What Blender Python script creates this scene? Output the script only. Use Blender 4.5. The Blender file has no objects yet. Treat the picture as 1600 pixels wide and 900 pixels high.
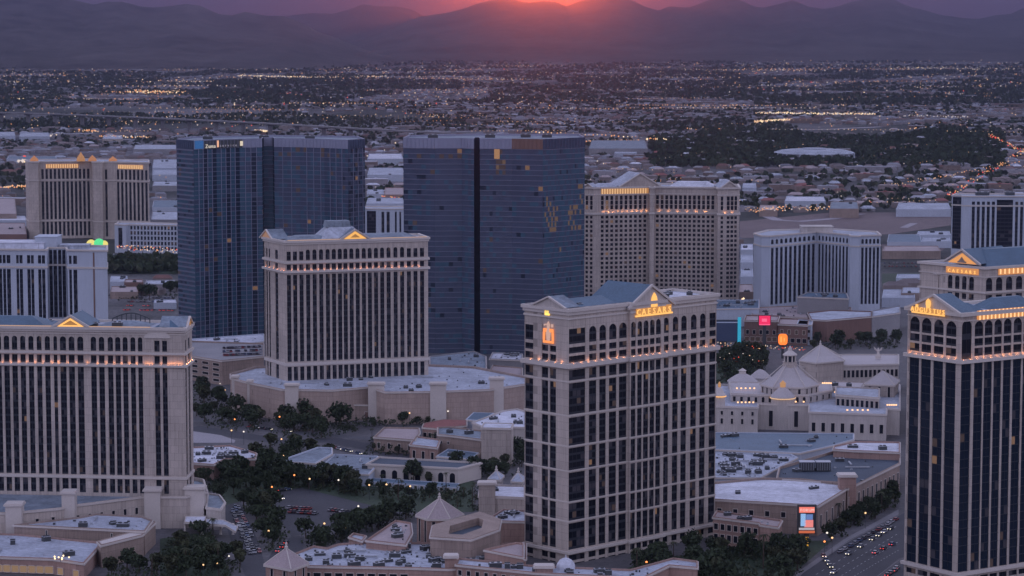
import bpy, bmesh, math, random
import numpy as np
from mathutils import Vector, Matrix, noise

R = math.radians
rng = random.Random(7)
nrg = np.random.RandomState(11)
sc = bpy.context.scene
COL = sc.collection

# ------------------------------------------------------------------ camera
HCAM, F, HOR = 230.0, 4000.0, 33.0          # metres, pixels of the 1600 px photograph, horizon row
PITCH = math.atan((450 - HOR) / F)
CT, ST = math.cos(PITCH), math.sin(PITCH)
cd = bpy.data.cameras.new('camera'); cam = bpy.data.objects.new('camera', cd); COL.objects.link(cam)
cam.location = (0, 0, HCAM); cam.rotation_euler = (math.pi / 2 - PITCH, 0, 0)
cd.sensor_width = 36; cd.lens = 36 * F / 1600; cd.clip_start = 5; cd.clip_end = 200000
sc.camera = cam
sc.view_settings.view_transform = 'Standard'; sc.view_settings.look = 'None'
sc.view_settings.exposure = 0.10; sc.view_settings.gamma = 1.0
sc.cycles.use_denoising = True
sc.cycles.max_bounces = 6; sc.cycles.diffuse_bounces = 2; sc.cycles.glossy_bounces = 3
sc.cycles.transmission_bounces = 3; sc.cycles.transparent_max_bounces = 6; sc.cycles.volume_bounces = 1
sc.cycles.sample_clamp_indirect = 6

# ------------------------------------------------------------------ sky and sun
SUN_EL, SUN_AZ = R(0.62), R(0.72)            # just on the ridge, a little right of centre
w = bpy.data.worlds.new("World"); sc.world = w; w.use_nodes = True
nt = w.node_tree; N = nt.nodes; L = nt.links
for n in list(N): N.remove(n)
def nd(tree, typ, **k):
    n = tree.nodes.new(typ)
    for a, b in k.items():
        if a in n.inputs: n.inputs[a].default_value = b
        else: setattr(n, a, b)
    return n
out = nd(nt, 'ShaderNodeOutputWorld'); bg = nd(nt, 'ShaderNodeBackground'); bg.inputs[1].default_value = 0.1
sky = nd(nt, 'ShaderNodeTexSky'); sky.sky_type = 'NISHITA'; sky.sun_disc = False
sky.sun_elevation = SUN_EL; sky.sun_rotation = SUN_AZ; sky.altitude = 600
sky.air_density = 1.6; sky.dust_density = 1.5; sky.ozone_density = 4.0
# dusk veil: the mauve band over the horizon and the paler lavender overhead; low bands between them brightened to light the facades
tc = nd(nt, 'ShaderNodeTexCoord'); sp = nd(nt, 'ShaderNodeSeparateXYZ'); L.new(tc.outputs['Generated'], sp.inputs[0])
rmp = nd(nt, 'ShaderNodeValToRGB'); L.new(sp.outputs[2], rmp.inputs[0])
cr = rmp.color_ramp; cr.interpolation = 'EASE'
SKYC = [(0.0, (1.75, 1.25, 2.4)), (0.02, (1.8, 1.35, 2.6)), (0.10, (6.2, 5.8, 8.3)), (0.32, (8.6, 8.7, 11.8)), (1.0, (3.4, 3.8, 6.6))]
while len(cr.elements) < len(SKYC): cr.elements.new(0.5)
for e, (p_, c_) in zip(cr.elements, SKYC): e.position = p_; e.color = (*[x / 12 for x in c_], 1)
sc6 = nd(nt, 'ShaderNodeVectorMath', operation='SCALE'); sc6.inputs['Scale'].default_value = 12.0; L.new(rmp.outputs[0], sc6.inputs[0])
# afterglow round the sun
sd = Vector((math.sin(SUN_AZ) * math.cos(SUN_EL), math.cos(SUN_AZ) * math.cos(SUN_EL), math.sin(SUN_EL)))
dt = nd(nt, 'ShaderNodeVectorMath', operation='DOT_PRODUCT'); L.new(tc.outputs['Generated'], dt.inputs[0]); dt.inputs[1].default_value = sd
ac = nd(nt, 'ShaderNodeMath', operation='ARCCOSINE'); L.new(dt.outputs['Value'], ac.inputs[0])
def lobe(width, colr):
    m1 = nd(nt, 'ShaderNodeMath', operation='DIVIDE'); L.new(ac.outputs[0], m1.inputs[0]); m1.inputs[1].default_value = width
    m2 = nd(nt, 'ShaderNodeMath', operation='MULTIPLY'); L.new(m1.outputs[0], m2.inputs[0]); m2.inputs[1].default_value = -1
    m3 = nd(nt, 'ShaderNodeMath', operation='EXPONENT'); L.new(m2.outputs[0], m3.inputs[0])
    v = nd(nt, 'ShaderNodeVectorMath', operation='SCALE'); v.inputs[0].default_value = colr; L.new(m3.outputs[0], v.inputs['Scale'])
    return v
l1 = lobe(R(0.9), (6.0, 0.8, 0.0)); l2 = lobe(R(5), (0.8, 0.08, 0.0))
def vadd(a, b):
    v = nd(nt, 'ShaderNodeVectorMath', operation='ADD'); L.new(a.outputs[0], v.inputs[0]); L.new(b.outputs[0], v.inputs[1]); return v
nis = nd(nt, 'ShaderNodeVectorMath', operation='SCALE'); nis.inputs['Scale'].default_value = 0.02; L.new(sky.outputs[0], nis.inputs[0])
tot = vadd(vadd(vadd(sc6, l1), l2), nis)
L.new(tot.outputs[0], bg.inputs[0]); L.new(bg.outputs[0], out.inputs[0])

sl = bpy.data.lights.new('sun', 'SUN'); sl.energy = 0.075; sl.angle = R(0.5); sl.color = (1.0, 0.10, 0.0)
so = bpy.data.objects.new('sun', sl); COL.objects.link(so); so.location = (0, 0, 900)
so.rotation_euler = (-sd).to_track_quat('-Z', 'Y').to_euler()

HAZE_D, HAZE_G = 7e-5, 0.968
HAZE_C = (0.35, 0.40, 0.57)

# ------------------------------------------------------------------ pixel helpers (photograph pixels to places on the map)
def P(u, v, z=0.0):
    a, b = (u - 800) / F, (450 - v) / F
    d = Vector((a, CT + b * ST, -ST + b * CT)); t = (z - HCAM) / d.z
    return Vector((d.x * t, d.y * t, z))
def zof(v, D):
    b = (450 - v) / F
    return HCAM + D * (-ST + b * CT) / (CT + b * ST)
def xof(u, D, z=0.0): return (u - 800) / F * (D * CT + (HCAM - z) * ST)
def proj(x, y, z):
    zc = y * CT + (HCAM - z) * ST; yc = (z - HCAM) * CT + y * ST
    return 800 + F * x / zc, 450 - F * yc / zc

# ------------------------------------------------------------------ materials
MATS = {}
def mat(name, col, rough=0.8, metal=0.0, var=0.12, scale=0.05, spec=0.3, emit=None, est=0.0, fine=1.2, streak=0.0, bump=0.0, seam=None):
    if name in MATS: return MATS[name]
    m = bpy.data.materials.new(name); m.use_nodes = True; t = m.node_tree; b = t.nodes['Principled BSDF']
    b.inputs['Roughness'].default_value = rough; b.inputs['Metallic'].default_value = metal
    b.inputs['Specular IOR Level'].default_value = spec
    b.inputs['Base Color'].default_value = (*col, 1)
    if emit: b.inputs['Emission Color'].default_value = (*emit, 1); b.inputs['Emission Strength'].default_value = est
    if var > 0:
        g = t.nodes.new('ShaderNodeNewGeometry')
        mp = t.nodes.new('ShaderNodeMapping'); t.links.new(g.outputs['Position'], mp.inputs[0])
        n1 = t.nodes.new('ShaderNodeTexNoise'); n1.inputs['Scale'].default_value = scale; n1.inputs['Detail'].default_value = 5
        n2 = t.nodes.new('ShaderNodeTexNoise'); n2.inputs['Scale'].default_value = fine; n2.inputs['Detail'].default_value = 3
        t.links.new(g.outputs['Position'], n1.inputs[0])
        if streak: mp.inputs['Scale'].default_value = (1, 1, streak)
        t.links.new(mp.outputs[0], n2.inputs[0])
        ad = t.nodes.new('ShaderNodeMath'); ad.operation = 'ADD'; t.links.new(n1.outputs[0], ad.inputs[0]); t.links.new(n2.outputs[0], ad.inputs[1])
        mr = t.nodes.new('ShaderNodeMapRange'); mr.inputs[1].default_value = 0.6; mr.inputs[2].default_value = 1.4
        mr.inputs[3].default_value = 1 - 2 * var; mr.inputs[4].default_value = 1 + 2 * var; t.links.new(ad.outputs[0], mr.inputs[0])
        sv = t.nodes.new('ShaderNodeVectorMath'); sv.operation = 'SCALE'; sv.inputs[0].default_value = col; t.links.new(mr.outputs[0], sv.inputs['Scale'])
        if seam:
            sx = t.nodes.new('ShaderNodeSeparateXYZ'); t.links.new(g.outputs['Position'], sx.inputs[0]); cb = t.nodes.new('ShaderNodeCombineXYZ')
            if seam[2]:
                hm_ = t.nodes.new('ShaderNodeMath'); hm_.operation = 'ADD'; t.links.new(sx.outputs[0], hm_.inputs[0]); t.links.new(sx.outputs[1], hm_.inputs[1]); t.links.new(hm_.outputs[0], cb.inputs[0]); t.links.new(sx.outputs[2], cb.inputs[1])
            else:
                vr = t.nodes.new('ShaderNodeVectorRotate'); vr.rotation_type = 'Z_AXIS'; vr.inputs['Angle'].default_value = .35; t.links.new(g.outputs['Position'], vr.inputs[0])
            bt = t.nodes.new('ShaderNodeTexBrick'); bt.inputs['Scale'].default_value = 1.0; bt.inputs['Brick Width'].default_value = seam[0]; bt.inputs['Row Height'].default_value = seam[1]; bt.inputs['Mortar Size'].default_value = .07; bt.inputs['Color1'].default_value = (1, 1, 1, 1); bt.inputs['Color2'].default_value = (.88, .88, .88, 1); bt.inputs['Mortar'].default_value = (.62, .62, .62, 1); bt.offset = .5
            t.links.new((cb if seam[2] else vr).outputs[0], bt.inputs[0]); mv = t.nodes.new('ShaderNodeVectorMath'); mv.operation = 'MULTIPLY'; t.links.new(sv.outputs[0], mv.inputs[0]); t.links.new(bt.outputs['Color'], mv.inputs[1]); sv = mv
        t.links.new(sv.outputs[0], b.inputs['Base Color'])
        if bump:
            bp = t.nodes.new('ShaderNodeBump'); bp.inputs['Distance'].default_value = bump; t.links.new(n2.outputs[0], bp.inputs['Height']); t.links.new(bp.outputs[0], b.inputs['Normal'])
    MATS[name] = m; return m
WARM = (1.0, 0.50, 0.14)
def E(name, c, s): return mat(name, (0.05, 0.05, 0.05), var=0, emit=c, est=s)
M = dict(
    beige=mat('beige_stucco', (0.50, 0.43, 0.385), var=0.13, scale=0.03, streak=0.05, seam=(3.4, 3.4, 1)),
    beige_light=mat('pale_stucco', (0.50, 0.45, 0.42), var=0.1, streak=0.08),
    rose=mat('rose_stucco', (0.38, 0.25, 0.21), var=0.12, streak=0.08, seam=(6, 3, 1)),
    tan=mat('tan_stucco', (0.34, 0.26, 0.22), var=0.12, streak=0.08, seam=(6, 3, 1)),
    salmon=mat('salmon_stucco', (0.43, 0.33, 0.285), var=0.1, streak=0.08, seam=(6, 3, 1)),
    white=mat('white_wall', (0.46, 0.50, 0.58), var=0.05, streak=0.08),
    trim=mat('cream_trim', (0.58, 0.52, 0.48), var=0.04),
    brown=mat('brown_wall', (0.20, 0.12, 0.10), var=0.1, streak=0.1),
    grey=mat('grey_concrete', (0.28, 0.27, 0.28), var=0.1),
    roof=mat('pale_membrane_roof', (0.42, 0.45, 0.52), var=0.2, scale=0.06, fine=0.5, seam=(14, 3, 0)),
    roof_white=mat('white_membrane_roof', (0.62, 0.63, 0.70), var=0.15, scale=0.06, fine=0.4, seam=(16, 4, 0)),
    roof_grey=mat('grey_roof', (0.22, 0.26, 0.31), var=0.2, scale=0.08, fine=0.5, seam=(12, 3, 0)),
    roof_blue=mat('slate_blue_metal_roof', (0.075, 0.13, 0.19), rough=0.55, var=0.12, scale=0.1, fine=0.8),
    roof_dark=mat('dark_roof', (0.07, 0.09, 0.12), var=0.15),
    roof_red=mat('red_tile_roof', (0.26, 0.10, 0.09), var=0.15),
    roof_tan=mat('tan_tile_roof', (0.38, 0.31, 0.31), var=0.1),
    glass=mat('dark_window_glass', (0.008, 0.010, 0.017), rough=0.12, var=0, spec=0.22),
    glass2=mat('blue_window_glass', (0.010, 0.018, 0.034), rough=0.1, var=0, spec=0.3),
    curtain=mat('drawn_curtain', (0.06, 0.055, 0.065), var=0),
    lit=E('lit_window', (1.0, 0.52, 0.26), 0.14),
    litdim=E('dim_lit_window', (1.0, 0.50, 0.30), 0.028),
    spandrel=mat('dark_spandrel', (0.026, 0.03, 0.042), rough=0.4, var=0),
    cglass=mat('curtain_wall_glass', (0.058, 0.125, 0.185), rough=0.2, metal=0.25, var=0.10, scale=0.02, fine=0.2, spec=0.7),
    cglass2=mat('slate_curtain_wall_glass', (0.075, 0.095, 0.15), rough=0.22, metal=0.25, var=0.10, scale=0.02, fine=0.2, spec=0.6),
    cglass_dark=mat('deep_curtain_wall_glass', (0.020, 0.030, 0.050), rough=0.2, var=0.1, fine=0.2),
    mull=mat('steel_mullion', (0.15, 0.16, 0.22), rough=0.5, metal=0.3, var=0),
    crown=mat('grey_metal_crown', (0.26, 0.27, 0.36), rough=0.6, var=0.06),
    metal=mat('galvanised_metal', (0.40, 0.42, 0.46), rough=0.5, metal=0.4, var=0.1),
    darkmetal=mat('dark_metal', (0.06, 0.065, 0.07), rough=0.5, var=0.1),
    black=mat('black_void', (0.01, 0.01, 0.014), var=0),
    asphalt=mat('asphalt', (0.055, 0.055, 0.065), var=0.15, fine=0.6),
    concrete=mat('pavement_concrete', (0.20, 0.19, 0.20), var=0.12),
    paint=mat('road_paint', (0.6, 0.6, 0.6), var=0.1),
    foliage=mat('tree_foliage', (0.042, 0.056, 0.032), rough=0.9, var=0.35, scale=0.2, fine=2.0, spec=0.1),
    foliage2=mat('olive_foliage', (0.060, 0.066, 0.038), rough=0.9, var=0.35, scale=0.2, fine=2.0, spec=0.1),
    bark=mat('bark', (0.07, 0.05, 0.04), var=0.2),
    grass=mat('lawn', (0.035, 0.055, 0.03), var=0.3, fine=0.5),
    gold=E('gold_lit_sign', (1.0, 0.50, 0.13), 1.15),
    goldhot=E('yellow_lit_sign', (1.0, 0.66, 0.14), 1.5),
    amber=E('amber_sign_face', (1.0, 0.38, 0.09), 1.0),
    uplight=E('warm_uplight', (1.0, 0.40, 0.16), 30.0),
    uplight2=E('gold_floodlight', (1.0, 0.50, 0.12), 14.0),
    lampw=E('warm_lamp', (1.0, 0.62, 0.30), 6.0),
    lampc=E('cool_lamp', (0.85, 0.9, 1.0), 4.0),
    red=E('red_light', (1.0, 0.06, 0.03), 2.5),
    pink=E('pink_screen', (1.0, 0.02, 0.12), 0.9),
    orange=E('orange_screen', (1.0, 0.20, 0.02), 1.4),
    cyan=E('cyan_tube', (0.02, 0.35, 0.55), 0.9),
    blues=E('blue_screen', (0.01, 0.03, 0.12), 0.35),
    shop=E('lit_shopfront', (1.0, 0.62, 0.34), 0.22),
    green=E('green_lit_dome', (0.1, 0.8, 0.3), 1.0),
    yellow=E('yellow_lit_dome', (0.9, 0.75, 0.2), 1.0),
)

# ------------------------------------------------------------------ mesh and object helpers
class MB:
    """collects faces of one mesh"""
    def __init__(s): s.v = []; s.f = []; s.m = []
    def face(s, pts, m=0):
        i = len(s.v); s.v += [tuple(p) for p in pts]; s.f.append(tuple(range(i, i + len(pts)))); s.m.append(m)
    def box(s, x0, x1, y0, y1, z0, z1, m=0, bottom=True):
        i = len(s.v)
        s.v += [(x0, y0, z0), (x1, y0, z0), (x1, y1, z0), (x0, y1, z0), (x0, y0, z1), (x1, y0, z1), (x1, y1, z1), (x0, y1, z1)]
        fs = [(4, 5, 6, 7), (0, 1, 5, 4), (1, 2, 6, 5), (2, 3, 7, 6), (3, 0, 4, 7)] + ([(3, 2, 1, 0)] if bottom else [])
        for q in fs: s.f.append(tuple(i + k for k in q)); s.m.append(m)
    def prism(s, poly, z0, z1, m=0, top=True, bottom=False, mt=None):
        """poly counter-clockwise list of (x, y)"""
        n = len(poly); i = len(s.v)
        s.v += [(p[0], p[1], z0) for p in poly] + [(p[0], p[1], z1) for p in poly]
        for k in range(n): s.f.append((i + k, i + (k + 1) % n, i + n + (k + 1) % n, i + n + k)); s.m.append(m)
        if top: s.f.append(tuple(i + n + k for k in range(n))); s.m.append(m if mt is None else mt)
        if bottom: s.f.append(tuple(i + k for k in reversed(range(n)))); s.m.append(m)
    def lathe(s, prof, n=16, cx=0, cy=0, m=0, rot=0.0):
        i = len(s.v)
        for (r, z) in prof:
            for k in range(n):
                a = 2 * math.pi * k / n + rot; s.v.append((cx + r * math.cos(a), cy + r * math.sin(a), z))
        for j in range(len(prof) - 1):
            for k in range(n):
                s.f.append((i + j * n + k, i + j * n + (k + 1) % n, i + (j + 1) * n + (k + 1) % n, i + (j + 1) * n + k)); s.m.append(m)
        s.f.append(tuple(i + (len(prof) - 1) * n + k for k in range(n))); s.m.append(m)
    def tube(s, a, b, ra, rb, n=6, m=0):
        a, b = Vector(a), Vector(b); d = (b - a).normalized(); u = d.orthogonal().normalized(); w_ = d.cross(u); i = len(s.v)
        for c, r in ((a, ra), (b, rb)):
            for k in range(n):
                t_ = 2 * math.pi * k / n; s.v.append(tuple(c + u * (r * math.cos(t_)) + w_ * (r * math.sin(t_))))
        for k in range(n): s.f.append((i + k, i + (k + 1) % n, i + n + (k + 1) % n, i + n + k)); s.m.append(m)
        s.f.append(tuple(i + n + k for k in range(n))); s.m.append(m)
    def mesh(s, name, mats):
        me = bpy.data.meshes.new(name); me.from_pydata(s.v, [], s.f)
        for k in (mats if isinstance(mats, (list, tuple)) else [mats]): me.materials.append(M[k] if isinstance(k, str) else k)
        if any(s.m): me.polygons.foreach_set('material_index', s.m)
        me.update(); return me
    def build(s, name, mats, parent=None):
        return link(name, s.mesh(name, mats), parent)
def link(name, me, parent=None, loc=None):
    o = bpy.data.objects.new(name, me); COL.objects.link(o)
    if parent is not None: o.parent = parent
    if loc is not None: o.location = loc
    return o
def tag(o, label=None, cat=None, group=None, kind=None):
    if label: o['label'] = label
    if cat: o['category'] = cat
    if group: o['group'] = group
    if kind: o['kind'] = kind
    return o
def thing(name, label, cat, loc=(0, 0, 0), rz=0.0, group=None):
    o = bpy.data.objects.new(name, None); COL.objects.link(o); o.location = loc; o.rotation_euler = (0, 0, rz)
    o.empty_display_size = 1
    return tag(o, label, cat, group)
def copy_tree(o, parent=None):
    c = o.copy(); COL.objects.link(c); c.parent = parent
    for ch in list(o.children): copy_tree(ch, c)
    return c
def area2(poly): return sum(poly[i][0] * poly[(i + 1) % len(poly)][1] - poly[(i + 1) % len(poly)][0] * poly[i][1] for i in range(len(poly)))
def ccw(poly): return list(poly) if area2(poly) > 0 else list(reversed(poly))
def offset(poly, d):
    """mitred offset outwards (d > 0) of a counter-clockwise polygon"""
    n = len(poly); res = []
    for i in range(n):
        p0, p1, p2 = Vector(poly[i - 1][:2]), Vector(poly[i][:2]), Vector(poly[(i + 1) % n][:2])
        a, b = (p1 - p0).normalized(), (p2 - p1).normalized()
        na, nb = Vector((a.y, -a.x)), Vector((b.y, -b.x)); m_ = (na + nb)
        k = 1 + na.dot(nb)
        res.append(tuple(p1 + m_ * (d / max(k, 0.35))))
    return res
# ------------------------------------------------------------------ ground and mountains
def ground_mat():
    m = bpy.data.materials.new('valley_ground'); m.use_nodes = True; t = m.node_tree; b = t.nodes['Principled BSDF']
    b.inputs['Roughness'].default_value = 0.95; b.inputs['Specular IOR Level'].default_value = 0.1
    g = t.nodes.new('ShaderNodeNewGeometry')
    def noise_(scale, det=4, vec=(1, 1, 1)):
        mp = t.nodes.new('ShaderNodeMapping'); mp.inputs['Scale'].default_value = vec; t.links.new(g.outputs['Position'], mp.inputs[0])
        n = t.nodes.new('ShaderNodeTexNoise'); n.inputs['Scale'].default_value = scale; n.inputs['Detail'].default_value = det; t.links.new(mp.outputs[0], n.inputs[0]); return n
    n1 = noise_(0.0018, 3, (1, 0.7, 1)); n2 = noise_(0.02, 4); n3 = noise_(0.25, 3)
    r1 = t.nodes.new('ShaderNodeValToRGB'); t.links.new(n1.outputs[0], r1.inputs[0])
    r1.color_ramp.elements[0].position = 0.42; r1.color_ramp.elements[0].color = (0.060, 0.062, 0.058, 1)
    r1.color_ramp.elements[1].position = 0.60; r1.color_ramp.elements[1].color = (0.17, 0.16, 0.17, 1)
    ad = t.nodes.new('ShaderNodeMath'); ad.operation = 'ADD'; t.links.new(n2.outputs[0], ad.inputs[0]); t.links.new(n3.outputs[0], ad.inputs[1])
    mr = t.nodes.new('ShaderNodeMapRange'); mr.inputs[1].default_value = .7; mr.inputs[2].default_value = 1.3; mr.inputs[3].default_value = .5; mr.inputs[4].default_value = 1.5
    t.links.new(ad.outputs[0], mr.inputs[0])
    sv = t.nodes.new('ShaderNodeVectorMath'); sv.operation = 'SCALE'; t.links.new(r1.outputs[0], sv.inputs[0]); t.links.new(mr.outputs[0], sv.inputs['Scale'])
    t.links.new(sv.outputs[0], b.inputs['Base Color']); return m
g_ = MB(); g_.face([(-60000, -20000, 0), (60000, -20000, 0), (60000, 60000, 0), (-60000, 60000, 0)])
tag(g_.build('ground', [ground_mat()]), kind='structure')

mm = mat('mountain_rock', (0.085, 0.070, 0.070), var=0.42, scale=0.0012, fine=0.008, rough=0.95, spec=0.1)
def ridge(name, pts, D, Dfoot, seed, uext=0, amp=0.30, pw=1.5):
    """mountain range whose skyline runs through the pixel points pts at distance D"""
    us = np.linspace(pts[0][0] - uext, pts[-1][0] + uext, 420); vs = np.interp(us, [p[0] for p in pts], [p[1] for p in pts])
    rows = 34; V = []; Fc = []
    for j in range(rows + 12):
        for i, u in enumerate(us):
            x1 = (u - 800) / F * D; zt = zof(vs[i], D)
            if j <= rows:
                t_ = j / rows; y = Dfoot + (D - Dfoot) * t_
                x = x1 * (0.35 + 0.65 * t_) + x1 * 0.65 * (1 - t_) * Dfoot / D
                h = zt * (t_ ** pw)
                nz = noise.fractal(Vector((x * 0.0011 + seed, y * 0.00035, seed)), 0.9, 2.0, 6)
                gl = abs(noise.noise(Vector((x * 0.0016 + seed * 3, y * 0.0002, 0))))
                z = h * (1 + (1 - t_) * (nz * amp * 2.4 - gl * 0.8 * (1 - t_) ** .5)) + (noise.noise(Vector((x * .01, seed, 0))) * 5 * (t_ > .97))
                z = max(z, -3) if j else -4
            else:
                t_ = (j - rows) / 11; y = D + t_ * 2000; x = x1; z = zt * (1 - t_) ** 1.2 - 3 * t_
            V.append((x, y, z))
    n = len(us)
    for j in range(rows + 11):
        for i in range(n - 1): Fc.append((j * n + i, j * n + i + 1, (j + 1) * n + i + 1, (j + 1) * n + i))
    me = bpy.data.meshes.new(name); me.from_pydata(V, [], Fc); me.materials.append(mm)
    me.polygons.foreach_set('use_smooth', [True] * len(Fc)); me.update()
    return tag(link(name, me), kind='structure')
RL = [(-500, 30), (-250, 5), (0, -10), (60, -8), (120, 0), (150, 7), (170, 3), (195, 2), (220, 10), (245, 12), (270, 9), (295, 6), (315, 9), (345, 22), (365, 24), (385, 18), (405, 22), (420, 25), (445, 25), (470, 35), (500, 50), (530, 60), (560, 74), (600, 86), (650, 93)]
RF = [(380, 40), (430, 30), (460, 24), (490, 20), (520, 22), (550, 14), (570, 6), (590, 10), (620, 10), (645, 15), (660, 24), (700, 34), (760, 42)]
RC = [(540, 72), (600, 50), (630, 36), (660, 25), (700, 20), (730, 12), (745, 6), (770, 0), (800, -1), (825, 4), (850, 2), (868, 3), (884, 10), (900, 4), (925, -3), (960, -5), (985, 0), (1005, 10), (1028, 16), (1045, 10), (1060, 11), (1075, 12), (1100, 2), (1125, -3), (1150, -2), (1175, 10), (1190, 12), (1215, 6), (1235, 0), (1260, 10), (1285, 14), (1305, 10), (1330, 2), (1360, -3), (1390, -3), (1410, 8), (1440, 16), (1470, 24), (1500, 28), (1525, 30), (1550, 24), (1575, 22), (1590, 14), (1610, 8), (1700, -4), (1900, 10), (2100, 20)]
ridge('mountain_range', RL, 15500, 11800, 3.1)
ridge('mountain_range', RC, 21000, 14500, 8.7, pw=1.35)
ridge('mountain_range', RF, 27000, 21500, 5.3)
# ------------------------------------------------------------------ building kit
TH = 0.45                                     # depth of the window reveals
class Face:
    """a vertical facade: s runs along it, t outwards, z up"""
    def __init__(s, a, b):
        s.a = Vector((a[0], a[1])); s.b = Vector((b[0], b[1])); d = s.b - s.a; s.L = d.length; s.e = d / s.L; s.n = Vector((s.e.y, -s.e.x))
    def p(s, x, t, z): q = s.a + s.e * x + s.n * t; return (q.x, q.y, z)
    def box(s, mb, s0, s1, z0, z1, t0, t1, m=0, ends=(1, 1), tb=True, back=False):
        P_ = s.p
        mb.face([P_(s0, t1, z0), P_(s1, t1, z0), P_(s1, t1, z1), P_(s0, t1, z1)], m)
        if ends[0]: mb.face([P_(s0, t0, z0), P_(s0, t1, z0), P_(s0, t1, z1), P_(s0, t0, z1)], m)
        if ends[1]: mb.face([P_(s1, t1, z0), P_(s1, t0, z0), P_(s1, t0, z1), P_(s1, t1, z1)], m)
        if tb:
            mb.face([P_(s0, t1, z1), P_(s1, t1, z1), P_(s1, t0, z1), P_(s0, t0, z1)], m)
            mb.face([P_(s0, t0, z0), P_(s1, t0, z0), P_(s1, t1, z0), P_(s0, t1, z0)], m)
        if back: mb.face([P_(s1, t0, z0), P_(s0, t0, z0), P_(s0, t0, z1), P_(s1, t0, z1)], m)
    def quad(s, mb, s0, s1, z0, z1, t, m=0):
        mb.face([s.p(s0, t, z0), s.p(s1, t, z0), s.p(s1, t, z1), s.p(s0, t, z1)], m)

def window_mesh(fc, s0, s1, z0, z1, kind, fh, lit=0.02, arch=False, mats=('glass', 'spandrel', 'lit', 'curtain', 'litdim')):
    """the glazing of one opening: panes floor by floor, transoms and a mullion"""
    mb = MB(); t = -TH + 0.12; wd = s1 - s0
    nfl = max(1, round((z1 - z0) / fh)); h = (z1 - z0) / nfl; nx = 2 if wd > 2.2 else 1
    if wd > 6: nx = 4
    for k in range(nfl):
        a = z0 + k * h
        sh = 0.30 * h if kind != 'plain' else 0.1
        fc.quad(mb, s0, s1, a, a + sh, t + 0.06, 1)
        for i in range(nx):
            r = rng.random(); m_ = 2 if r < lit * 0.25 else (4 if r < lit * 1.6 else (3 if r < lit + 0.12 else 0))
            fc.quad(mb, s0 + wd * i / nx, s0 + wd * (i + 1) / nx, a + sh, a + h, t, m_)
        if nx > 1 or wd > 1.4:
            for i in range(1, max(nx, 2)):
                c = s0 + wd * i / max(nx, 2); fc.box(mb, c - 0.06, c + 0.06, a + sh, a + h, t, t + 0.12, 1, tb=False)
    return mb.mesh('window', list(mats))

def facade(wall, root, fc, z0, z1, bays, rows, fh=3.4, arch_h=None, lit=0.02, solid_rows=True, winmats=('glass', 'spandrel', 'lit', 'curtain', 'litdim')):
    """piers, bands and arches of a facade into the wall mesh; every opening gets its own glazing part"""
    s = 0.0
    bays = [(b_ + (rows,))[:3] for b_ in bays]
    for (a, b, _r) in bays:
        if a - s > 0.01: fc.box(wall, s, a, z0, z1, -TH, 0, 0, ends=(s > 0.01, 1), tb=False)
        s = b
    if fc.L - s > 0.01: fc.box(wall, s, fc.L, z0, z1, -TH, 0, 0, ends=(1 if bays else 0, 0), tb=False)
    for (a, b, rws) in bays:
        z = z0
        for (r0, r1, kind) in rws:
            if r0 - z > 0.01: fc.box(wall, a, b, z, r0, -TH, -0.12, 0, ends=(0, 0))
            z = r1
            o = link('window', window_mesh(fc, a, b, r0, r1, kind, fh if kind != 'arch' else (r1 - r0) / 2, lit, mats=winmats), root)
            if kind == 'arch':
                r_ = (b - a) / 2; n = 6; zc = r1 - r_; pts = []
                for k in range(n + 1):
                    an = math.pi * k / n; pts.append((a + r_ - r_ * math.cos(an), zc + r_ * math.sin(an)))
                for k in range(n):
                    (xa, za), (xb, zb) = pts[k], pts[k + 1]
                    wall.face([fc.p(xa, -0.1, za), fc.p(xb, -0.1, zb), fc.p(xb, -0.1, r1), fc.p(xa, -0.1, r1)], 0)
                    wall.face([fc.p(xa, -TH, za), fc.p(xb, -TH, zb), fc.p(xb, -0.1, zb), fc.p(xa, -0.1, za)], 0)
        if z1 - z > 0.01: fc.box(wall, a, b, z, z1, -TH, -0.12, 0, ends=(0, 0))

def even_bays(L_, n, wd, m0=1.5, m1=None):
    m1 = m0 if m1 is None else m1
    g = (L_ - m0 - m1); p_ = g / n
    return [(m0 + p_ * (i + .5) - wd / 2, m0 + p_ * (i + .5) + wd / 2) for i in range(n)]

def ring(root, name, poly, d0, d1, z0, z1, mt, kind=None):
    """a moulding that runs round the whole plan, from offset d0 to d1"""
    mb = MB(); a = offset(poly, d0); b = offset(poly, d1); n = len(poly)
    for i in range(n):
        j = (i + 1) % n
        mb.face([(*b[i], z0), (*b[j], z0), (*b[j], z1), (*b[i], z1)])
        mb.face([(*b[i], z1), (*b[j], z1), (*a[j], z1), (*a[i], z1)])
        mb.face([(*a[i], z0), (*a[j], z0), (*b[j], z0), (*b[i], z0)])
        mb.face([(*a[j], z0), (*a[i], z0), (*a[i], z1), (*a[j], z1)])
    return mb.build(name, mt, root)

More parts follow.
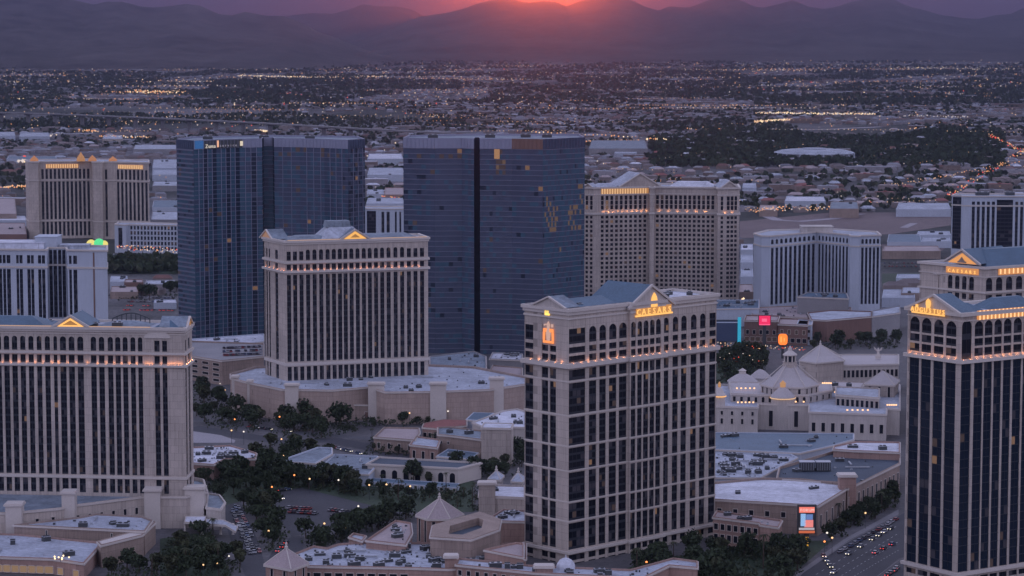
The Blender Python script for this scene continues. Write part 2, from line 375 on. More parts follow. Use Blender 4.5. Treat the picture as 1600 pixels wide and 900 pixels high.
def pediment(root, fc, s0, s1, z, h, depth, wallm='trim', back=18.0, roofm='roof_blue', lit=None, thick=1.0):
    """gable over a facade: tympanum, raking mouldings, and the little roof that runs back from it"""
    mid = (s0 + s1) / 2
    mb = MB(); t0 = 0.35
    mb.face([fc.p(s0, t0, z), fc.p(s1, t0, z), fc.p(mid, t0, z + h)])
    mb.face([fc.p(s1, -depth, z), fc.p(s0, -depth, z), fc.p(mid, -depth, z + h)])
    o = mb.build('pediment', wallm, root)
    rk = MB(); k = thick
    for (a, b) in ((s0, mid), (s1, mid)):
        sg = 1 if b > a else -1
        A0 = (a - sg * 0.6, z - .1); B0 = (b, z + h)
        q = [A0, B0, (B0[0], B0[1] + k), (A0[0] - sg * .2, A0[1] + k)]
        f = [fc.p(x, 1.3, zz) for x, zz in q]; g = [fc.p(x, 0.3, zz) for x, zz in q]
        if sg < 0: f.reverse(); g.reverse()
        rk.face(f)
        for i in range(4): rk.face([f[(i + 1) % 4], f[i], g[i], g[(i + 1) % 4]])
    rk.build('raking_cornice', 'trim', o)
    rf = MB()
    e = 0.5
    rf.face([fc.p(s0 - e, 0.2, z + k * .8), fc.p(mid, 0.2, z + h + k * .8), fc.p(mid, -back, z + h + k * .8), fc.p(s0 - e, -back, z + k * .8)][::-1])
    rf.face([fc.p(s1 + e, 0.2, z + k * .8), fc.p(s1 + e, -back, z + k * .8), fc.p(mid, -back, z + h + k * .8), fc.p(mid, 0.2, z + h + k * .8)][::-1])
    rf.face([fc.p(s0 - e, -back, z), fc.p(s1 + e, -back, z), fc.p(mid, -back, z + h + k * .8)][::-1])
    rf.build('gable_roof', roofm, root)
    return o

def uplights(root, fc, ss, z, t=0.45, ln=1.6, m='uplight', h=0.18):
    for s in ss:
        mb = MB(); fc.quad(mb, s - ln / 2, s + ln / 2, z, z + h + .12, t + .26, 1); fc.box(mb, s - ln / 2, s + ln / 2, z, z + h, t, t + .25, 1, back=True, tb=False)
        mb.face([fc.p(s - ln / 2, t + .25, z + h), fc.p(s + ln / 2, t + .25, z + h), fc.p(s + ln / 2, t, z + h), fc.p(s - ln / 2, t, z + h)], 0); mb.build('uplight', [m, 'trim'], root)

def text_mesh(txt, size, extr, m):
    c = bpy.data.curves.new('t', 'FONT'); c.body = txt; c.size = size; c.extrude = extr; c.align_x = 'CENTER'; c.resolution_u = 2
    o = bpy.data.objects.new('t', c); COL.objects.link(o)
    dg = bpy.context.evaluated_depsgraph_get(); me = bpy.data.meshes.new_from_object(o.evaluated_get(dg))
    me.materials.clear(); me.materials.append(M[m]); bpy.data.objects.remove(o); return me
def letters(root, fc, txt, smid, z, size, t=0.5, m='gold', name='letter', spacing=0.78, extr=0.25):
    """single sign letters standing off a facade"""
    n = len(txt); x = smid - (n - 1) / 2 * size * spacing
    rx = Matrix((( -1 if False else fc.e.x, 0, fc.n.x, 0), (fc.e.y, 0, fc.n.y, 0), (0, 1, 0, 0), (0, 0, 0, 1)))
    for ch in txt:
        if ch != ' ':
            o = link(name, text_mesh(ch, size, extr, m), root)
            p_ = fc.p(x, t, z); o.matrix_local = Matrix.Translation(Vector(p_)) @ rx
        x += size * spacing

def hip_roof(root, poly4, z, h, inset, m='roof_blue', name='hip_roof'):
    """low hipped roof on four corners"""
    mb = MB(); a = [Vector(p_) for p_ in poly4]; c = sum(a, Vector((0, 0))) / 4
    top = [p_ + (c - p_).normalized() * inset for p_ in a]
    for i in range(4):
        j = (i + 1) % 4; mb.face([(*a[i], z), (*a[j], z), (*top[j], z + h), (*top[i], z + h)])
    mb.face([(*p_, z + h) for p_ in top])
    return mb.build(name, m, root)

def hvac(root, x, y, z, lx, ly, h, rz=0.0, name='rooftop_unit'):
    """packaged roof unit: cabinet on a curb, fan cowls, a lighter lid"""
    mb = MB(); c, s = math.cos(rz), math.sin(rz)
    mb.box(-lx / 2, lx / 2, -ly / 2, ly / 2, 0.0, h, 0)
    mb.box(-lx / 2 - .1, lx / 2 + .1, -ly / 2 - .1, ly / 2 + .1, h, h + .12, 1)
    for k in (-1, 1): mb.lathe([(min(lx, ly) * .28, h + .12), (min(lx, ly) * .3, h + .5)], 8, k * lx / 4, 0, 0)
    mb.v = [(x + a * c - b * s, y + a * s + b * c, z + d) for a, b, d in mb.v]
    return mb.build(name, ['darkmetal', 'metal'], root)

def core_and_roof(root, poly, z0, z1, parapet=1.2, roofm='roof', corem='black', wallm='beige', pw=0.6):
    inn = offset(poly, -TH)
    mb = MB(); mb.prism(inn, z0, z1 - parapet - 0.6, 0, top=False); mb.build('inner_core', corem, root)
    r = MB(); ri = offset(poly, -pw); r.face([(*p_, z1 - parapet) for p_ in ri]); ro = r.build('roof', roofm, root)
    p = MB(); n = len(poly)
    for i in range(n):
        j = (i + 1) % n
        p.face([(*poly[i], z1), (*poly[j], z1), (*ri[j], z1), (*ri[i], z1)])
        p.face([(*ri[i], z1), (*ri[j], z1), (*ri[j], z1 - parapet), (*ri[i], z1 - parapet)])
    p.build('parapet', wallm, ro)
    return ro

# ------------------------------------------------------------------ low buildings traced by their roofs
def low_building(name, label, cat, pix, z, wallm='beige', roofm='roof', par=0.8, group=None, z0=0.0, cornice=True, openings=None, units=0, world=False, pw=0.5, clutter=None):
    """flat building whose roof edge passes through the pixels pix at height z; openings: (edge, n, width, z0, z1[, mat])"""
    pts = pix if world else [P(u, v, z) for u, v in pix]
    cx = sum(p[0] for p in pts) / len(pts); cy = sum(p[1] for p in pts) / len(pts)
    poly = [(p[0] - cx, p[1] - cy) for p in pts]; n = len(poly)
    flip = area2(poly) < 0
    if flip: poly.reverse()
    root = thing(name, label, cat, (cx, cy, z0), group=group)
    H = z - z0
    w_ = MB(); ri = offset(poly, -pw)
    for i in range(n):
        j = (i + 1) % n
        w_.face([(*poly[i], 0), (*poly[j], 0), (*poly[j], H), (*poly[i], H)])
        w_.face([(*poly[i], H), (*poly[j], H), (*ri[j], H), (*ri[i], H)])
        if par > 0: w_.face([(*ri[i], H), (*ri[j], H), (*ri[j], H - par), (*ri[i], H - par)])
    w_.build('wall', wallm, root)
    r_ = MB(); r_.face([(*p_, H - par) for p_ in ri]); rf = r_.build('roof', roofm, root)
    if cornice: ring(root, 'cornice', poly, 0.02, 0.45, H - 1.1, H - 0.35, 'trim')
    for op in (openings or []):
        ei, cnt, wd, a0, a1 = op[:5]; mt = op[5] if len(op) > 5 else 'glass'; kind = op[6] if len(op) > 6 else 'rect'
        k = (n - 2 - ei) % n if flip else ei
        fc = Face(poly[k], poly[(k + 1) % n])
        for i in range(cnt):
            c = fc.L * (i + .5) / cnt; mb = MB()
            fr = 0.18
            if kind == 'arch':
                r = wd / 2; nn = 6; pr = [fc.p(c - r, .06, a0), fc.p(c + r, .06, a0)] + [fc.p(c + r * math.cos(math.pi * q / nn), .06, a1 - r + r * math.sin(math.pi * q / nn)) for q in range(nn + 1)]
                mb.face(pr, 0)
                fc.box(mb, c - r - fr, c - r, a0, a1 - r, 0, .25, 1); fc.box(mb, c + r, c + r + fr, a0, a1 - r, 0, .25, 1)
            else:
                fc.quad(mb, c - wd / 2, c + wd / 2, a0, a1, .06, 0)
                fc.box(mb, c - wd / 2 - fr, c - wd / 2, a0, a1, 0, .25, 1); fc.box(mb, c + wd / 2, c + wd / 2 + fr, a0, a1, 0, .25, 1)
                fc.box(mb, c - wd / 2 - fr, c + wd / 2 + fr, a1, a1 + fr, 0, .3, 1)
            fc.box(mb, c - wd / 2 - fr, c + wd / 2 + fr, a0 - fr, a0, 0, .35, 1)
            mb.build('window', [mt, 'trim'], root)
    if units > 2:
        vb = MB()
        for k in range(units * 5):
            x, y = rng.uniform(min(p_[0] for p_ in ri), max(p_[0] for p_ in ri)), rng.uniform(min(p_[1] for p_ in ri), max(p_[1] for p_ in ri))
            if inside((x, y), offset(poly, -2)): q_ = rng.uniform(.2, .6); vb.box(x - q_, x + q_, y - q_, y + q_, H - par, H - par + rng.uniform(.3, .9), rng.choice((0, 1)))
        if vb.v: tag(vb.build('vents', ['darkmetal', 'metal'], rf), kind='stuff')
        L2_ = [p_ for p_ in offset(poly, -4)]; cxx = sum(p_[0] for p_ in L2_) / n; cyy = sum(p_[1] for p_ in L2_) / n
        for k in range(min(6, units // 2)):
            for _t in range(30):
                x, y = cxx + rng.uniform(-.6, .6) * (max(p_[0] for p_ in L2_) - cxx), cyy + rng.uniform(-.6, .6) * (max(p_[1] for p_ in L2_) - cyy); ln_, al = rng.uniform(7, 18), rng.choice((0, 1))
                ex_, ey_ = (ln_, .7) if al else (.7, ln_ * .6)
                if inside((x, y), L2_) and inside((x + ex_, y + ey_), L2_): db = MB(); db.box(x, x + ex_, y, y + ey_, H - par + .3, H - par + .9); db.build('duct', 'metal', rf); break
    if units:
        xs = [p_[0] for p_ in ri]; ys = [p_[1] for p_ in ri]; c_ = 0; tries = 0
        while c_ < units and tries < 400:
            tries += 1; x = rng.uniform(min(xs), max(xs)); y = rng.uniform(min(ys), max(ys))
            if inside((x, y), offset(poly, -3.5)):
                hvac(rf, x, y, H - par, rng.uniform(1.8, 5.5), rng.uniform(1.6, 3.2), rng.uniform(1.0, 2.0), rng.choice([0, .6, .2])); c_ += 1
    return root, poly, H
def inside(p, poly):
    x, y = p; c = False; n = len(poly); j = n - 1
    for i in range(n):
        xi, yi = poly[i][:2]; xj, yj = poly[j][:2]
        if (yi > y) != (yj > y) and x < (xj - xi) * (y - yi) / (yj - yi) + xi: c = not c
        j = i
    return c
# ------------------------------------------------------------------ towers
def W(u, D): return (xof(u, D, 60), D)
def s_of(fc_world, u, zref=60):
    k = (HCAM - zref) * ST; a, e = fc_world.a, fc_world.e
    return ((u - 800) * (a.y * CT + k) - F * a.x) / (F * e.x - (u - 800) * e.y * CT)
class Tower:
    def __init__(s, name, label, foot, z0, z1, cat='hotel tower', wallm='beige', roofm='roof', group=None, parapet=1.2):
        s.fw = foot; s.o = Vector(foot[0]); s.root = thing(name, label, cat, (s.o.x, s.o.y, 0), group=group)
        s.poly = [(p[0] - s.o.x, p[1] - s.o.y) for p in foot]; s.z0, s.z1 = z0, z1; s.wallm = wallm
        s.wall = MB(); s.done = set(); s.roofm = roofm; s.parapet = parapet
    def face(s, i): return Face(s.poly[i], s.poly[(i + 1) % len(s.poly)])
    def facew(s, i): return Face(s.fw[i], s.fw[(i + 1) % len(s.fw)])
    def s(s, i, u): return s_of(s.facew(i), u)
    def bays(s, i, us):
        fw = s.facew(i); r = []
        for b in us:
            a_, b_ = s_of(fw, b[0]), s_of(fw, b[1]); e_ = min(.42, (b_ - a_) * .16) if fw.a.y < 1100 else .12; a_ = max(a_ - e_, .3) if b_ > 1 else a_; b_ = min(b_ + e_, fw.L - .3) if a_ < fw.L - 1 else b_
            if a_ > 0.1 and b_ < fw.L - 0.1: r.append((a_, b_) + tuple(b[2:]))
        return r
    def fill(s, i, bays, rows, **k):
        s.done.add(i); facade(s.wall, s.root, s.face(i), s.z0, s.z1, bays, rows, **k)
    def finish(s):
        for i in range(len(s.poly)):
            if i not in s.done: s.fill(i, [], [])
        s.wall.build('wall', s.wallm, s.root)
        s.roof = core_and_roof(s.root, s.poly, s.z0, s.z1, wallm='trim', roofm=s.roofm, parapet=s.parapet)
        return s
    def ring(s, z0, z1, d=0.7, m='trim', name='cornice'): return ring(s.root, name, s.poly, 0.01, d, z0, z1, m)
def along(p, ang, L_): return (p[0] + L_ * math.cos(R(ang)), p[1] + L_ * math.sin(R(ang)))
def lin(u0, n, pitch, wd): return [(u0 + i * pitch, u0 + i * pitch + wd) for i in range(n)]

# ---- tower with the big gold gable sign, right of centre (the nearest whole tower)
C = W(888, 1070); far_ = along(C, 43, 92); lf = along(C, 133, 27); bk = along(far_, 133, 27)
fw = Face(C, far_); sa, sb = s_of(fw, 981), s_of(fw, 1033.5)
pa, pb = along(C, 43, sa), along(C, 43, sb)
foot = [C, pa, along(pa, -47, 1.3), along(pb, -47, 1.3), pb, far_, bk, lf]
T3 = Tower('gabled_hotel_tower', 'tall cream hotel tower with gold gable sign and orange emblem on its narrow end', foot, 0, zof(482, 1070))
z = lambda v: zof(v, 1085)
rows3 = [(z(877), z(870), 'plain'), (z(866), z(857), 'plain'), (z(848.5), z(808), 's'), (z(804), z(777.5), 's'), (z(774), z(730), 's'), (z(726), z(692), 's'), (z(688), z(645), 's'),
         (z(640), z(592), 's'), (z(587.5), z(571.5), 's'), (z(560), z(550), 's'), (z(546), z(536.5), 's')]
rowsA = rows3 + [(z(531.5), z(507), 'arch')]; rowsB = rows3 + [(z(531.5), z(508), 's')]
T3.fill(0, T3.bays(0, [(889.8, 913.3, rowsB), (921.3, 930.7), (937.3, 945.6), (952.5, 962), (968, 978)]), rowsA, lit=0.03)
T3.fill(2, T3.bays(2, [(986.5, 992), (996.5, 1002), (1006, 1012), (1016, 1021.5), (1025.3, 1031)]), rowsA, lit=0.03)
T3.fill(4, T3.bays(4, [(1036.3, 1044), (1050.7, 1058.7), (1064, 1072), (1079, 1087.5), (1093.3, 1101.3), (1108, 1118, rowsB)]), rowsA, lit=0.03)
zl = lambda v: zof(v, 1080)
rowsL = rows3[:-1] + [(z(546), z(536.5), 's')]
T3.fill(7, T3.bays(7, [(819.3, 832, rowsB), (847.5, 855.2), (860, 867.5)]), rowsL, lit=0.03)
T3.ring(z(568.5), z(562), 1.3, name='lit_cornice'); T3.ring(z(855), z(851), 0.9); T3.ring(zof(500, 1070), zof(497, 1070), 0.35); T3.ring(T3.z1 - 1.6, T3.z1 - 0.2, 1.2); T3.ring(T3.z1 - 3.0, T3.z1 - 1.7, 0.6)
for a_, b_ in ((806, 804.3), (776, 774.5), (728, 726.5), (690.3, 688.5), (643, 641.2), (590.5, 589)): T3.ring(z(a_), z(b_) + .2, 0.22, name='string_course')
T3.finish()
r_ = T3.root; f2 = T3.face(2)
uplights(r_, T3.face(0), [x * 4.3 + 3 for x in range(10)], z(562) + .02, ln=1.2); uplights(r_, f2, [x * 4 + 2 for x in range(int(f2.L / 4))], z(562) + .02, ln=1.2)
f4 = T3.face(4); uplights(r_, f4, [x * 5 + 3 for x in range(int(f4.L / 5))], z(562) + .02, ln=1.2); uplights(r_, T3.face(7), [4, 9, 14, 19, 23], z(562) + .02, ln=1.0)
big = Face(T3.poly[0], T3.poly[5]); g0, g1 = s_of(fw, 977), s_of(fw, 1046)
gf = Face(tuple(Vector(T3.poly[0]) + big.n * 1.4), tuple(Vector(T3.poly[5]) + big.n * 1.4))
pediment(r_, gf, g0, g1, T3.z1 - 3.0, 9.0, 2.0, wallm='beige_light', back=26, roofm='roof_blue', thick=1.1)
# gold letters with a tall emblem rising from their middle
sg0, sg1 = s_of(fw, 988), s_of(fw, 1044)
sm = (sg0 + sg1) / 2
pan = MB(); gf.box(pan, sg0 - .3, sg1 + .3, T3.z1 - 6.6, T3.z1 - 5.9, 0.3, 0.8, 0, back=True); pan.build('sign_bar', 'gold', r_)
letters(r_, gf, 'CAESARS', sm, T3.z1 - 5.8, 3.6, t=0.6, spacing=(sg1 - sg0) / 7 / 3.6)
bk_ = MB(); gf.box(bk_, sg0 + .2, sg1 - .2, T3.z1 - 5.9, T3.z1 - 2.6, 0.28, 0.42, 0, back=True); bk_.build('sign_back', E('sign_glow', (1, .42, .10), .55), r_)
em = MB()
for k, (zz, wd) in enumerate(((0, 1.9), (1.4, 2.3), (3, 2.0), (4.6, 1.3), (5.8, 0.7))):
    pass
prof = [(-1.9, 0), (-2.0, 2.2), (-1.5, 4.2), (-.9, 5.2), (0, 6.2), (.9, 5.2), (1.5, 4.2), (2.0, 2.2), (1.9, 0)]
em.face([gf.p(sm + a, 0.75, T3.z1 - 2.9 + b) for a, b in reversed(prof)])
for i in range(len(prof) - 1):
    (a, b), (c, d) = prof[i], prof[i + 1]; em.face([gf.p(sm + a, .75, T3.z1 - 2.9 + b), gf.p(sm + c, .75, T3.z1 - 2.9 + d), gf.p(sm + c, .4, T3.z1 - 2.9 + d), gf.p(sm + a, .4, T3.z1 - 2.9 + b)])
em.build('sign_emblem', 'gold', r_)
# narrow end: small gable, yellow lamp box and an orange figure emblem
f7 = T3.face(7); a7, b7 = T3.s(7, 834), T3.s(7, 884)
pediment(r_, f7, a7, b7, T3.z1 - .4, 4.2, 1.0, wallm='beige_light', back=8, roofm='roof_grey', thick=.7)
m7 = T3.s(7, 855.5); bx = MB(); f7.box(bx, m7 - 1.3, m7 + 1.3, z(490), z(478), .1, .6, 0, back=True); bx.build('emblem_lamp', 'goldhot', r_)
fg = MB()                                     # figure: head, shoulders, arms spread over a plinth, all in lit tube and plate
def plate(pts, t0=.3, t1=.7):
    f = [f7.p(m7 + .9 + a, t1, z(533) + b) for a, b in pts]; g = [f7.p(m7 + .9 + a, t0, z(533) + b) for a, b in pts]
    fg.face(f)
    for i in range(len(pts)): fg.face([f[(i + 1) % len(pts)], f[i], g[i], g[(i + 1) % len(pts)]])
plate([(-3.2, 0), (3.2, 0), (3.2, 1.0), (-3.2, 1.0)]); plate([(-3.2, 1.1), (-2.3, 1.1), (-2.0, 4.6), (-3.2, 4.6)]); plate([(2.3, 1.1), (3.2, 1.1), (3.2, 4.6), (2.1, 4.6)])
plate([(-3.1, 4.7), (-.9, 4.7), (-.6, 6.2), (-3.0, 6.2)]); plate([(.9, 4.7), (3.1, 4.7), (3.0, 6.2), (.6, 6.2)])
fg.build('emblem_frame', E('emblem_orange', (1.0, .30, .08), 1.1), r_)
fg = MB(); plate([(-.8, 1.1), (.8, 1.1), (1.3, 4.2), (.7, 6.4), (.9, 8.0), (0, 9.3), (-.9, 8.0), (-.7, 6.4), (-1.3, 4.2)]); fg.build('emblem_figure', E('emblem_pale', (1.0, .62, .52), .55), r_)
fg = MB(); plate([(1.7, 6.9), (2.9, 6.9), (2.9, 8.2), (1.7, 8.2)]); plate([(-2.6, 7.2), (-1.3, 7.6), (-1.3, 8.2), (-2.6, 8.0)]); fg.build('emblem_wing', E('emblem_pale', (1, .6, .5), .55), r_)
zt = T3.z1 - 1.2
for (a, b, c_, d_) in ((14, 8, 3, 2), (22, 14, 4, 2.4), (8, 18, 2.4, 2), (70, 12, 5, 3), (78, 16, 3, 2), (64, 18, 2, 2), (84, 9, 2.4, 1.6)):
    p_ = Vector(T3.poly[0]) + big.e * a - big.n * b; hvac(T3.roof, p_.x, p_.y, zt, c_, d_, 1.5, R(43))
# slate roof planes between gable and narrow end, seen from above
sl_ = MB(); q = lambda s_, t_, z_: big.p(s_, -t_, z_)
sl_.face([q(5, 3, zt + .1), q(g0 - 1, 3, zt + .1), q(g0 - 1, 14, zt + 3.4), q(9, 14, zt + 3.4)]); sl_.face([q(9, 14, zt + 3.4), q(g0 - 1, 14, zt + 3.4), q(g0 - 1, 25, zt + .1), q(5, 25, zt + .1)])
sl_.face([q(5, 25, zt + .1), q(5, 3, zt + .1), q(9, 14, zt + 3.4)]); sl_.build('hip_roof', 'roof_blue', r_)
wr = MB(); wr.face([q(g1 + 6, 4, zt + .08), q(88, 4, zt + .08), q(88, 22, zt + .08), q(g1 + 6, 22, zt + .08)]); wr.build('roof_membrane', 'roof_white', T3.roof)

# ---- right edge tower, cut by the frame
C = W(1499, 1010); rt = along(C, 33, 72); lf = along(C, 126, 30); bk = along(rt, 123, 30)
T4 = Tower('arcaded_hotel_tower', 'dark glass and pale pier hotel tower cut by the right edge, gold gable lettering', [C, rt, bk, lf], 0, zof(489, 1010))
z = lambda v: zof(v, 1012)
up = [(z(557.5), z(545), 's'), (z(541.7), z(530), 's'), (z(527), z(503), 'arch')]
base = [(z(925), z(918), 'plain'), (z(911), z(903), 'plain')]
fl = (z(568) - z(893)) / 24
rowsT = base + up; rowsC = base + [(z(561), z(500), 'arch')]
def shaft(T, i, us, rows_top, rows_c=None):
    bs = []
    for k, b in enumerate(us): bs.append(b if len(b) == 3 else (b[0], b[1], rows_top))
    fc = T.face(i); B = T.bays(i, bs); newb = []
    for (a, b, rw) in B:
        rr = [r for r in rw if r[1] < z(893) + .1] + [(z(893), z(568), 'shaft')] + [r for r in rw if r[0] > z(568)]
        newb.append((a, b, rr))
    T.done.add(i); w0 = T.wall
    global window_mesh
    orig = window_mesh
    def wm(fc_, s0, s1, z0, z1, kind, fh, lit=.01, arch=False, mats=None):
        if kind != 'shaft': return orig(fc_, s0, s1, z0, z1, kind, fh, lit)
        mb = MB(); h = fl
        pr = []
        for k in range(25): zz = z0 + k * h; pr += [(zz - .14, -TH + .02), (zz - .14, -TH + .3), (zz + .14, -TH + .3), (zz + .14, -TH + .02)]
        for (zz, tt) in pr: mb.v += [fc_.p(s0, tt, zz), fc_.p(s1, tt, zz)]
        for k in range(len(pr) - 1): mb.f.append((2 * k, 2 * k + 1, 2 * k + 3, 2 * k + 2)); mb.m.append(0)
        return mb.mesh('window_strip', ['spandrel'])
    window_mesh = wm
    facade(w0, T.root, fc, T.z0, T.z1, newb, [])
    window_mesh = orig
    strips = [o for o in T.root.children if o.data and o.data.name.startswith('window_strip') and o.name.startswith('window') and not o.children]
    for o, (a, b, rw) in zip([o for o in strips if 'sf' not in o], newb):
        o['sf'] = 1; o.name = 'window_strip'
        for k in range(24):
            mb = MB(); c = (a + b) / 2; h0 = z(893) + k * fl + .14; h1 = h0 + fl - .28; l_ = rng.random()
            mi = 1 if l_ < .002 else (3 if l_ < .012 else (2 if l_ < .05 else 0))
            fc.quad(mb, a, c - .06, h0, h1, -TH + .1, mi); fc.quad(mb, c + .06, b, h0, h1, -TH + .1, 0 if rng.random() > .05 else 2); fc.box(mb, c - .06, c + .06, h0, h1, -TH, -TH + .22, 4, tb=False)
            mb.build('pane', ['glass2', 'lit', 'curtain', 'litdim', 'spandrel'], o)
shaft(T4, 3, [(1406, 1414, rowsC), (1420, 1432.8), (1438.2, 1451), (1457.2, 1470), (1476, 1489.8)], rowsT)
shaft(T4, 0, [(1500.5, 1514, rowsC), (1521, 1532), (1536.5, 1546.5), (1551.5, 1561), (1566.3, 1576), (1581.5, 1592), (1597, 1607.5), (1613, 1624)], rowsT)
for o in T4.root.children:
    if 'sf' in o: del o['sf']
T4.ring(z(567.5), z(562), 1.2, name='lit_cornice'); T4.ring(z(899), z(894), 1.0); T4.ring(T4.z1 - 1.5, T4.z1, 1.1); T4.ring(z(502), z(500.5), .3)
T4.finish(); r_ = T4.root
f0, f3 = T4.face(0), T4.face(3)
uplights(r_, f0, [x * 3.6 + 1.5 for x in range(15)], z(562) + .02, ln=1.4); uplights(r_, f3, [x * 3.6 + 1.5 for x in range(8)], z(562) + .02, ln=1.4)
pediment(r_, f3, .5, f3.L - .5, T4.z1 - 1.0, 6.4, 1, wallm='beige_light', back=9, roofm='roof_blue')
sgm = T4.s(3, 1450.5); s0_, s1_ = T4.s(3, 1425), T4.s(3, 1476)
pan = MB(); f3.box(pan, s0_, s1_, z(496.4), z(494.2), 1.15, 1.5, 0, back=True); pan.build('sign_bar', 'gold', r_)
bk_ = MB(); f3.box(bk_, s0_ + .8, s1_ - .3, z(494), z(486.5), 1.15, 1.3, 0, back=True); bk_.build('sign_back', MATS['sign_glow'], r_)
letters(r_, f3, 'AUGUSTUS', (s0_ + s1_) / 2, z(493.6), 2.7, t=1.5, spacing=(s1_ - s0_) / 8 / 2.5)
em = MB(); e0 = sgm; zb = z(486.5)
pr = [(-.9, 0), (.9, 0), (1.3, 1.7), (1.1, 3.0), (0, 3.9), (-1.1, 3.0), (-1.3, 1.7)]
f_ = [f3.p(e0 + a, 1.6, zb + b) for a, b in pr]; g_2 = [f3.p(e0 + a, 1.2, zb + b) for a, b in pr]; em.face(f_)
for i in range(7): em.face([f_[(i + 1) % 7], f_[i], g_2[i], g_2[(i + 1) % 7]])
em.build('sign_emblem', 'gold', r_)
em = MB(); e0 = T4.s(3, 1433); f3.box(em, e0 - .6, e0 + .6, z(487), z(482.5), 1.2, 1.6, 0, back=True); em.build('sign_emblem', 'gold', r_)
k0 = T4.s(0, 1522.5)
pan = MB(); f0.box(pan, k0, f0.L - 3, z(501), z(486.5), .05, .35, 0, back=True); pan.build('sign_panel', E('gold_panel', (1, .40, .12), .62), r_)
for k in range(24): 
    pl_ = MB(); f0.box(pl_, k0 + 1 + k * 2.1, k0 + 1.55 + k * 2.1, z(501), z(486.5), .36, .6, 0); pl_.build('sign_rib', E('rib_gold', (1, .55, .25), 1.3), r_)
qq = lambda s_, t_, z_: f0.p(s_, -t_, z_)
for (s_, t_, w2, d2, hh) in ((7, 9, 14, 12, 3.0), (25, 8, 26, 14, 4.2), (56, 8, 12, 14, 3.5)):
    mb = MB(); zz = T4.z1 - 1.2
    a = [qq(s_, t_, zz), qq(s_ + w2, t_, zz), qq(s_ + w2, t_ + d2, zz), qq(s_, t_ + d2, zz)]; i_ = min(w2, d2) / 2 - 1.2
    b = [qq(s_ + i_, t_ + i_, zz + hh), qq(s_ + w2 - i_, t_ + i_, zz + hh), qq(s_ + w2 - i_, t_ + d2 - i_, zz + hh), qq(s_ + i_, t_ + d2 - i_, zz + hh)]
    for i in range(4): mb.face([a[i], a[(i + 1) % 4], b[(i + 1) % 4], b[i]])
    mb.face(b); mb.build('hip_roof', 'roof_blue', r_)

# ---- sister tower behind it
C = W(1537, 1400); rt = along(C, 30, 70); lf = along(C, 131, 46); bk = along(rt, 121, 40)
T5 = Tower('pedimented_hotel_tower', 'pale hotel tower with orange lit pediment and blue roof behind the right edge tower', [C, rt, bk, lf], 0, zof(417, 1400))
z = lambda v: zof(v, 1402)
rw = [(z(560), z(480), 's'), (z(470), z(461), 's'), (z(455), z(434), 'arch')]
T5.fill(0, T5.bays(0, lin(1539.5, 8, 15.6, 9.5)), rw); T5.fill(3, T5.bays(3, [(1480, 1486.5), (1491, 1497.5), (1502, 1508.5), (1513, 1520)]), rw)
T5.ring(z(458.5), z(456), .8); T5.ring(z(433.5), z(432), .4); T5.ring(T5.z1 - 1.4, T5.z1, 1.0); T5.finish(); r_ = T5.root
f0, f3 = T5.face(0), T5.face(3); a3, b3 = T5.s(3, 1475), T5.s(3, 1530)
pediment(r_, f3, a3, b3, T5.z1 + .6, 7.4, 1, wallm='beige_light', back=34, roofm='roof_blue')
pd = MB(); mm_ = (a3 + b3) / 2
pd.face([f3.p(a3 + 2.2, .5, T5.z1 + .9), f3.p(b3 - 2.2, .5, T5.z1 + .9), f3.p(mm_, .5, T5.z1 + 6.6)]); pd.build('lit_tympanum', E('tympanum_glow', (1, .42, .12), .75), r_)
rl = MB(); f3.box(rl, mm_ - 3, mm_ + 3, T5.z1 + 1.2, T5.z1 + 2.0, .5, .9, 0, back=True); rl.face([f3.p(mm_ - 2.4, .9, T5.z1 + 2), f3.p(mm_ + 2.4, .9, T5.z1 + 2), f3.p(mm_, .9, T5.z1 + 4.6)]); rl.build('tympanum_relief', 'tan', r_)
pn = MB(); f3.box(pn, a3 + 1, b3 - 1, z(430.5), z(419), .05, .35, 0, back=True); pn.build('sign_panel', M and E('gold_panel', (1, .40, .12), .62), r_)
letters(r_, f3, 'CAESARS', mm_, z(429), 2.6, t=.6, spacing=1.15)
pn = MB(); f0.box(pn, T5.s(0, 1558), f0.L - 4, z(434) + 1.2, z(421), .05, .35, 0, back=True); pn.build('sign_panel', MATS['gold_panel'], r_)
for k in range(13):
    pl_ = MB(); s_ = T5.s(0, 1560) + k * 3.1; f0.box(pl_, s_, s_ + .8, z(432) + 1, z(421.5), .36, .6, 0); pl_.build('sign_rib', MATS['rib_gold'], r_)
mb = MB(); qq = lambda s_, t_, z_: f0.p(s_, -t_, z_); zz = T5.z1 - .4
a = [qq(2, .6, zz), qq(68, .6, zz), qq(68, 32, zz), qq(2, 32, zz)]; b = [qq(12, 14, zz + 8.5), qq(60, 14, zz + 8.5), qq(60, 20, zz + 8.5), qq(12, 20, zz + 8.5)]
for i in range(4): mb.face([a[i], a[(i + 1) % 4], b[(i + 1) % 4], b[i]])
mb.face(b); mb.build('hip_roof', 'roof_blue', r_)
# its lower curved colonnade wing to the left
Cq = W(1474, 1434); wg = [W(1446, 1452), W(1452, 1432), W(1464, 1424), W(1476, 1424), W(1480, 1450)]
T5b = Tower('colonnade_wing', 'low curved wing with tall dark arches beside the orange lit pediment', wg, 0, zof(424, 1430), cat='building wing')
T5b.fill(1, T5b.bays(1, [(1454, 1457), (1459, 1462)]), [(zof(466, 1430), zof(431, 1430), 'arch')]); T5b.fill(2, T5b.bays(2, [(1465.5, 1469), (1471, 1474.5)]), [(zof(466, 1430), zof(431, 1430), 'arch')])
T5b.ring(T5b.z1 - 1.2, T5b.z1, .8); T5b.finish()

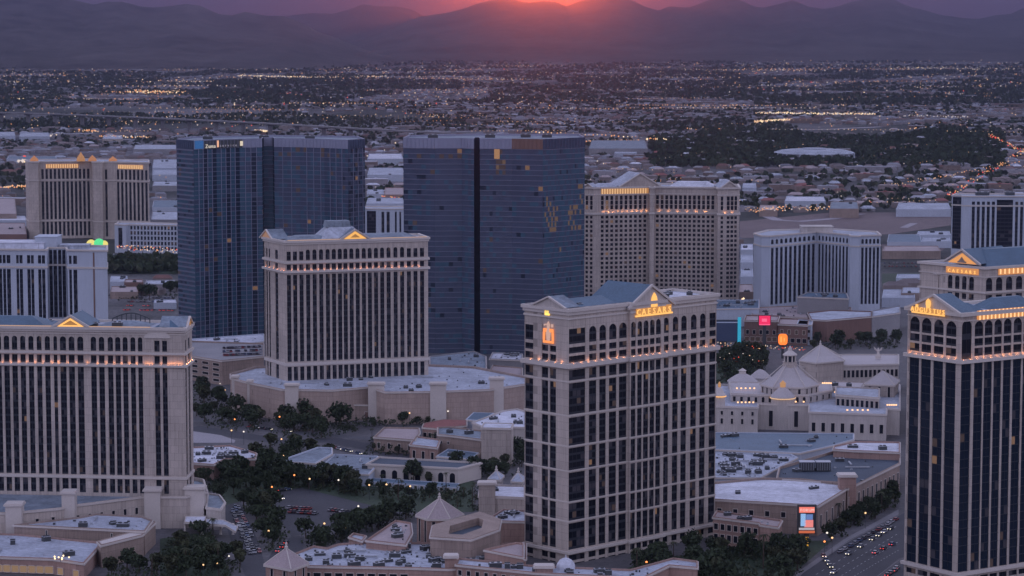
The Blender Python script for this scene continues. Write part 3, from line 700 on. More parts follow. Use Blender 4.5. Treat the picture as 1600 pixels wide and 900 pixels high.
# ---- left foreground tower
C = W(289, 1153); O = along(C, 174, 128); e2 = along(C, 87.5, 21); bk = along(O, 84, 28); bk2 = along(C, 102, 29)
z = lambda v: zof(v, 1160)
T1 = Tower('striped_hotel_tower', 'beige striped hotel tower at the left edge with a small gold pediment', [O, C, e2, bk2, bk], 0, zof(510, 1158))
px = [(0, 15), (40, 80), (105, 145), (172, 210), (238, 275), (305, 340), (370, 408), (440, 465), (492, 537), (562, 605), (632, 677), (740, 780), (805, 845), (877, 915), (937, 975), (997, 1033), (1060, 1095), (1120, 1152)]
us = [(a / 5.161, b / 5.161) for a, b in px]; us[0] = (-4.5, us[0][1]); us = [(-56, -48), (-43, -35), (-30, -22), (-17, -9)] + us
rw = [(z(768), z(746.5), 's'), (z(740), z(572.5), 's'), (z(566), z(554), 's')]
rwA = rw + [(z(547), z(525), 'arch')]; rwB = rw + [(z(547), z(530), 's')]
T1.fill(0, T1.bays(0, [(a, b, rwA) for a, b in us] + [(242.6, 250, rwB), (254.8, 261.6, rwB)]), rwA, fh=3.3, lit=.022)
T1.fill(1, T1.bays(1, [(290.3, 292.4), (295, 297.6)]), rwB)
T1.ring(z(552), z(548.5), .9); T1.ring(z(571), z(567.5), 1.1, name='lit_cornice'); T1.ring(z(745.5), z(741.5), .5); T1.ring(T1.z1 - 1.4, T1.z1 - .1, 1.2); T1.ring(z(521), z(519.5), .3); T1.ring(T1.z1 - 2.4, T1.z1 - 1.5, .6)
T1.finish(); r_ = T1.root; f0 = T1.face(0); f1 = T1.face(1)
uplights(r_, f0, [(T1.s(0, us[i][1]) + T1.s(0, us[i + 1][0])) / 2 for i in range(len(us) - 1) if us[i][0] > -15] + [T1.s(0, u_) for u_ in (228, 233, 238, 252.5, 264, 269, 274, 279, 284)], z(567.5) + .02, ln=1.0, m='uplight')
uplights(r_, f1, [3, 8, 13, 18], z(567.5) + .02, ln=1.2)
gl = MB(); f0.box(gl, 2, T1.s(0, 84), T1.z1 - .02, T1.z1 + .28, .7, 1.0, 0, back=True); f0.box(gl, T1.s(0, 140), T1.s(0, 237), T1.z1 - .02, T1.z1 + .28, .7, 1.0, 0, back=True); gl.build('eaves_light_strip', E('eaves_glow', (1, .58, .34), .55), r_)
a0, b0 = T1.s(0, 86), T1.s(0, 139)
pediment(r_, f0, a0, b0, T1.z1 - .6, 5.0, 1, back=20, roofm='roof_blue')
m0 = (a0 + b0) / 2; pd = MB(); q0 = T1.z1 - .5
o_tri = [(a0 + 1.6, q0 + .35), (b0 - 1.6, q0 + .35), (m0, q0 + 4.3)]; i_tri = [(a0 + 4.2, q0 + 1.1), (b0 - 4.2, q0 + 1.1), (m0, q0 + 3.3)]
for i in range(3):
    j = (i + 1) % 3; pd.face([f0.p(o_tri[i][0], .6, o_tri[i][1]), f0.p(o_tri[j][0], .6, o_tri[j][1]), f0.p(i_tri[j][0], .6, i_tri[j][1]), f0.p(i_tri[i][0], .6, i_tri[i][1])])
pd.build('floodlit_pediment_glow', 'gold', r_)  # floodlight on the pediment put in as glowing faces
pd = MB(); pd.face([f0.p(x, .55, zz) for x, zz in i_tri]); pd.build('tympanum', E('dim_floodlit_glow', (1, .45, .1), .35), r_)  # inner face glows faintly for the same floodlight
# right pavilion: segmental gable, hip and lit finial
sA, sB = T1.s(0, 227), T1.s(0, 268); mb = MB(); n = 10; pts = [(sA + (sB - sA) * i / n, z(523) + 3.6 * math.sin(math.pi * i / n)) for i in range(n + 1)]
for i in range(n):
    mb.face([f0.p(pts[i][0], .5, z(526)), f0.p(pts[i + 1][0], .5, z(526)), f0.p(pts[i + 1][0], .5, pts[i + 1][1]), f0.p(pts[i][0], .5, pts[i][1])]); mb.face([f0.p(pts[i][0], .5, pts[i][1]), f0.p(pts[i + 1][0], .5, pts[i + 1][1]), f0.p(pts[i + 1][0], .01, pts[i + 1][1]), f0.p(pts[i][0], .01, pts[i][1])])
mb.build('segmental_gable', 'trim', r_)
qq = lambda s_, t_, z_: f0.p(s_, -t_, z_); zz = T1.z1 - 1.0
for (s_, t_, w2, d2, hh, mt) in ((T1.s(0, 236), 1.5, 14, 22, 3.4, 'roof_blue'), (T1.s(0, -60), 3, 40, 22, 4, 'roof_blue'), (T1.s(0, 145), 6, 24, 18, 2.2, 'roof_grey')):
    mb = MB(); a = [qq(s_, t_, zz), qq(s_ + w2, t_, zz), qq(s_ + w2, t_ + d2, zz), qq(s_, t_ + d2, zz)]; i_ = min(w2, d2) / 2 - 1
    b = [qq(s_ + i_, t_ + i_, zz + hh), qq(s_ + w2 - i_, t_ + i_, zz + hh), qq(s_ + w2 - i_, t_ + d2 - i_, zz + hh), qq(s_ + i_, t_ + d2 - i_, zz + hh)]
    for i in range(4): mb.face([a[i], a[(i + 1) % 4], b[(i + 1) % 4], b[i]])
    mb.face(b); mb.build('hip_roof', mt, r_)
pediment(r_, f1, 4, 18, T1.z1 - .6, 4.2, 1, wallm=E('dim_floodlit_glow', (1, .45, .1), .35), back=12, roofm='roof_grey', thick=.6)  # floodlit look of the end gable comes from its own emission
uplights(r_, f1, [8, 11, 14], T1.z1 - .3, t=1.0, ln=1.5, m='uplight2')
for k in range(9): hvac(T1.roof, *[c for c in qq(rng.uniform(10, 112), rng.uniform(6, 24), 0)[:2]], T1.z1 - 1.2, rng.uniform(2, 6), 2.4, rng.uniform(1.2, 2.6), R(-6))
bl = MB(); 
for i in range(9):
    s_ = T1.s(0, 160) + i * 2.2; zq = T1.z1 + 1.5 + 2.6 * math.sin(i / 8 * math.pi); bl.tube(qq(s_, 20, T1.z1 - 1), qq(s_, 20, zq), .25, .25, 5)
    if i: bl.tube(qq(s_ - 2.2, 20, zo), qq(s_, 20, zq), .3, .3, 5)
    zo = zq
bl.build('rooftop_railing', 'darkmetal', T1.roof)

# ---- middle tower with the gold pediment
C = W(447, 1505); Rt = along(C, 18, 1); L2 = s_of(Face(C, Rt), 669); Rt = along(C, 18, L2); lf = along(C, 118, 33); bk = along(Rt, 105, 27)
z = lambda v: zof(v, 1507)
T2 = Tower('wide_hotel_tower', 'wide beige tower on a salmon podium before the glass towers, small gold pediment mid roof', [C, Rt, bk, lf], 0, zof(376, 1505), wallm='beige')
st = [222, 253, 285, 318, 351, 384, 417, 448, 478, 506, 536, 567, 598, 628, 659, 690, 722, 757, 790, 824, 857, 890]
us = [(380 + a / 3.215, 380 + (a + 18.5) / 3.215) for a in st]
rw = [(z(594.5), z(573), 's'), (z(565), z(429.5), 's'), (z(422), z(413.5), 's')]
rwA = rw + [(z(407), z(390.5), 'arch')]; rwB = rw + [(z(407), z(393), 's')]; rwC = rw + [(z(407), z(389), 'arch')]
T2.fill(0, T2.bays(0, [(a, b, rwB if i < 3 or i > 18 else rwA) for i, (a, b) in enumerate(us)]), rwA, fh=3.3, lit=.025)
T2.fill(3, T2.bays(3, [(412.8, 415), (416.6, 418.6), (420.4, 422.6), (430.5, 434.8)]), rwB, fh=3.3)
T2.ring(z(411.8), z(408.3), .9); T2.ring(z(426.5), z(423), 1.1, name='lit_cornice'); T2.ring(z(571.5), z(567), .5); T2.ring(T2.z1 - 1.4, T2.z1 - .1, 1.2); T2.ring(T2.z1 - 2.6, T2.z1 - 1.5, .6)
T2.finish(); r_ = T2.root; f0 = T2.face(0); f3 = T2.face(3)
uplights(r_, f0, [(T2.s(0, us[i][1]) + T2.s(0, us[i + 1][0])) / 2 for i in range(len(us) - 1)], z(423) + .02, ln=1.0, h=.14, m=E('soft_uplight', (1, .38, .18), 26.0)); uplights(r_, f3, [3, 9, 15, 21, 27, 31], z(423) + .02, ln=1.2, m=MATS['soft_uplight'])
gl = MB(); f0.box(gl, 1, T2.s(0, 534), T2.z1 - .02, T2.z1 + .3, .7, 1.0, 0, back=True); f0.box(gl, T2.s(0, 577), f0.L - 1, T2.z1 - .02, T2.z1 + .3, .7, 1.0, 0, back=True); gl.build('eaves_light_strip', MATS['eaves_glow'], r_)
a0, b0 = T2.s(0, 533.5), T2.s(0, 577); m0 = (a0 + b0) / 2
pediment(r_, f0, a0, b0, T2.z1 - .5, 5.6, 1, back=22, roofm='roof_grey')
pd = MB(); q0 = T2.z1 - .4; pd.face([f0.p(a0 + 1.5, .6, q0 + .4), f0.p(b0 - 1.5, .6, q0 + .4), f0.p(m0, .6, q0 + 5)]); pd.build('floodlit_pediment_glow', E('soft_floodlit_glow', (1, .50, .12), .95), r_)  # whole gable face glows in place of floodlight
pd = MB(); pd.face([f0.p(m0 - 3, .75, q0 + 1.2), f0.p(m0 + 3, .75, q0 + 1.2), f0.p(m0, .75, q0 + 3.4)]); pd.build('tympanum', E('dim_floodlit_glow', (1, .45, .1), .35), r_)
a3, b3 = T2.s(3, 409.5), T2.s(3, 428)
pediment(r_, f3, a3, b3, T2.z1 - 1.2, 5.4, 1, wallm=E('pale_floodlit_glow', (1, .52, .32), .28), back=10, roofm='roof_grey', thick=.7)  # glowing gable wall stands in for floodlight
qq = lambda s_, t_, z_: f0.p(s_, -t_, z_); zz = T2.z1 - .9
def frustum(s0, t0, w2, d2, z_, hh, i_, mt, nm='hip_roof'):
    mb = MB(); a = [qq(s0, t0, z_), qq(s0 + w2, t0, z_), qq(s0 + w2, t0 + d2, z_), qq(s0, t0 + d2, z_)]
    b = [qq(s0 + i_, t0 + i_, z_ + hh), qq(s0 + w2 - i_, t0 + i_, z_ + hh), qq(s0 + w2 - i_, t0 + d2 - i_, z_ + hh), qq(s0 + i_, t0 + d2 - i_, z_ + hh)]
    for i in range(4): mb.face([a[i], a[(i + 1) % 4], b[(i + 1) % 4], b[i]])
    mb.face(b); return mb.build(nm, mt, r_)
frustum(4, 1.2, L2 - 8, 23, zz, 2.6, 6, 'roof_grey')
frustum(T2.s(0, 505), 3, 27, 22, zz + 1, 6.5, 6.2, 'roof')
frustum(T2.s(0, 517), 9, 15, 9, zz + 7.4, 3.6, .6, 'roof_grey', 'penthouse')
# ---- dark glass towers
def glass_face(T, i, pitch, floors, m=('cglass', 'cglass2', 'cglass_dark', 'lit', 'litdim'), w=(.8, .15, .05), lit=.004, litbox=None, fins=True, bands=True, z1=None, fin_m='crown', band_d=.28, band_h=.55, band_m='mull', dark_cols=False):
    """curtain wall: panes in one part, a ledge part per floor, a fin part per module"""
    T.done.add(i); fc = T.face(i); fwd = T.facew(i); z1 = z1 or T.z1; mb = MB(); n = max(1, round(fc.L / pitch)); h = (z1 - T.z0) / floors
    for a in range(n):
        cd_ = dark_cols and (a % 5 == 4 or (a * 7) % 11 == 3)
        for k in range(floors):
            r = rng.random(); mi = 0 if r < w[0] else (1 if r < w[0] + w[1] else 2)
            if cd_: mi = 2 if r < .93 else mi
            l_ = lit
            if litbox:
                for (fa, fb, ka, kb, lv) in litbox:
                    if fa <= a / n <= fb and ka <= k / floors <= kb: l_ = lv
            if rng.random() < l_: mi = 4 if rng.random() < .75 else 3
            fc.quad(mb, fc.L * a / n, fc.L * (a + 1) / n, T.z0 + k * h, T.z0 + (k + 1) * h, 0, mi)
    mb.build('glass_wall', list(m), T.root)
    if bands:
        for k in range(1, floors + 1):
            b = MB(); zz = T.z0 + k * h; fc.box(b, 0, fc.L, zz - band_h, zz, 0, band_d, 0, ends=(0, 0)); b.build('floor_ledge', band_m, T.root)
    if fins:
        for a in range(1, n):
            if a % fins_every(pitch): continue
            b = MB(); s_ = fc.L * a / n; fc.box(b, s_ - .16, s_ + .16, T.z0, z1, 0, .42, 0, tb=False); b.build('mullion', fin_m, T.root)
def fins_every(p): return 1 if p > 4 else 2
def crown(T, edges, z0, z1, m='crown', d=.5, fin=3.0):
    for i in edges:
        fc = T.face(i); b = MB(); fc.box(b, 0, fc.L, z0, z1, 0, d, 0, ends=(1, 1), back=False)
        s_ = fin
        while s_ < fc.L: fc.box(b, s_ - .12, s_ + .12, z0, z1, d, d + .25, 0); s_ += fin
        b.build('crown_panel', m, T.root)

M['glow_pane'] = E('glow_pane', (1, .56, .28), .085)
D0 = 1850
foot = [W(278, 1866), W(305, 1846), W(340, 1862), W(376, 1874), W(411, 1880), W(413, 1897), W(428, 1897), W(430, 1885), W(470, 1880), W(508, 1870), W(545, 1855), W(571, 1872), W(560, 1915), W(430, 1935), W(300, 1910)]
T6 = Tower('glass_hotel_tower', 'left dark blue glass tower with small lit logo and lettering on its crown', foot, 0, zof(218, 1860), roofm='roof_grey')
zc = zof(232, 1862); FLR = 42
lb = [(0, 1, .6, .7, .03), (.3, .9, .45, .62, .02)]
glass_face(T6, 0, 3.2, FLR, w=(.5, .4, .1), lit=.006, fins=False, z1=zc, band_h=1.2)
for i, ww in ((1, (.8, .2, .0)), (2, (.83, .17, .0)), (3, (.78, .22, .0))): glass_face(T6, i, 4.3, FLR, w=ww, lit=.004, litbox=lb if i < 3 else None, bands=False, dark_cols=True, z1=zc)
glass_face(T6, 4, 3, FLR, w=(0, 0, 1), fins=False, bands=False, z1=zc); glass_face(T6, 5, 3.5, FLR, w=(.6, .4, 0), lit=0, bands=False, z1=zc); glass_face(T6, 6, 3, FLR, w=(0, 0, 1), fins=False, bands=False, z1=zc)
for i in (7, 8, 9): glass_face(T6, i, 3.1, FLR, w=(.35, .64, .01), lit=.012, litbox=[(.1, .9, .93, 1, .12), (.2, .5, .55, .62, .1)], bands=False, z1=zc)
glass_face(T6, 10, 3.1, FLR, w=(.2, .5, .3), lit=.01, bands=False, z1=zc)
for i in (11, 12, 13, 14): glass_face(T6, i, 12, FLR, w=(.5, .5, 0), fins=False, bands=False, z1=zc, lit=0)
jm = MB()
for i in range(1, 11):
    fc = T6.face(i); h = (zc - T6.z0) / FLR
    for k in range(1, FLR): fc.box(jm, 0, fc.L, k * h - .55, k * h, 0, .12, 0, ends=(0, 0), tb=False)
tag(jm.build('floor_lines', 'mull', T6.root), kind='stuff')
crown(T6, [1, 2, 3, 5, 7, 8, 9], zc, T6.z1); crown(T6, [0, 10], zc, T6.z1, m='cglass2', d=.3); crown(T6, [4, 6, 11, 12, 13, 14], zc, T6.z1, m='cglass_dark', d=.2)
T6.roof = core_and_roof(T6.root, T6.poly, 0, T6.z1, roofm='roof_grey', wallm='crown'); r_ = T6.root
f1, f2, f3 = T6.face(1), T6.face(2), T6.face(3)
def pb(fc, s0, s1, v0, v1, m, nm, t=.8, T=T6): 
    b = MB(); fc.box(b, s0, s1, zof(v0, 1862), zof(v1, 1862), t - .3, t, 0, back=True); return b.build(nm, m, T.root)
pb(f1, .5, 8.5, 231, 218.6, E('logo_blue', (.015, .10, .30), .9), 'logo_panel')
pb(f1, 9.5, f1.L, 232, 219, 'darkmetal', 'sign_board', .7); pb(f2, 0, f2.L, 232, 219, 'darkmetal', 'sign_board', .7); pb(f3, 0, 2, 232, 219, 'darkmetal', 'sign_board', .7)
letters(r_, f1, 'ZENIT', f1.L - 3.4, zof(230.5, 1862), 3.6, t=.9, m=E('white_sign', (1, .86, .7), .65), spacing=.62) if False else None
for k, ch in enumerate('Zuma'): letters(r_, f1, ch, 11.5 + k * 2.6, zof(230.5, 1862), 3.8, t=.85, m='white_sign_', spacing=1) if 'white_sign_' in M else (M.__setitem__('white_sign_', E('white_sign', (1, .88, .75), .6)), letters(r_, f1, ch, 11.5, zof(230.5, 1862), 3.8, t=.85, m='white_sign_'))
M['dimletter'] = E('dim_letter', (.75, .7, .9), .30)
for k in range(7): letters(r_, f2, 'serviceo'[k], 3 + k * 2.2, zof(229.5, 1862), 2.8, t=.85, m='dimletter')
pb(f2, .2, 1.6, 230, 219.5, E('lamp_orange', (1, .5, .3), .9), 'sign_light', .95); pb(f3, .3, 2.4, 229, 221.5, E('lamp_pale', (1, .85, .65), .7), 'sign_light', .95)

foot = [W(631, 1776), W(680, 1768), W(722, 1770), W(741, 1762), W(742.5, 1778), W(749, 1778), W(750, 1764), W(800, 1760), W(848, 1752), W(913, 1782), W(905, 1830), W(740, 1835), W(640, 1815)]
T7 = Tower('glass_hotel_tower', 'middle dark glass tower with banded floors and glowing windows on its right wing', foot, 0, zof(216, 1765), roofm='roof_grey')
zc = zof(232, 1765); FLR = 40
glass_face(T7, 0, 3.2, FLR, w=(0.1, .82, .08), lit=.008, litbox=[(.3, 1, .93, 1, .3)], fins=False, z1=zc); glass_face(T7, 1, 3.2, FLR, w=(.12, .86, .02), lit=.008, litbox=[(0, .9, .93, 1, .2)], fins=False, z1=zc)
glass_face(T7, 2, 3.2, FLR, w=(.4, .6, 0), lit=.0, fins=False, z1=zc, bands=True)
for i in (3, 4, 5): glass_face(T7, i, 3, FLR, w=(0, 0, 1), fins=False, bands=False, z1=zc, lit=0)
glass_face(T7, 6, 2.2, FLR, m=('cglass', 'cglass2', 'cglass_dark', 'glow_pane', 'litdim'), w=(.12, .86, .02), lit=.006, litbox=[(.45, .75, .86, 1, .75)], fins=False, z1=zc); glass_face(T7, 7, 3.2, FLR, w=(.1, .86, .04), lit=.006, fins=False, z1=zc)
glass_face(T7, 8, 1.7, FLR, m=('cglass', 'cglass2', 'cglass_dark', 'glow_pane', 'glow_pane'), w=(.55, .42, .03), lit=.003, litbox=[(0.02, .34, .60, .70, .42), (.08, .26, .70, .79, .35), (.60, .85, .60, .70, .45), (.84, .93, .58, .88, .22)], fins=False, z1=zc, band_h=.5, band_d=.12)
for i in (9, 10, 11, 12): glass_face(T7, i, 12, FLR, w=(.5, .5, 0), fins=False, bands=False, z1=zc, lit=0)
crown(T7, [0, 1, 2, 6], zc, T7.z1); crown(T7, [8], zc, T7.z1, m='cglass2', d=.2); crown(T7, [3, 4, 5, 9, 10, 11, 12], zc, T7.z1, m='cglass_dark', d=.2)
crown(T7, [7], zc, T7.z1, m='brown', d=.5)
fc = T7.face(6); b = MB(); fc.box(b, fc.L * .45, fc.L * .62, zc - 7, zc - .3, .3, .5, 0, back=True); b.build('lit_lounge_window', E('lounge', (1, .5, .22), .32), T7.root)
T7.roof = core_and_roof(T7.root, T7.poly, 0, T7.z1, roofm='roof_grey', wallm='crown')
for T, sp in ((T6, [(20, 25), (60, 40), (95, 30)]), (T7, [(20, 20), (60, 25), (85, 30), (100, 28)])):
    for (a, b) in sp: hvac(T.roof, a, b, T.z1 - 1.2, 7, 4, 2.2)

# ---- white two wing tower (right of centre, far side)
foot = [W(1178, 2012), W(1190, 1990), W(1203, 1988), W(1276, 2030), W(1328, 2000), W(1328.5, 1990), W(1343, 1988), W(1344, 1994), W(1376, 1997), W(1370, 2030), W(1290, 2062), W(1200, 2045)]
z = lambda v: zof(v, 2000)
T11 = Tower('white_hotel_tower', 'pale two winged hotel tower with thin dark window stripes and a boxy penthouse', foot, 0, zof(366, 2000), wallm='white')
rw = [(z(474), z(386), 's'), (z(380), z(372.5), 'arch')]
T11.fill(2, T11.bays(2, lin(1205, 10, 7.15, 3.9)), rw, lit=.003); T11.fill(3, T11.bays(3, lin(1279, 9, 5.4, 2.6)), rw, lit=.003); T11.fill(7, T11.bays(7, lin(1346.3, 5, 6.0, 3.2)), rw, lit=.003)
T11.ring(z(384), z(382), .5); T11.ring(T11.z1 - 1.2, T11.z1, .7); T11.finish()
p_ = MB(); a, b = xof(1253, 2020), xof(1302, 2020); o = T11.o
p_.box(a - o.x, b - o.x, 2028 - o.y, 2044 - o.y, T11.z1 - 1.2, zof(355, 2028)); p_.box(a - o.x - .5, b - o.x + .5, 2027.5 - o.y, 2044.5 - o.y, zof(355, 2028), zof(355, 2028) + .6)
p_.build('penthouse', 'beige_light', T11.root)
low_building('podium_block', 'plain grey block at the foot of the pale two wing tower', 'building', [(1246, 463), (1326, 466), (1322, 457), (1262, 456)], zof(463, 1930), wallm='grey', roofm='roof_blue', units=3, openings=[(0, 6, 5, 2, 6, 'glass2')])

# ---- wide beige tower behind
foot = [W(906, 2085), W(911, 2052), W(928, 2048), W(1014.5, 2060), W(1015, 2053), W(1022, 2053), W(1022.5, 2060), W(1120, 2052), W(1121, 2042), W(1155, 2046), W(1152, 2090), W(1020, 2100)]
z = lambda v: zof(v, 2052)
T10 = Tower('punched_window_hotel_tower', 'wide beige tower with small square windows and gold frieze, right of middle glass tower', foot, 0, zof(292, 2052), wallm='beige')
M['beige_'] = M['tan']
rw = [(z(480), z(337), 's'), (z(328), z(306), 's')]
wm = ('glass', 'beige', 'lit', 'curtain', 'litdim')
_wm = window_mesh
def window_mesh(fc, s0, s1, z0, z1, kind, fh, lit=.02, arch=False, mats=('glass', 'spandrel', 'lit', 'curtain', 'litdim')):
    if mats[1] != 'beige': return _wm(fc, s0, s1, z0, z1, kind, fh, lit, arch, mats)
    mb = MB(); n = max(1, round((z1 - z0) / 3.75)); h = (z1 - z0) / n; k_ = .42 if n > 6 else .12
    for k in range(n):
        a = z0 + k * h; fc.box(mb, s0, s1, a, a + h * k_, -TH, -.25, 1, ends=(0, 0)); r = rng.random()
        fc.quad(mb, s0, s1, a + h * k_, a + h, -TH + .1, 2 if r < lit * .4 else (4 if r < lit else 0))
    return mb.mesh('window', list(mats))
T10.fill(1, T10.bays(1, [(915, 918.5), (922, 925.5)]), rw, winmats=wm); T10.fill(2, T10.bays(2, lin(939, 10, 7.4, 3.9)), rw, winmats=wm, lit=.03)
T10.fill(6, T10.bays(6, lin(1025, 13, 7.2, 3.9)), rw, winmats=wm, lit=.04); T10.fill(8, T10.bays(8, [(1126, 1129.5), (1135.5, 1139.5), (1141.5, 1145.5), (1147.5, 1151)]), rw, winmats=wm)
window_mesh = _wm
T10.ring(z(335), z(332), .8, name='lit_cornice'); T10.ring(T10.z1 - 1.3, T10.z1, 1.0); T10.ring(z(304.5), z(303), .4); T10.finish(); r_ = T10.root
f2, f6, f8 = T10.face(2), T10.face(6), T10.face(8)
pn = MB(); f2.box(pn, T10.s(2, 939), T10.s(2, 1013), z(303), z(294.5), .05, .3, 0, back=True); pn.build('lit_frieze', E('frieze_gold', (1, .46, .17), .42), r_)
for k in range(18):
    pn = MB(); s_ = T10.s(2, 940) + k * 2.15; f2.box(pn, s_, s_ + .7, z(303), z(295), .3, .55, 0); pn.build('frieze_rib', E('frieze_pale', (1, .62, .3), .85), r_)
M['up10'] = E('up10', (1, .42, .16), 45)
uplights(r_, f2, [T10.s(2, 943 + 7.4 * k) for k in range(10)], z(332) + .02, ln=1.5, m='up10'); uplights(r_, f6, [T10.s(6, 1030 + 14.4 * k) for k in range(6)], z(332) + .02, ln=1.5, m='up10'); uplights(r_, f8, [6, 12], z(332) + .02, ln=1.5, m='up10')
pediment(r_, f2, T10.s(2, 968), f2.L + 9, T10.z1 - .5, 10.5, 1, wallm='beige', back=30, roofm='roof')
pediment(r_, f8, 3, f8.L - 2, T10.z1 - .5, 5, 1, wallm='beige', back=20, roofm='roof')
pediment(r_, T10.face(1), 1, 8, T10.z1 - .5, 3, 1, wallm='beige', back=10, roofm='roof', thick=.6)
qq = lambda s_, t_, z_: f6.p(s_, -t_, z_); frustum(T10.s(6, 1042), 3, 38, 24, T10.z1 - .9, 4.2, 7, 'roof_white'); qq = lambda s_, t_, z_: f2.p(s_, -t_, z_); frustum(2, 3, 22, 22, T10.z1 - .9, 3, 7, 'roof')

# ---- far left twin wing tower
foot = [W(40, 2740), W(44, 2708), W(60, 2705), W(62, 2712), W(143, 2720), W(145, 2706), W(160, 2700), W(163, 2706), W(180, 2706), W(233, 2690), W(232, 2740), W(130, 2765)]
z = lambda v: zof(v, 2710)
T8 = Tower('distant_hotel_tower', 'distant mauve tower of two wings with gold friezes, left of the blue glass tower', foot, 0, zof(252, 2706), wallm='beige')
rw = [(z(369), z(347), 's'), (z(343), z(284), 's'), (z(280), z(264.5), 's')]
T8.fill(3, T8.bays(3, lin(65, 12, 6.5, 3.3)), rw, lit=.002); T8.fill(8, T8.bays(8, lin(183, 8, 6.3, 3.2)), rw, lit=.002); T8.fill(6, T8.bays(6, []), rw); T8.fill(7, T8.bays(7, [(164.5, 167.5)]), rw)
T8.ring(z(282.5), z(281), .7); T8.ring(z(346), z(344.5), .7); T8.ring(T8.z1 - 1.5, T8.z1, .8); T8.finish(); r_ = T8.root
for i, a, b in ((3, 72, 123), (8, 185, 224)):
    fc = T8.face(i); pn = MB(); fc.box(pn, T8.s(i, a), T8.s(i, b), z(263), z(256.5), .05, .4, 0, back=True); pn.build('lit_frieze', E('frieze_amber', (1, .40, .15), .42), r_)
    for k in range(14):
        s_ = T8.s(i, a) + (T8.s(i, b) - T8.s(i, a)) * (k + .2) / 14; pn = MB(); fc.box(pn, s_, s_ + 1.1, z(263), z(257), .4, .7, 0); pn.build('frieze_rib', MATS['frieze_pale'], r_)
f3 = T8.face(3); o = T8.o
for u_, hh, mt in ((126, 7.5, 'frieze_gold'), (53, 4.5, 'frieze_amber'), (144, 5, 'frieze_amber'), (176, 4.0, 'frieze_amber')):
    mb = MB(); mb.lathe([(4.5, T8.z1 - .2), (4.5, T8.z1 + hh * .25), (3.4, T8.z1 + hh * .6), (1.2, T8.z1 + hh), (.3, T8.z1 + hh * 1.25)], 12, xof(u_, 2712, 80) - o.x, 2714 - o.y); mb.build('roof_cupola', MATS[mt], r_)

# ---- pale blue tower on the left
foot = [W(-60, 1712), W(74, 1706), W(76, 1722), W(104, 1722), W(106, 1704), W(168, 1700), W(168, 1735), W(-60, 1760)]
z = lambda v: zof(v, 1706)
T9 = Tower('pale_hotel_tower', 'blue grey hotel tower with broad white piers behind the left foreground tower', foot, 0, zof(389, 1706), wallm='white')
rw = [(z(500), z(421), 's'), (z(412), z(399), 's')]; rf = [(z(500), z(394), 's')]
T9.fill(0, T9.bays(0, [(-58, -50), (-46, -40), (-30, -22), (-12, -4), (-1, 3), (5, 9), (11, 16.5), (26, 29.5), (31, 35.5), (43, 47.5), (49, 53), (60, 64.5), (66, 70.5)]), rw, lit=.002)
T9.fill(2, T9.bays(2, [(77.5, 82), (84, 89), (91.5, 96), (98, 102.5)]), rf, lit=.002); T9.fill(4, T9.bays(4, [(108.5, 112), (115, 120.5)]), rw, lit=.002)
T9.ring(z(419), z(416), .5); T9.ring(T9.z1 - 1.2, T9.z1, .7); T9.finish()
f4 = T9.face(4); ln_ = MB(); s_ = T9.s(4, 147); f4.box(ln_, s_ - .5, s_ + .5, 0, T9.z1 - 2, .02, .25, 0); ln_.build('dark_joint', 'brown', T9.root)
o = T9.o
for a, b, v0, v1, y0, y1, mt in ((-60, 72, 380, 389, 1722, 1745, 'roof_white'), (58, 92, 371, 389, 1724, 1744, 'white'), (96, 140, 384, 389, 1722, 1735, 'roof')):
    mb = MB(); mb.box(xof(a, y0) - o.x, xof(b, y0) - o.x, y0 - o.y, y1 - o.y, T9.z1 - 1.2, zof(v0, y0)); mb.box(xof(a, y0) - o.x - .4, xof(b, y0) - o.x + .4, y0 - .4 - o.y, y1 + .4 - o.y, zof(v0, y0), zof(v0, y0) + .5); mb.build('penthouse', mt, T9.root)
# its lower wing
foot = [W(1487, 2312), W(1503, 2306), W(1504, 2300), W(1640, 2296), W(1640, 2330), W(1495, 2340)]
z = lambda v: zof(v, 2300)
T12 = Tower('distant_white_tower', 'distant white tower with dark glass bands behind the blue roofs at right edge', foot, 0, zof(306, 2300), wallm='white')
rw = [(z(390), z(323), 's'), (z(320), z(315), 's')]
T12.fill(0, T12.bays(0, [(1488.5, 1501.5)]), [(z(390), z(309), 's')]); T12.fill(2, T12.bays(2, lin(1518.7, 5, 7.8, 4.2) + [(1557.5, 1582.5, [(z(390), z(312), 's')])] + lin(1586.5, 5, 7.8, 4)), rw, lit=.02)
T12.ring(z(322.5), z(320.5), .4); T12.ring(T12.z1 - 1, T12.z1, .6); T12.finish()
hvac(T12.roof, 30, 14, T12.z1 - 1.2, 12, 6, 3); hvac(T12.roof, 55, 14, T12.z1 - 1.2, 8, 6, 3); 
foot = [W(568, 2606), W(592, 2600), W(634, 2600), W(634, 2640), W(568, 2640)]
z = lambda v: zof(v, 2600)
T13 = Tower('small_distant_tower', 'small distant white tower seen in the gap between the two dark glass towers', foot, 0, zof(326, 2600), wallm='white')
T13.fill(0, T13.bays(0, [(573, 587)]), [(z(372), z(330), 's')], lit=.01); T13.fill(1, T13.bays(1, [(596, 600), (604, 608.5), (617, 619.5), (624, 626.5)]), [(z(372), z(331), 's')])
T13.ring(T13.z1 - 1, T13.z1, .5); T13.finish()
foot = [W(178, 2546), W(196, 2540), W(200, 2546), W(278, 2536), W(290, 2560), W(185, 2580)]
z = lambda v: zof(v, 2542)
T14 = Tower('low_hotel_block', 'low pale hotel block with a grid of small windows below the distant twin wing tower', foot, 0, zof(351, 2540), wallm='white')
T14.fill(0, T14.bays(0, [(184, 190)]), [(z(388), z(356), 's')]); T14.fill(2, T14.bays(2, lin(203, 14, 5.3, 2.8)), [(z(391 - 8 * k), z(391 - 8 * k - 5.5), 's') for k in range(5)], lit=.08)
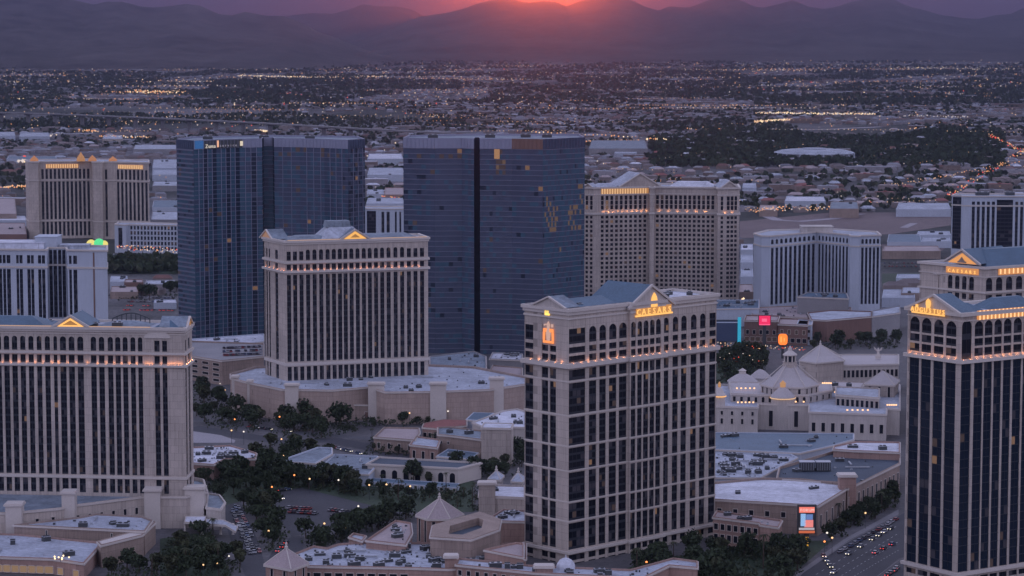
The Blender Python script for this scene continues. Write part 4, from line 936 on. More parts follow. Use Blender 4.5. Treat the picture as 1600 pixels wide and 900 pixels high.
T14.ring(T14.z1 - 1, T14.z1, .5); T14.finish()
dm = thing('lit_dome', 'small green and yellow glowing domes at the foot of the distant twin wing tower', 'dome', (xof(150, 2560, 20), 2560, 0))
for dx, mt, rr in ((-5, 'yellow', 5), (3, 'green', 6), (8, 'yellow', 4)):
    mb = MB(); zz = zof(382, 2560); mb.lathe([(rr * math.cos(a), zz + rr * math.sin(a)) for a in [i * math.pi / 12 for i in range(6)]] + [(.2, zz + rr)], 12, dx, 0); mb.lathe([(rr * .9, 0), (rr * .9, zz)], 10, dx, 0, 0); mb.build('dome', mt, dm)
# ------------------------------------------------------------------ flat patches: roads, lots, lawns
EXCL = [[(p[0], p[1]) for p in T.fw] for T in (T1, T2, T3, T4, T5, T5b, T6, T7, T8, T9, T10, T11, T12, T13, T14)]
LAY = {'a': 0.004, 'b': 0.008, 'c': 0.012, 'd': 0.016}
PZ = 0.004
def patch(name, pix, m, lay='a', excl=True, z=None):
    global PZ; PZ += .006; z = PZ + LAY[lay] * 2
    pts = ccw([tuple(P(u, v, 0))[:2] for u, v in pix]); b = MB(); b.face([(*p_, z) for p_ in pts])
    if excl: EXCL.append(pts)
    return tag(b.build(name, m), kind='structure')
def ribbon(name, pix, wd, m, z=0.05, excl=False):
    """road of constant width through ground pixels"""
    pts = [P(u, v, 0) for u, v in pix]; L_, R_ = [], []
    for i, p_ in enumerate(pts):
        a = pts[max(i - 1, 0)]; b_ = pts[min(i + 1, len(pts) - 1)]; d = (b_ - a).normalized(); n = Vector((-d.y, d.x, 0)) * wd / 2
        L_.append(p_ + n); R_.append(p_ - n)
    b = MB()
    for i in range(len(pts) - 1): b.face([(*R_[i][:2], z), (*R_[i + 1][:2], z), (*L_[i + 1][:2], z), (*L_[i][:2], z)])
    if excl: EXCL.append([tuple(p_[:2]) for p_ in R_] + [tuple(p_[:2]) for p_ in reversed(L_)])
    return tag(b.build(name, m), kind='structure')
def kerb(pix, side=1, h=.14, wd=.35):
    pts = [P(u, v, 0) for u, v in pix]; b = MB()
    for i in range(len(pts) - 1):
        f = Face(pts[i], pts[i + 1]); f.box(b, 0, f.L, 0, h, -wd / 2, wd / 2, 0, back=True)
    return tag(b.build('kerb', 'concrete'), kind='structure')
patch('resort_grounds', [(-200, 905), (1750, 905), (1750, 470), (1000, 470), (280, 520), (-200, 520)], mat('resort_ground', (0.10, 0.095, 0.10), var=.25, scale=.03, fine=.3), 'a', excl=False)
# boulevard lower right
patch('boulevard', [(1225, 930), (1253, 897), (1327, 846), (1404, 806), (1480, 768), (1480, 848), (1404, 873), (1367, 903), (1340, 930)], 'asphalt', 'b')
patch('far_carriageway', [(1372, 906), (1404, 880), (1480, 850), (1480, 930), (1345, 930)], 'asphalt', 'b')
patch('pavement', [(1225, 925), (1245, 895), (1318, 843), (1404, 796), (1404, 804), (1327, 844), (1253, 896), (1228, 925)], 'concrete', 'c')
kerb([(1228, 926), (1253, 896.5), (1327, 845.5), (1404, 805.5)]); kerb([(1345, 926), (1369, 902), (1404, 876), (1440, 860)])
def dashes(a, b, n, fr=.4, wd=.22):
    A_, B_ = P(*a), P(*b); f = Face(A_, B_); m_ = MB()
    for k in range(n): s_ = f.L * k / n; m_.face([f.p(s_, -wd / 2 * 1, .10), f.p(s_, wd / 2, .10), f.p(s_ + f.L / n * fr, wd / 2, .10), f.p(s_ + f.L / n * fr, -wd / 2, .10)][::-1])
    return tag(m_.build('lane_marking', 'paint'), kind='structure')
for off in (.22, .42, .62, .82): dashes((1253 + off * 100, 897 + off * 4), (1404 + off * 3, 806 + off * 64), 16)
# cross streets in the left half
ribbon('service_road', [(295, 668), (360, 678), (440, 690), (520, 688), (585, 700), (640, 716)], 16, 'asphalt', z=.045)
ribbon('service_road', [(300, 655), (380, 668), (460, 676), (560, 684), (640, 690)], 9, mat('worn_asphalt', (.09, .09, .10), var=.15), z=.03)
patch('car_park', [(425, 772), (470, 762), (600, 782), (640, 800), (560, 822), (455, 838), (440, 815)], 'asphalt', 'b')
patch('hotel_drive', [(345, 790), (372, 775), (405, 850), (420, 905), (385, 905), (362, 850)], 'asphalt', 'b')
patch('hotel_drive', [(405, 905), (425, 862), (455, 838), (475, 838), (470, 905)], 'asphalt', 'c')
patch('pale_forecourt', [(302, 674), (345, 680), (368, 688), (366, 692), (302, 692)], mat('pale_paving', (.32, .30, .32), var=.08), 'c')
patch('lawn', [(250, 905), (250, 842), (330, 830), (365, 905)], 'grass', 'b', excl=False)
patch('lawn', [(395, 700), (560, 735), (740, 745), (740, 800), (620, 800), (470, 762), (425, 772), (350, 790), (320, 740)], 'grass', 'b', excl=False)
patch('lawn', [(940, 905), (1230, 905), (1300, 845), (1200, 845), (1000, 880)], 'grass', 'b', excl=False)
patch('lawn', [(1118, 600), (1190, 590), (1195, 552), (1118, 552)], 'grass', 'b', excl=False)
# ------------------------------------------------------------------ resort low buildings
LOW = []
def lb_(*a, **k):
    r = low_building(*a, **k); ro = r[0].location; EXCL.append([(p_[0] + ro.x, p_[1] + ro.y) for p_ in r[1]]); LOW.append(r); return r
def pylon(root_poly_H, u0, u1, vt, zt, dep=7, m='trim', cap=True, n=1):
    """square pier with a cap standing at the front of a podium: a part of it"""
    root = root_poly_H[0]; o = root.location
    um = (u0 + u1) / 2; kx = xof(um, 1000, zt) / 1000; ys = []; pl = root_poly_H[1]
    for i in range(len(pl)):
        (ax, ay), (bx_, by_) = pl[i], pl[(i + 1) % len(pl)]; ax += o.x; bx_ += o.x; ay += o.y; by_ += o.y; fa, fb = ax - kx * ay, bx_ - kx * by_
        if fa * fb < 0: t_ = fa / (fa - fb); ys.append(ay + (by_ - ay) * t_)
    y_ = (min(ys) if ys else P(um, vt, zt).y) - 1.6; zt = max(zof(vt, y_), root_poly_H[2] + o.z + 1.2) if abs(um - 704) > 12 and abs(um - 850) > 20 and abs(um - 1325) > 15 else zt
    if not (abs(um - 704) > 12 and abs(um - 850) > 20 and abs(um - 1325) > 15): y_ = P(um, vt, zt).y
    p0, p1 = Vector((xof(u0, y_, zt), y_, zt)), Vector((xof(u1, y_, zt), y_, zt)); b = MB()
    x0, x1, y0 = p0.x - o.x, p1.x - o.x, p0.y - o.y
    b.box(x0, x1, y0, y0 + dep, -o.z, zt - 1.2 - o.z); p_ = b.build('pylon', m, root)
    c = MB(); c.box(x0 - .7, x1 + .7, y0 - .7, y0 + dep + .7, zt - 1.2 - o.z, zt - .5 - o.z); c.box(x0 - .3, x1 + .3, y0 - .3, y0 + dep + .3, zt - .5 - o.z, zt - o.z); c.build('pylon_cap', 'trim', p_)
def pyramid(name, label, pix, ze, apex, m='roof_tan', wallm='rose', z0=0, cat='pavilion', finial=True, openings=0, flare=0.0, group=None):
    pts = [P(u, v, ze) for u, v in pix]; c = sum(pts, Vector((0, 0, 0))) / len(pts); root = thing(name, label, cat, (c.x, c.y, z0), group=group)
    poly = ccw([(p_.x - c.x, p_.y - c.y) for p_ in pts]); n = len(poly); H = ze - z0
    w_ = MB(); w_.prism(offset(poly, -.6), 0, H - .1, 0, top=False); w_.build('wall', wallm, root); ring(root, 'eaves', poly, -.7, .15, H - .9, H, 'trim')
    hz_ = zof(apex, c.y) - z0
    for i in range(n):
        b = MB(); j = (i + 1) % n; a_, b_ = Vector(poly[i]), Vector(poly[j])
        if flare:
            t_ = .42; zz = H + (hz_ - H) * (t_ - flare); q0, q1 = a_ * (1 - t_), b_ * (1 - t_)
            b.face([(*a_, H), (*b_, H), (*q1, zz), (*q0, zz)]); b.face([(*q0, zz), (*q1, zz), (0, 0, hz_)])
        else: b.face([(*a_, H), (*b_, H), (0, 0, hz_)])
        ap = b.build('roof_slope', m, root)
        r = MB(); r.tube((*a_, H + .05), (0, 0, hz_), .28, .2, 5); r.build('hip_ridge', 'trim', ap)
    if finial: f = MB(); f.lathe([(.7, hz_ - .4), (.8, hz_ + .5), (.3, hz_ + 1.0), (.55, hz_ + 1.6), (.05, hz_ + 2.6)], 8); f.build('finial', 'trim', root)
    if openings:
        for i in range(n):
            fc = Face(offset(poly, -.6)[i], offset(poly, -.6)[(i + 1) % n])
            for k in range(openings):
                s_ = fc.L * (k + .5) / openings; b = MB(); fc.quad(b, s_ - .7, s_ + .7, .8, H - 1.4, .05); fc.box(b, s_ - .9, s_ - .7, .8, H - 1.4, 0, .2, 1); fc.box(b, s_ + .7, s_ + .9, .8, H - 1.4, 0, .2, 1); b.build('window', ['glass', 'trim'], root)
    EXCL.append([(p_[0] + c.x, p_[1] + c.y) for p_ in poly]); return root
# left tower podium and wings
r = lb_('curved_podium', 'beige podium with square piers at the foot of the left foreground tower', 'podium', [(-120, 803), (20, 800), (95, 793), (112, 789), (222, 775), (290, 775), (324, 768), (318, 748), (295, 744), (-120, 744)], 15, wallm='beige', roofm='roof_grey', par=1.6, openings=[(1, 3, 1.4, 8, 11), (3, 6, 1.4, 7, 10), (6, 1, 3, 5, 9)])
for a in ((8, 33, 787, 19), (96, 116, 768, 21), (225, 250, 764, 21), (288, 318, 761, 21)): pylon(r, *a)
lb_('upper_flat_wing', 'upper pale flat roofed wing in front of the left podium', 'building', [(22, 819), (226, 829), (238, 812), (222, 806), (150, 802), (126, 807)], 11, wallm='tan', roofm='roof', units=3, openings=[(0, 2, .8, 5, 9, 'darkmetal')])
lb_('flat_wing_end', 'narrow tan end block stepping down beside the lower flat roof', 'building', [(158, 851), (222, 835), (243, 815), (232, 811), (214, 828), (152, 845)], 10, wallm='tan', roofm='trim', par=.3)
lb_('lower_flat_wing', 'lower white flat roofed wing with lit shopfronts in the bottom left corner', 'building', [(-100, 866), (82, 872), (131, 879), (160, 847), (30, 834), (-100, 830)], 7, wallm='rose', roofm='roof', units=3, openings=[(0, 14, 4, .5, 3.4, 'shop'), (1, 2, 3, .5, 3.2, 'shop')] if 'shop' in M else [(0, 12, 4.4, .5, 3.4)])
lb_('entrance_canopy', 'white drive through canopy right of the left podium', 'canopy', [(288, 815), (320, 817), (322, 806), (290, 806)], 6, wallm='trim', roofm='roof_white', par=.3, z0=5, pw=.3, cornice=False)
lb_('curved_canopy', 'long white curved canopy beside the hotel drive', 'canopy', [(322, 818), (352, 820), (368, 830), (372, 822), (350, 812), (322, 810)], 6, wallm='trim', roofm='roof', par=.3, z0=5, pw=.3, cornice=False)
for k, (u0, u1) in enumerate(((289, 292), (316, 319), (345, 348), (364, 367))):
    p_ = P(u0, 835, 0); b = MB(); b.lathe([(.8, 0), (.5, .4), (.45, 4.8), (.8, 5.0)], 8); o_ = b.build('canopy_column', 'trim'); o_.location = (p_.x, p_.y, 0); tag(o_, 'round cream column holding up the canopies by the hotel drive', 'column', 'canopy columns by the drive')
lb_('rock_roof_pavilion', 'rounded grey roofed pavilion at the right end of the left podium', 'building', [(322, 792), (345, 795), (352, 784), (343, 772), (325, 770)], 10, wallm='beige_light', roofm='roof_grey')
# low block right of the left tower
lb_('low_rose_block', 'low rose walled block with cluttered pale roof right of the left tower', 'building', [(290, 722), (334, 725), (352, 716), (399, 716), (401, 707), (360, 695), (300, 698)], 8.5, wallm='rose', roofm='roof_white', units=11, openings=[(3, 3, 1.2, 3, 5)])
# middle tower podium
r = lb_('hotel_podium', 'long salmon podium with cream piers under the middle hotel tower', 'podium', [(360, 590), (388, 597), (442, 608), (466, 608), (520, 609), (577, 604), (602, 612), (680, 611), (765, 608), (824, 599), (824, 588), (740, 572), (600, 566), (400, 572), (360, 583)], 19, wallm='salmon', roofm='roof', par=1.4, units=14, openings=[(4, 2, 2.2, 3, 9, 'glass', 'arch')])
for a in ((386, 394, 595, 20.5), (445, 466, 600, 21), (575, 600, 598, 21), (672, 697, 598, 21), (765, 787, 590, 22), (362, 372, 587, 21)): pylon(r, *a, dep=5)
for u_ in (372, 415, 438): 
    p_ = P(u_, 640, 0)
lb_('podium_terrace', 'lower tan terrace wall in front of the salmon podium', 'building', [(540, 640), (548, 631), (600, 632), (700, 630), (706, 622), (640, 616), (545, 620)][1:], 9.6, wallm='tan', roofm='roof_tan', openings=[(0, 1, 3, 0, 5, 'brown'), (1, 3, 1.6, 1, 6, 'roof_tan')])
# parking deck with car roof
r = lb_('parking_deck', 'tan multi storey parking deck with dark open floors, cars on its roof', 'parking garage', [(296, 555), (346, 563), (412, 556), (412, 536), (296, 532)], 16, wallm='tan', roofm='grey', par=1.0, openings=[(0, 3, 6.5, 2, 3.6, 'black'), (0, 3, 6.5, 5.4, 7.0, 'black'), (0, 3, 6.5, 8.8, 10.4, 'black'), (0, 3, 6.5, 12, 13.6, 'black')])  # flat black panels stand for the shade inside the open floors
lb_('white_roof_hall', 'white roofed hall at the foot of the left glass tower', 'building', [(300, 545), (345, 541), (412, 533), (412, 521), (300, 529)], 11, wallm='white', roofm='roof_white', units=4)
lb_('grey_hall', 'grey block at the foot of the middle glass tower', 'building', [(672, 588), (722, 590), (760, 580), (759, 556), (740, 548), (672, 556)], 14, wallm='grey', roofm='roof_grey', units=4, openings=[(0, 1, 7, 4, 9)])
lb_('brown_low_hall', 'low brown roofed hall right of the grey block beside the tall cream tower', 'building', [(762, 585), (816, 588), (816, 574), (770, 570)], 7, wallm='tan', roofm='roof_tan')
lb_('back_hall', 'small dark hall behind the brown roofed hall', 'building', [(765, 560), (816, 562), (816, 552), (770, 550)], 9, wallm='grey', roofm='roof_white', units=3)
# cluster between podium and cream tower
lb_('slanted_roof_shed', 'low blue grey shed with a slanted edge by the dark tree grove', 'building', [(437, 719), (493, 723), (519, 708), (519, 699), (497, 698)], 8, wallm='white', roofm='roof_grey', openings=[(0, 3, 2, 2, 5, 'trim')])
lb_('grey_roof_hall', 'grey flat roofed hall left of the arcaded pavilion', 'building', [(502, 728), (536, 739), (576, 740), (592, 724), (590, 712), (522, 709)], 6.5, wallm='white', roofm='roof_grey', units=3)
lb_('arcaded_pavilion', 'long cream pavilion with tall dark arches above the palm lined walk', 'building', [(572, 724), (716, 731), (752, 722), (592, 713)], 8.4, wallm='trim', roofm='roof_dark', par=.9, openings=[(0, 8, 2.8, .6, 5.6, 'glass', 'arch')])
lb_('pavilion_terrace', 'low white terrace wall in front of the arcaded pavilion', 'wall', [(575, 752), (715, 762), (718, 755), (578, 746)], 2.4, wallm='white', roofm='roof_blue', par=.3, cornice=False, openings=[(0, 14, 1.4, .3, 1.8, 'foliage')])
lb_('red_roof_shop', 'small shop with a dark red tiled roof in the middle cluster', 'shop', [(660, 667), (684, 669), (729, 664), (729, 656), (693, 655), (662, 661)], 9, wallm='rose', roofm='roof_red', par=.2, openings=[(0, 3, 2, 3, 6), (1, 3, 2, 3, 6)])
lb_('stepped_grey_block', 'plain stepped grey beige block left of the tall blank tower block', 'building', [(684, 678), (706, 680), (752, 686), (753, 672), (702, 666), (684, 667)], 11, wallm='tan', roofm='roof_grey', units=2, openings=[(0, 2, 1, 6, 7.4)])
lb_('blank_block', 'tall blank mauve block just left of the cream tower', 'building', [(752, 668), (799, 669), (802, 661), (756, 660)], 20, wallm='beige', roofm='roof_white', par=.4)
lb_('wedge_roof_hall', 'white wedge roofed hall behind the blank mauve block', 'building', [(738, 659), (754, 666), (822, 667), (822, 642), (808, 638), (786, 641)], 13, wallm='beige_light', roofm='roof_white', units=3)
lb_('blue_roof_shed', 'blue roofed shed left of the white wedge roof', 'shed', [(728, 655), (752, 657), (772, 645), (740, 644)], 9, wallm='white', roofm='roof_blue', par=.2)
lb_('tan_villa', 'flat tan villa among palms left of the red roofed shop', 'building', [(584, 682), (648, 687), (656, 676), (655, 668), (600, 667)], 8, wallm='tan', roofm='roof_tan', openings=[(0, 4, 1.6, 2, 5)])
lb_('pink_villa', 'small pink villa below the red roofed shop', 'building', [(640, 694), (683, 699), (688, 686), (650, 681)], 8, wallm='rose', roofm='roof', openings=[(0, 3, 1.8, 1, 5)])
lb_('pool_cabana', 'low pale cabana roof below the stepped grey block', 'building', [(682, 712), (736, 717), (748, 707), (700, 701)], 4.5, wallm='white', roofm='roof_blue', par=.3, units=2)
r = lb_('square_corner_block', 'beige block with a square corner pier left of the cream tower foot', 'building', [(748, 774), (820, 777), (820, 758), (776, 757), (750, 761)], 14, wallm='beige', roofm='roof_white', units=2)
pylon(r, 748, 774, 754, 18, dep=6, m='beige')
pyramid('small_kiosk', 'small white pyramid roofed kiosk above the square corner block', [(762, 748), (782, 750), (788, 743), (770, 741)], 7, 735, m='roof', wallm='beige_light')
pyramid('small_kiosk', 'second pale kiosk roof touching the cream tower at left', [(798, 752), (818, 753), (820, 745), (803, 744)], 7, 738, m='roof', wallm='beige_light')
# bottom centre complex
lb_('big_flat_roof', 'wide pale blue flat roof dotted with dark air units at the bottom centre', 'building', [(470, 883), (640, 886), (700, 888), (760, 884), (822, 872), (822, 848), (640, 847), (566, 846), (528, 849), (511, 855), (490, 852), (455, 866)], 9, wallm='rose', roofm='roof', par=.9, units=34, openings=[(0, 10, 3, 2, 6, 'glass')])
pyramid('corner_pavilion', 'square pink pavilion with grey pyramid roof left of the big flat roof', [(412, 882), (455, 890), (483, 880), (440, 873)], 12, 856, wallm='rose', m='roof_tan', openings=2)
pyramid('octagon_pavilion', 'large pink pavilion with a wide grey pyramid roof left of the wedge building', [(649, 805), (668, 811), (704, 811), (725, 804), (706, 797), (668, 797)], 12, 778, wallm='rose', m='roof_tan', openings=2)
r = lb_('sloped_pink_hall', 'pale pink roofed hall with a pointed corner left of the big pyramid roof', 'building', [(572, 843), (634, 850), (644, 832), (642, 816), (618, 812)], 12, wallm='rose', roofm='roof_tan', units=4)
lb_('left_link_block', 'narrow rose link block at the left end of the pink roofed hall', 'building', [(545, 838), (566, 844), (572, 836), (552, 832)], 10.5, wallm='rose', roofm='roof')
r = lb_('wedge_building', 'angular cream building with thick sloping parapets and a sunken dark well', 'building', [(672, 838), (736, 842), (780, 826), (783, 811), (750, 799), (676, 820)], 17, wallm='tan', roofm='roof_dark', par=3.2, pw=7.5, z0=0)
lb_('blue_link_roof', 'small pale roof between the wedge building and the cream tower', 'building', [(758, 813), (822, 814), (822, 797), (786, 795)], 10, wallm='rose', roofm='roof', units=4)
lb_('curved_rose_block', 'rose wall block with swept parapet at the cream tower foot', 'building', [(757, 858), (818, 870), (818, 848), (806, 847), (782, 852)], 13, wallm='rose', roofm='roof_tan', openings=[(0, 3, 1.8, 3, 5.4)])
r = lb_('pink_front_building', 'long pink building with a row of small windows along the bottom edge', 'building', [(712, 881), (836, 894), (1004, 902), (1046, 882), (1090, 886), (1090, 876), (1052, 871), (985, 889), (905, 886), (835, 883), (716, 871)], 11, wallm='rose', roofm='roof', units=10, openings=[(0, 9, 1.6, 6.6, 8.6), (1, 10, 1.6, 5.5, 8)])
pylon(r, 695, 714, 868, 14, dep=5, m='rose'); pylon(r, 836, 864, 884, 13, dep=5, m='rose')
dmo = P(884, 886, 11); b = MB(); b.lathe([(3.8, 10), (3.8, 11.5), (3.5, 12.6), (2.6, 13.8), (1.3, 14.6), (.3, 14.9), (.2, 16)], 14); o_ = b.build('roof_dome', 'roof_white', r[0]); o_.location = (dmo.x - r[0].location.x, dmo.y - r[0].location.y, 0)
M['tent_pale'] = mat('tent_pale', (.46, .42, .42), var=.05)
# domed palace on the right
def at_(u, v, z): p_ = P(u, v, z); return p_
lb_('palace_front_wing', 'white classical wing with tall narrow windows in front of the domed palace', 'building', [(1120, 634), (1184, 636), (1185, 630), (1264, 632), (1264, 643), (1385, 647), (1386, 638), (1406, 639), (1406, 600), (1120, 600)], 15, wallm='beige_light', roofm='roof', par=1.2, openings=[(0, 4, 1.3, 5, 8), (0, 4, 1.3, 10, 12.2), (2, 2, 2.2, 2, 11), (4, 8, 2.0, 4, 9)], units=2)
lb_('palace_middle_tier', 'raised middle tier under the big tent roof of the domed palace', 'building', [(1142, 614), (1187, 616), (1262, 616), (1300, 609), (1298, 598), (1140, 596)], 19, wallm='beige_light', roofm='tent_pale', par=.6, openings=[(0, 4, 1.6, 14.4, 17.2), (1, 7, 1.6, 14.4, 17.4, 'glass', 'arch'), (2, 4, 1.6, 14.4, 17.2)])
lb_('palace_side_court', 'side court wing with a row of dark windows right of the big tent roof', 'building', [(1306, 616), (1374, 621), (1374, 606), (1306, 603)], 20, wallm='beige', roofm='roof', openings=[(0, 9, 1.8, 13.4, 17.6)])
r = pyramid('tent_roof_pavilion', 'big octagonal pavilion with tall concave tent roof and a glazed lantern', [(1187, 600), (1208, 605), (1258, 605), (1281, 600), (1262, 594), (1207, 594)], 23, 560, m='tent_pale', wallm='beige_light', finial=False, flare=.12, openings=3)
cz = r.location.y; ztop = zof(566, cz); b = MB(); b.lathe([(4.2, ztop - 5), (4.0, ztop), (4.3, ztop + .4)], 12); b.build('lantern_base', 'beige', r)
for k in range(8):
    a = k * math.pi / 4 + .3; b = MB(); b.lathe([(.45, ztop), (.4, ztop + 4)], 6, 3.3 * math.cos(a), 3.3 * math.sin(a)); b.build('lantern_column', 'trim', r)
b = MB(); b.lathe([(2.6, ztop), (2.6, ztop + 4)], 10); b.build('lantern_glass', 'glass2', r); b = MB(); b.lathe([(4.2, ztop + 4), (4.2, ztop + 4.6), (2.6, ztop + 5.8), (1.2, ztop + 6.8), (1.1, ztop + 8), (.2, ztop + 9.5)], 12); b.build('lantern_cap', 'trim', r)
def rotunda(name, label, u, v, z, rad, hh, lit=None, m='tent_pale', lant=True):
    p_ = P(u, v, z); r = thing(name, label, 'rotunda', (p_.x, p_.y, 0)); b = MB(); b.lathe([(rad, 0), (rad, z)], 14); b.build('wall', 'beige_light', r)
    b = MB(); b.lathe([(rad + .6, z), (rad + .6, z + .4), (rad * .86, z + hh * .35), (rad * .55, z + hh * .7), (rad * .25, z + hh * .95), (.2, z + hh)], 16); b.build('dome', m, r)
    if lit: b = MB(); b.lathe([(rad + .75, z - .5), (rad + .75, z)], 16); b.build('light_ring', lit, r)
    if lant: b = MB(); b.lathe([(rad * .24, z + hh * .85), (rad * .24, z + hh * 1.25), (rad * .3, z + hh * 1.3), (.1, z + hh * 1.6)], 8); b.build('lantern', E('lantern_glow', (1, .5, .2), .45) if lit else 'trim', r)
    return r
LG = E('dome_light', (1, .62, .34), .8)
rotunda('lit_rotunda', 'small lit rotunda with a warm ring of light in front of the tent roof', 1223, 620.5, 18, 6.6, 6, lit=LG, m='tent_pale')
rotunda('left_rotunda', 'warm lit round turret beside the cream tower right edge', 1124, 618, 20, 3.2, 5, lit=E('warm_ring', (1, .5, .15), 1.2), m='trim')
rotunda('low_rotunda', 'pale low domed roof left behind the tent roof', 1160, 596, 18, 8.5, 5, m='tent_pale', lit=None, lant=True)
rotunda('low_rotunda', 'smaller pale domed roof nearest the big tent roof at its left', 1188, 590, 18, 6, 5, m='tent_pale', lit=None, lant=False)
lb_('back_wing', 'long back wing with dark windows behind the palace court', 'building', [(1250, 572), (1316, 570), (1404, 568), (1404, 553), (1316, 553), (1250, 561)], 20, wallm='beige_light', roofm='tent_pale', openings=[(1, 13, 1.8, 12, 16.5), (0, 3, 3, 8, 15, 'beige')])
lb_('back_colonnade', 'low shaded colonnade in front of the long back wing', 'building', [(1280, 590), (1368, 592), (1375, 582), (1290, 580)], 9, wallm='white', roofm='roof_blue', openings=[(0, 11, 2.4, 1, 7)])
pyramid('blue_dome_roof', 'pale blue tent roof with a short spire behind the palace', [(1248, 563), (1276, 567), (1320, 563), (1316, 557), (1276, 554), (1254, 557)], 23, 538, m='tent_pale', wallm='beige', flare=.10, cat='pavilion')
pyramid('white_tent_roof', 'white hipped tent roof next to the right edge tower', [(1350, 600), (1398, 602), (1406, 594), (1362, 593)], 21, 579, m='tent_pale', wallm='beige', openings=3, finial=False)
lb_('court_roof', 'white flat court roof between tent roof and hipped roof', 'building', [(1284, 604), (1345, 606), (1352, 596), (1290, 594)], 17, wallm='beige', roofm='tent_pale', units=2)
M['cove'] = E('cove_light', (1, .55, .28), 1.8)
for (u0, u1, v_, z_, lab) in ((1150, 1180, 628, 17, 'left'), (1284, 1300, 598, 24, 'middle'), (1300, 1350, 612, 17.5, 'court'), (1385, 1402, 632, 16, 'right'), (1200, 1262, 627, 15.6, 'front'), (1148, 1182, 606, 19.8, 'upper'), (1320, 1360, 640, 15.4, 'lower')):
    p0, p1 = P(u0, v_, z_), P(u1, v_, z_); r2 = thing('cove_light_row', 'warm cove light row on the palace roofs, ' + lab + ' stretch', 'light fitting', ((p0.x + p1.x) / 2, p0.y, z_))
    for k in range(5): b = MB(); xx = (p1.x - p0.x) * ((k + .5) / 5 - .5); b.box(xx - .45, xx + .45, -.3, .3, -.6, .15); b.build('lamp', 'cove', r2)
# statue on the back wing
sp_ = P(1372, 560, 20); st_ = thing('roof_statue', 'white winged statue standing on the roof of the long back wing', 'statue', (sp_.x, sp_.y, 20))
b = MB(); b.box(-1.6, 1.6, -1.2, 1.2, 0, 1.6); b.build('pedestal', 'trim', st_); b = MB(); b.lathe([(1.1, 1.6), (.9, 2.6), (.7, 4), (.95, 5), (.5, 5.6), (.35, 5.8), (.5, 6.3), (.1, 6.8)], 9); b.tube((-.6, 0, 5.2), (-2.2, 0, 6.6), .3, .18); b.tube((.6, 0, 5.2), (2.0, .3, 5.8), .3, .18); b.build('figure', 'trim', st_)
b = MB(); b.face([(-.4, .4, 5.2), (-2.8, .9, 7.6), (-2.2, .8, 5.4), (-.6, .5, 4.2)]); b.face([(.4, .4, 5.2), (2.8, .9, 7.2), (2.4, .8, 5.2), (.6, .5, 4.2)]); b.build('wing', 'trim', st_)
# shopping mall along the boulevard
r = lb_('shopping_mall', 'tan shopping mall with broad white roof at the boulevard corner', 'shopping mall', [(1112, 779), (1262, 788), (1278, 790), (1322, 763), (1318, 755), (1250, 747), (1190, 746), (1112, 753)], 14, wallm='tan', roofm='roof_white', par=1.1, units=2, openings=[(0, 6, 2.0, 7.4, 9.8, 'glass'), (2, 5, 2.2, 3, 9, 'glass')])
pylon(r, 1312, 1338, 742, 20, dep=7, m='rose')
lb_('shopping_mall_wing', 'dark flat roofed mall wing running along the tree lined boulevard', 'shopping mall', [(1324, 763), (1406, 723), (1406, 706), (1330, 702), (1300, 705), (1218, 729), (1214, 746), (1312, 753)], 14, wallm='tan', roofm='roof_dark', par=1.3, units=5, openings=[(0, 12, 2.2, 2.5, 9.5, 'glass')])
lb_('shopping_mall_block', 'white roofed back block of the mall against the right edge tower', 'shopping mall', [(1302, 701), (1330, 703), (1406, 706), (1406, 690), (1338, 689), (1303, 696)], 17, wallm='rose', roofm='roof_white', units=2)
lb_('teal_flat_roof', 'wide slate teal flat roof below the white palace wing', 'building', [(1112, 701), (1250, 707), (1298, 696), (1334, 686), (1334, 677), (1112, 675)], 12.5, wallm='white', roofm='roof_blue', par=.5, units=5)
lb_('cluttered_roof', 'pale roof strip crowded with pipes and air units right of the cream tower', 'building', [(1112, 745), (1188, 745), (1246, 714), (1236, 709), (1112, 706)], 12, wallm='white', roofm='roof', units=26)
for i, (u0, u1) in enumerate(((1250, 1273), (1276, 1298))):
    p0, p1 = P(u0, 733, 14), P(u1, 733, 14); b = MB(); b.box(p0.x, p1.x, p0.y, p0.y + 5, 13.2, 17.2); b.box(p0.x - .2, p1.x + .2, p0.y - .2, p0.y + 5.2, 17.2, 17.5, 1)
    for k in range(6): xx = p0.x + (p1.x - p0.x) * (k + .5) / 6; b.box(xx - .08, xx + .08, p0.y - .12, p0.y, 13.4, 17, 1)
    tag(b.build('cooling_tower', ['darkmetal', 'metal']), ('left', 'right')[i] + ' dark louvred cooling unit on the mall roof', 'cooling unit', 'cooling units on the mall roof')
lb_('rose_corner_building', 'rose building with arched entrance bay at the corner right of the cream tower', 'building', [(1114, 807), (1186, 816), (1188, 819), (1216, 823), (1222, 812), (1120, 797)], 12.5, wallm='rose', roofm='roof_tan', units=3, openings=[(0, 7, 2.0, 7, 9.6), (0, 7, 2.0, 2, 5), (2, 1, 3, 2, 5)])
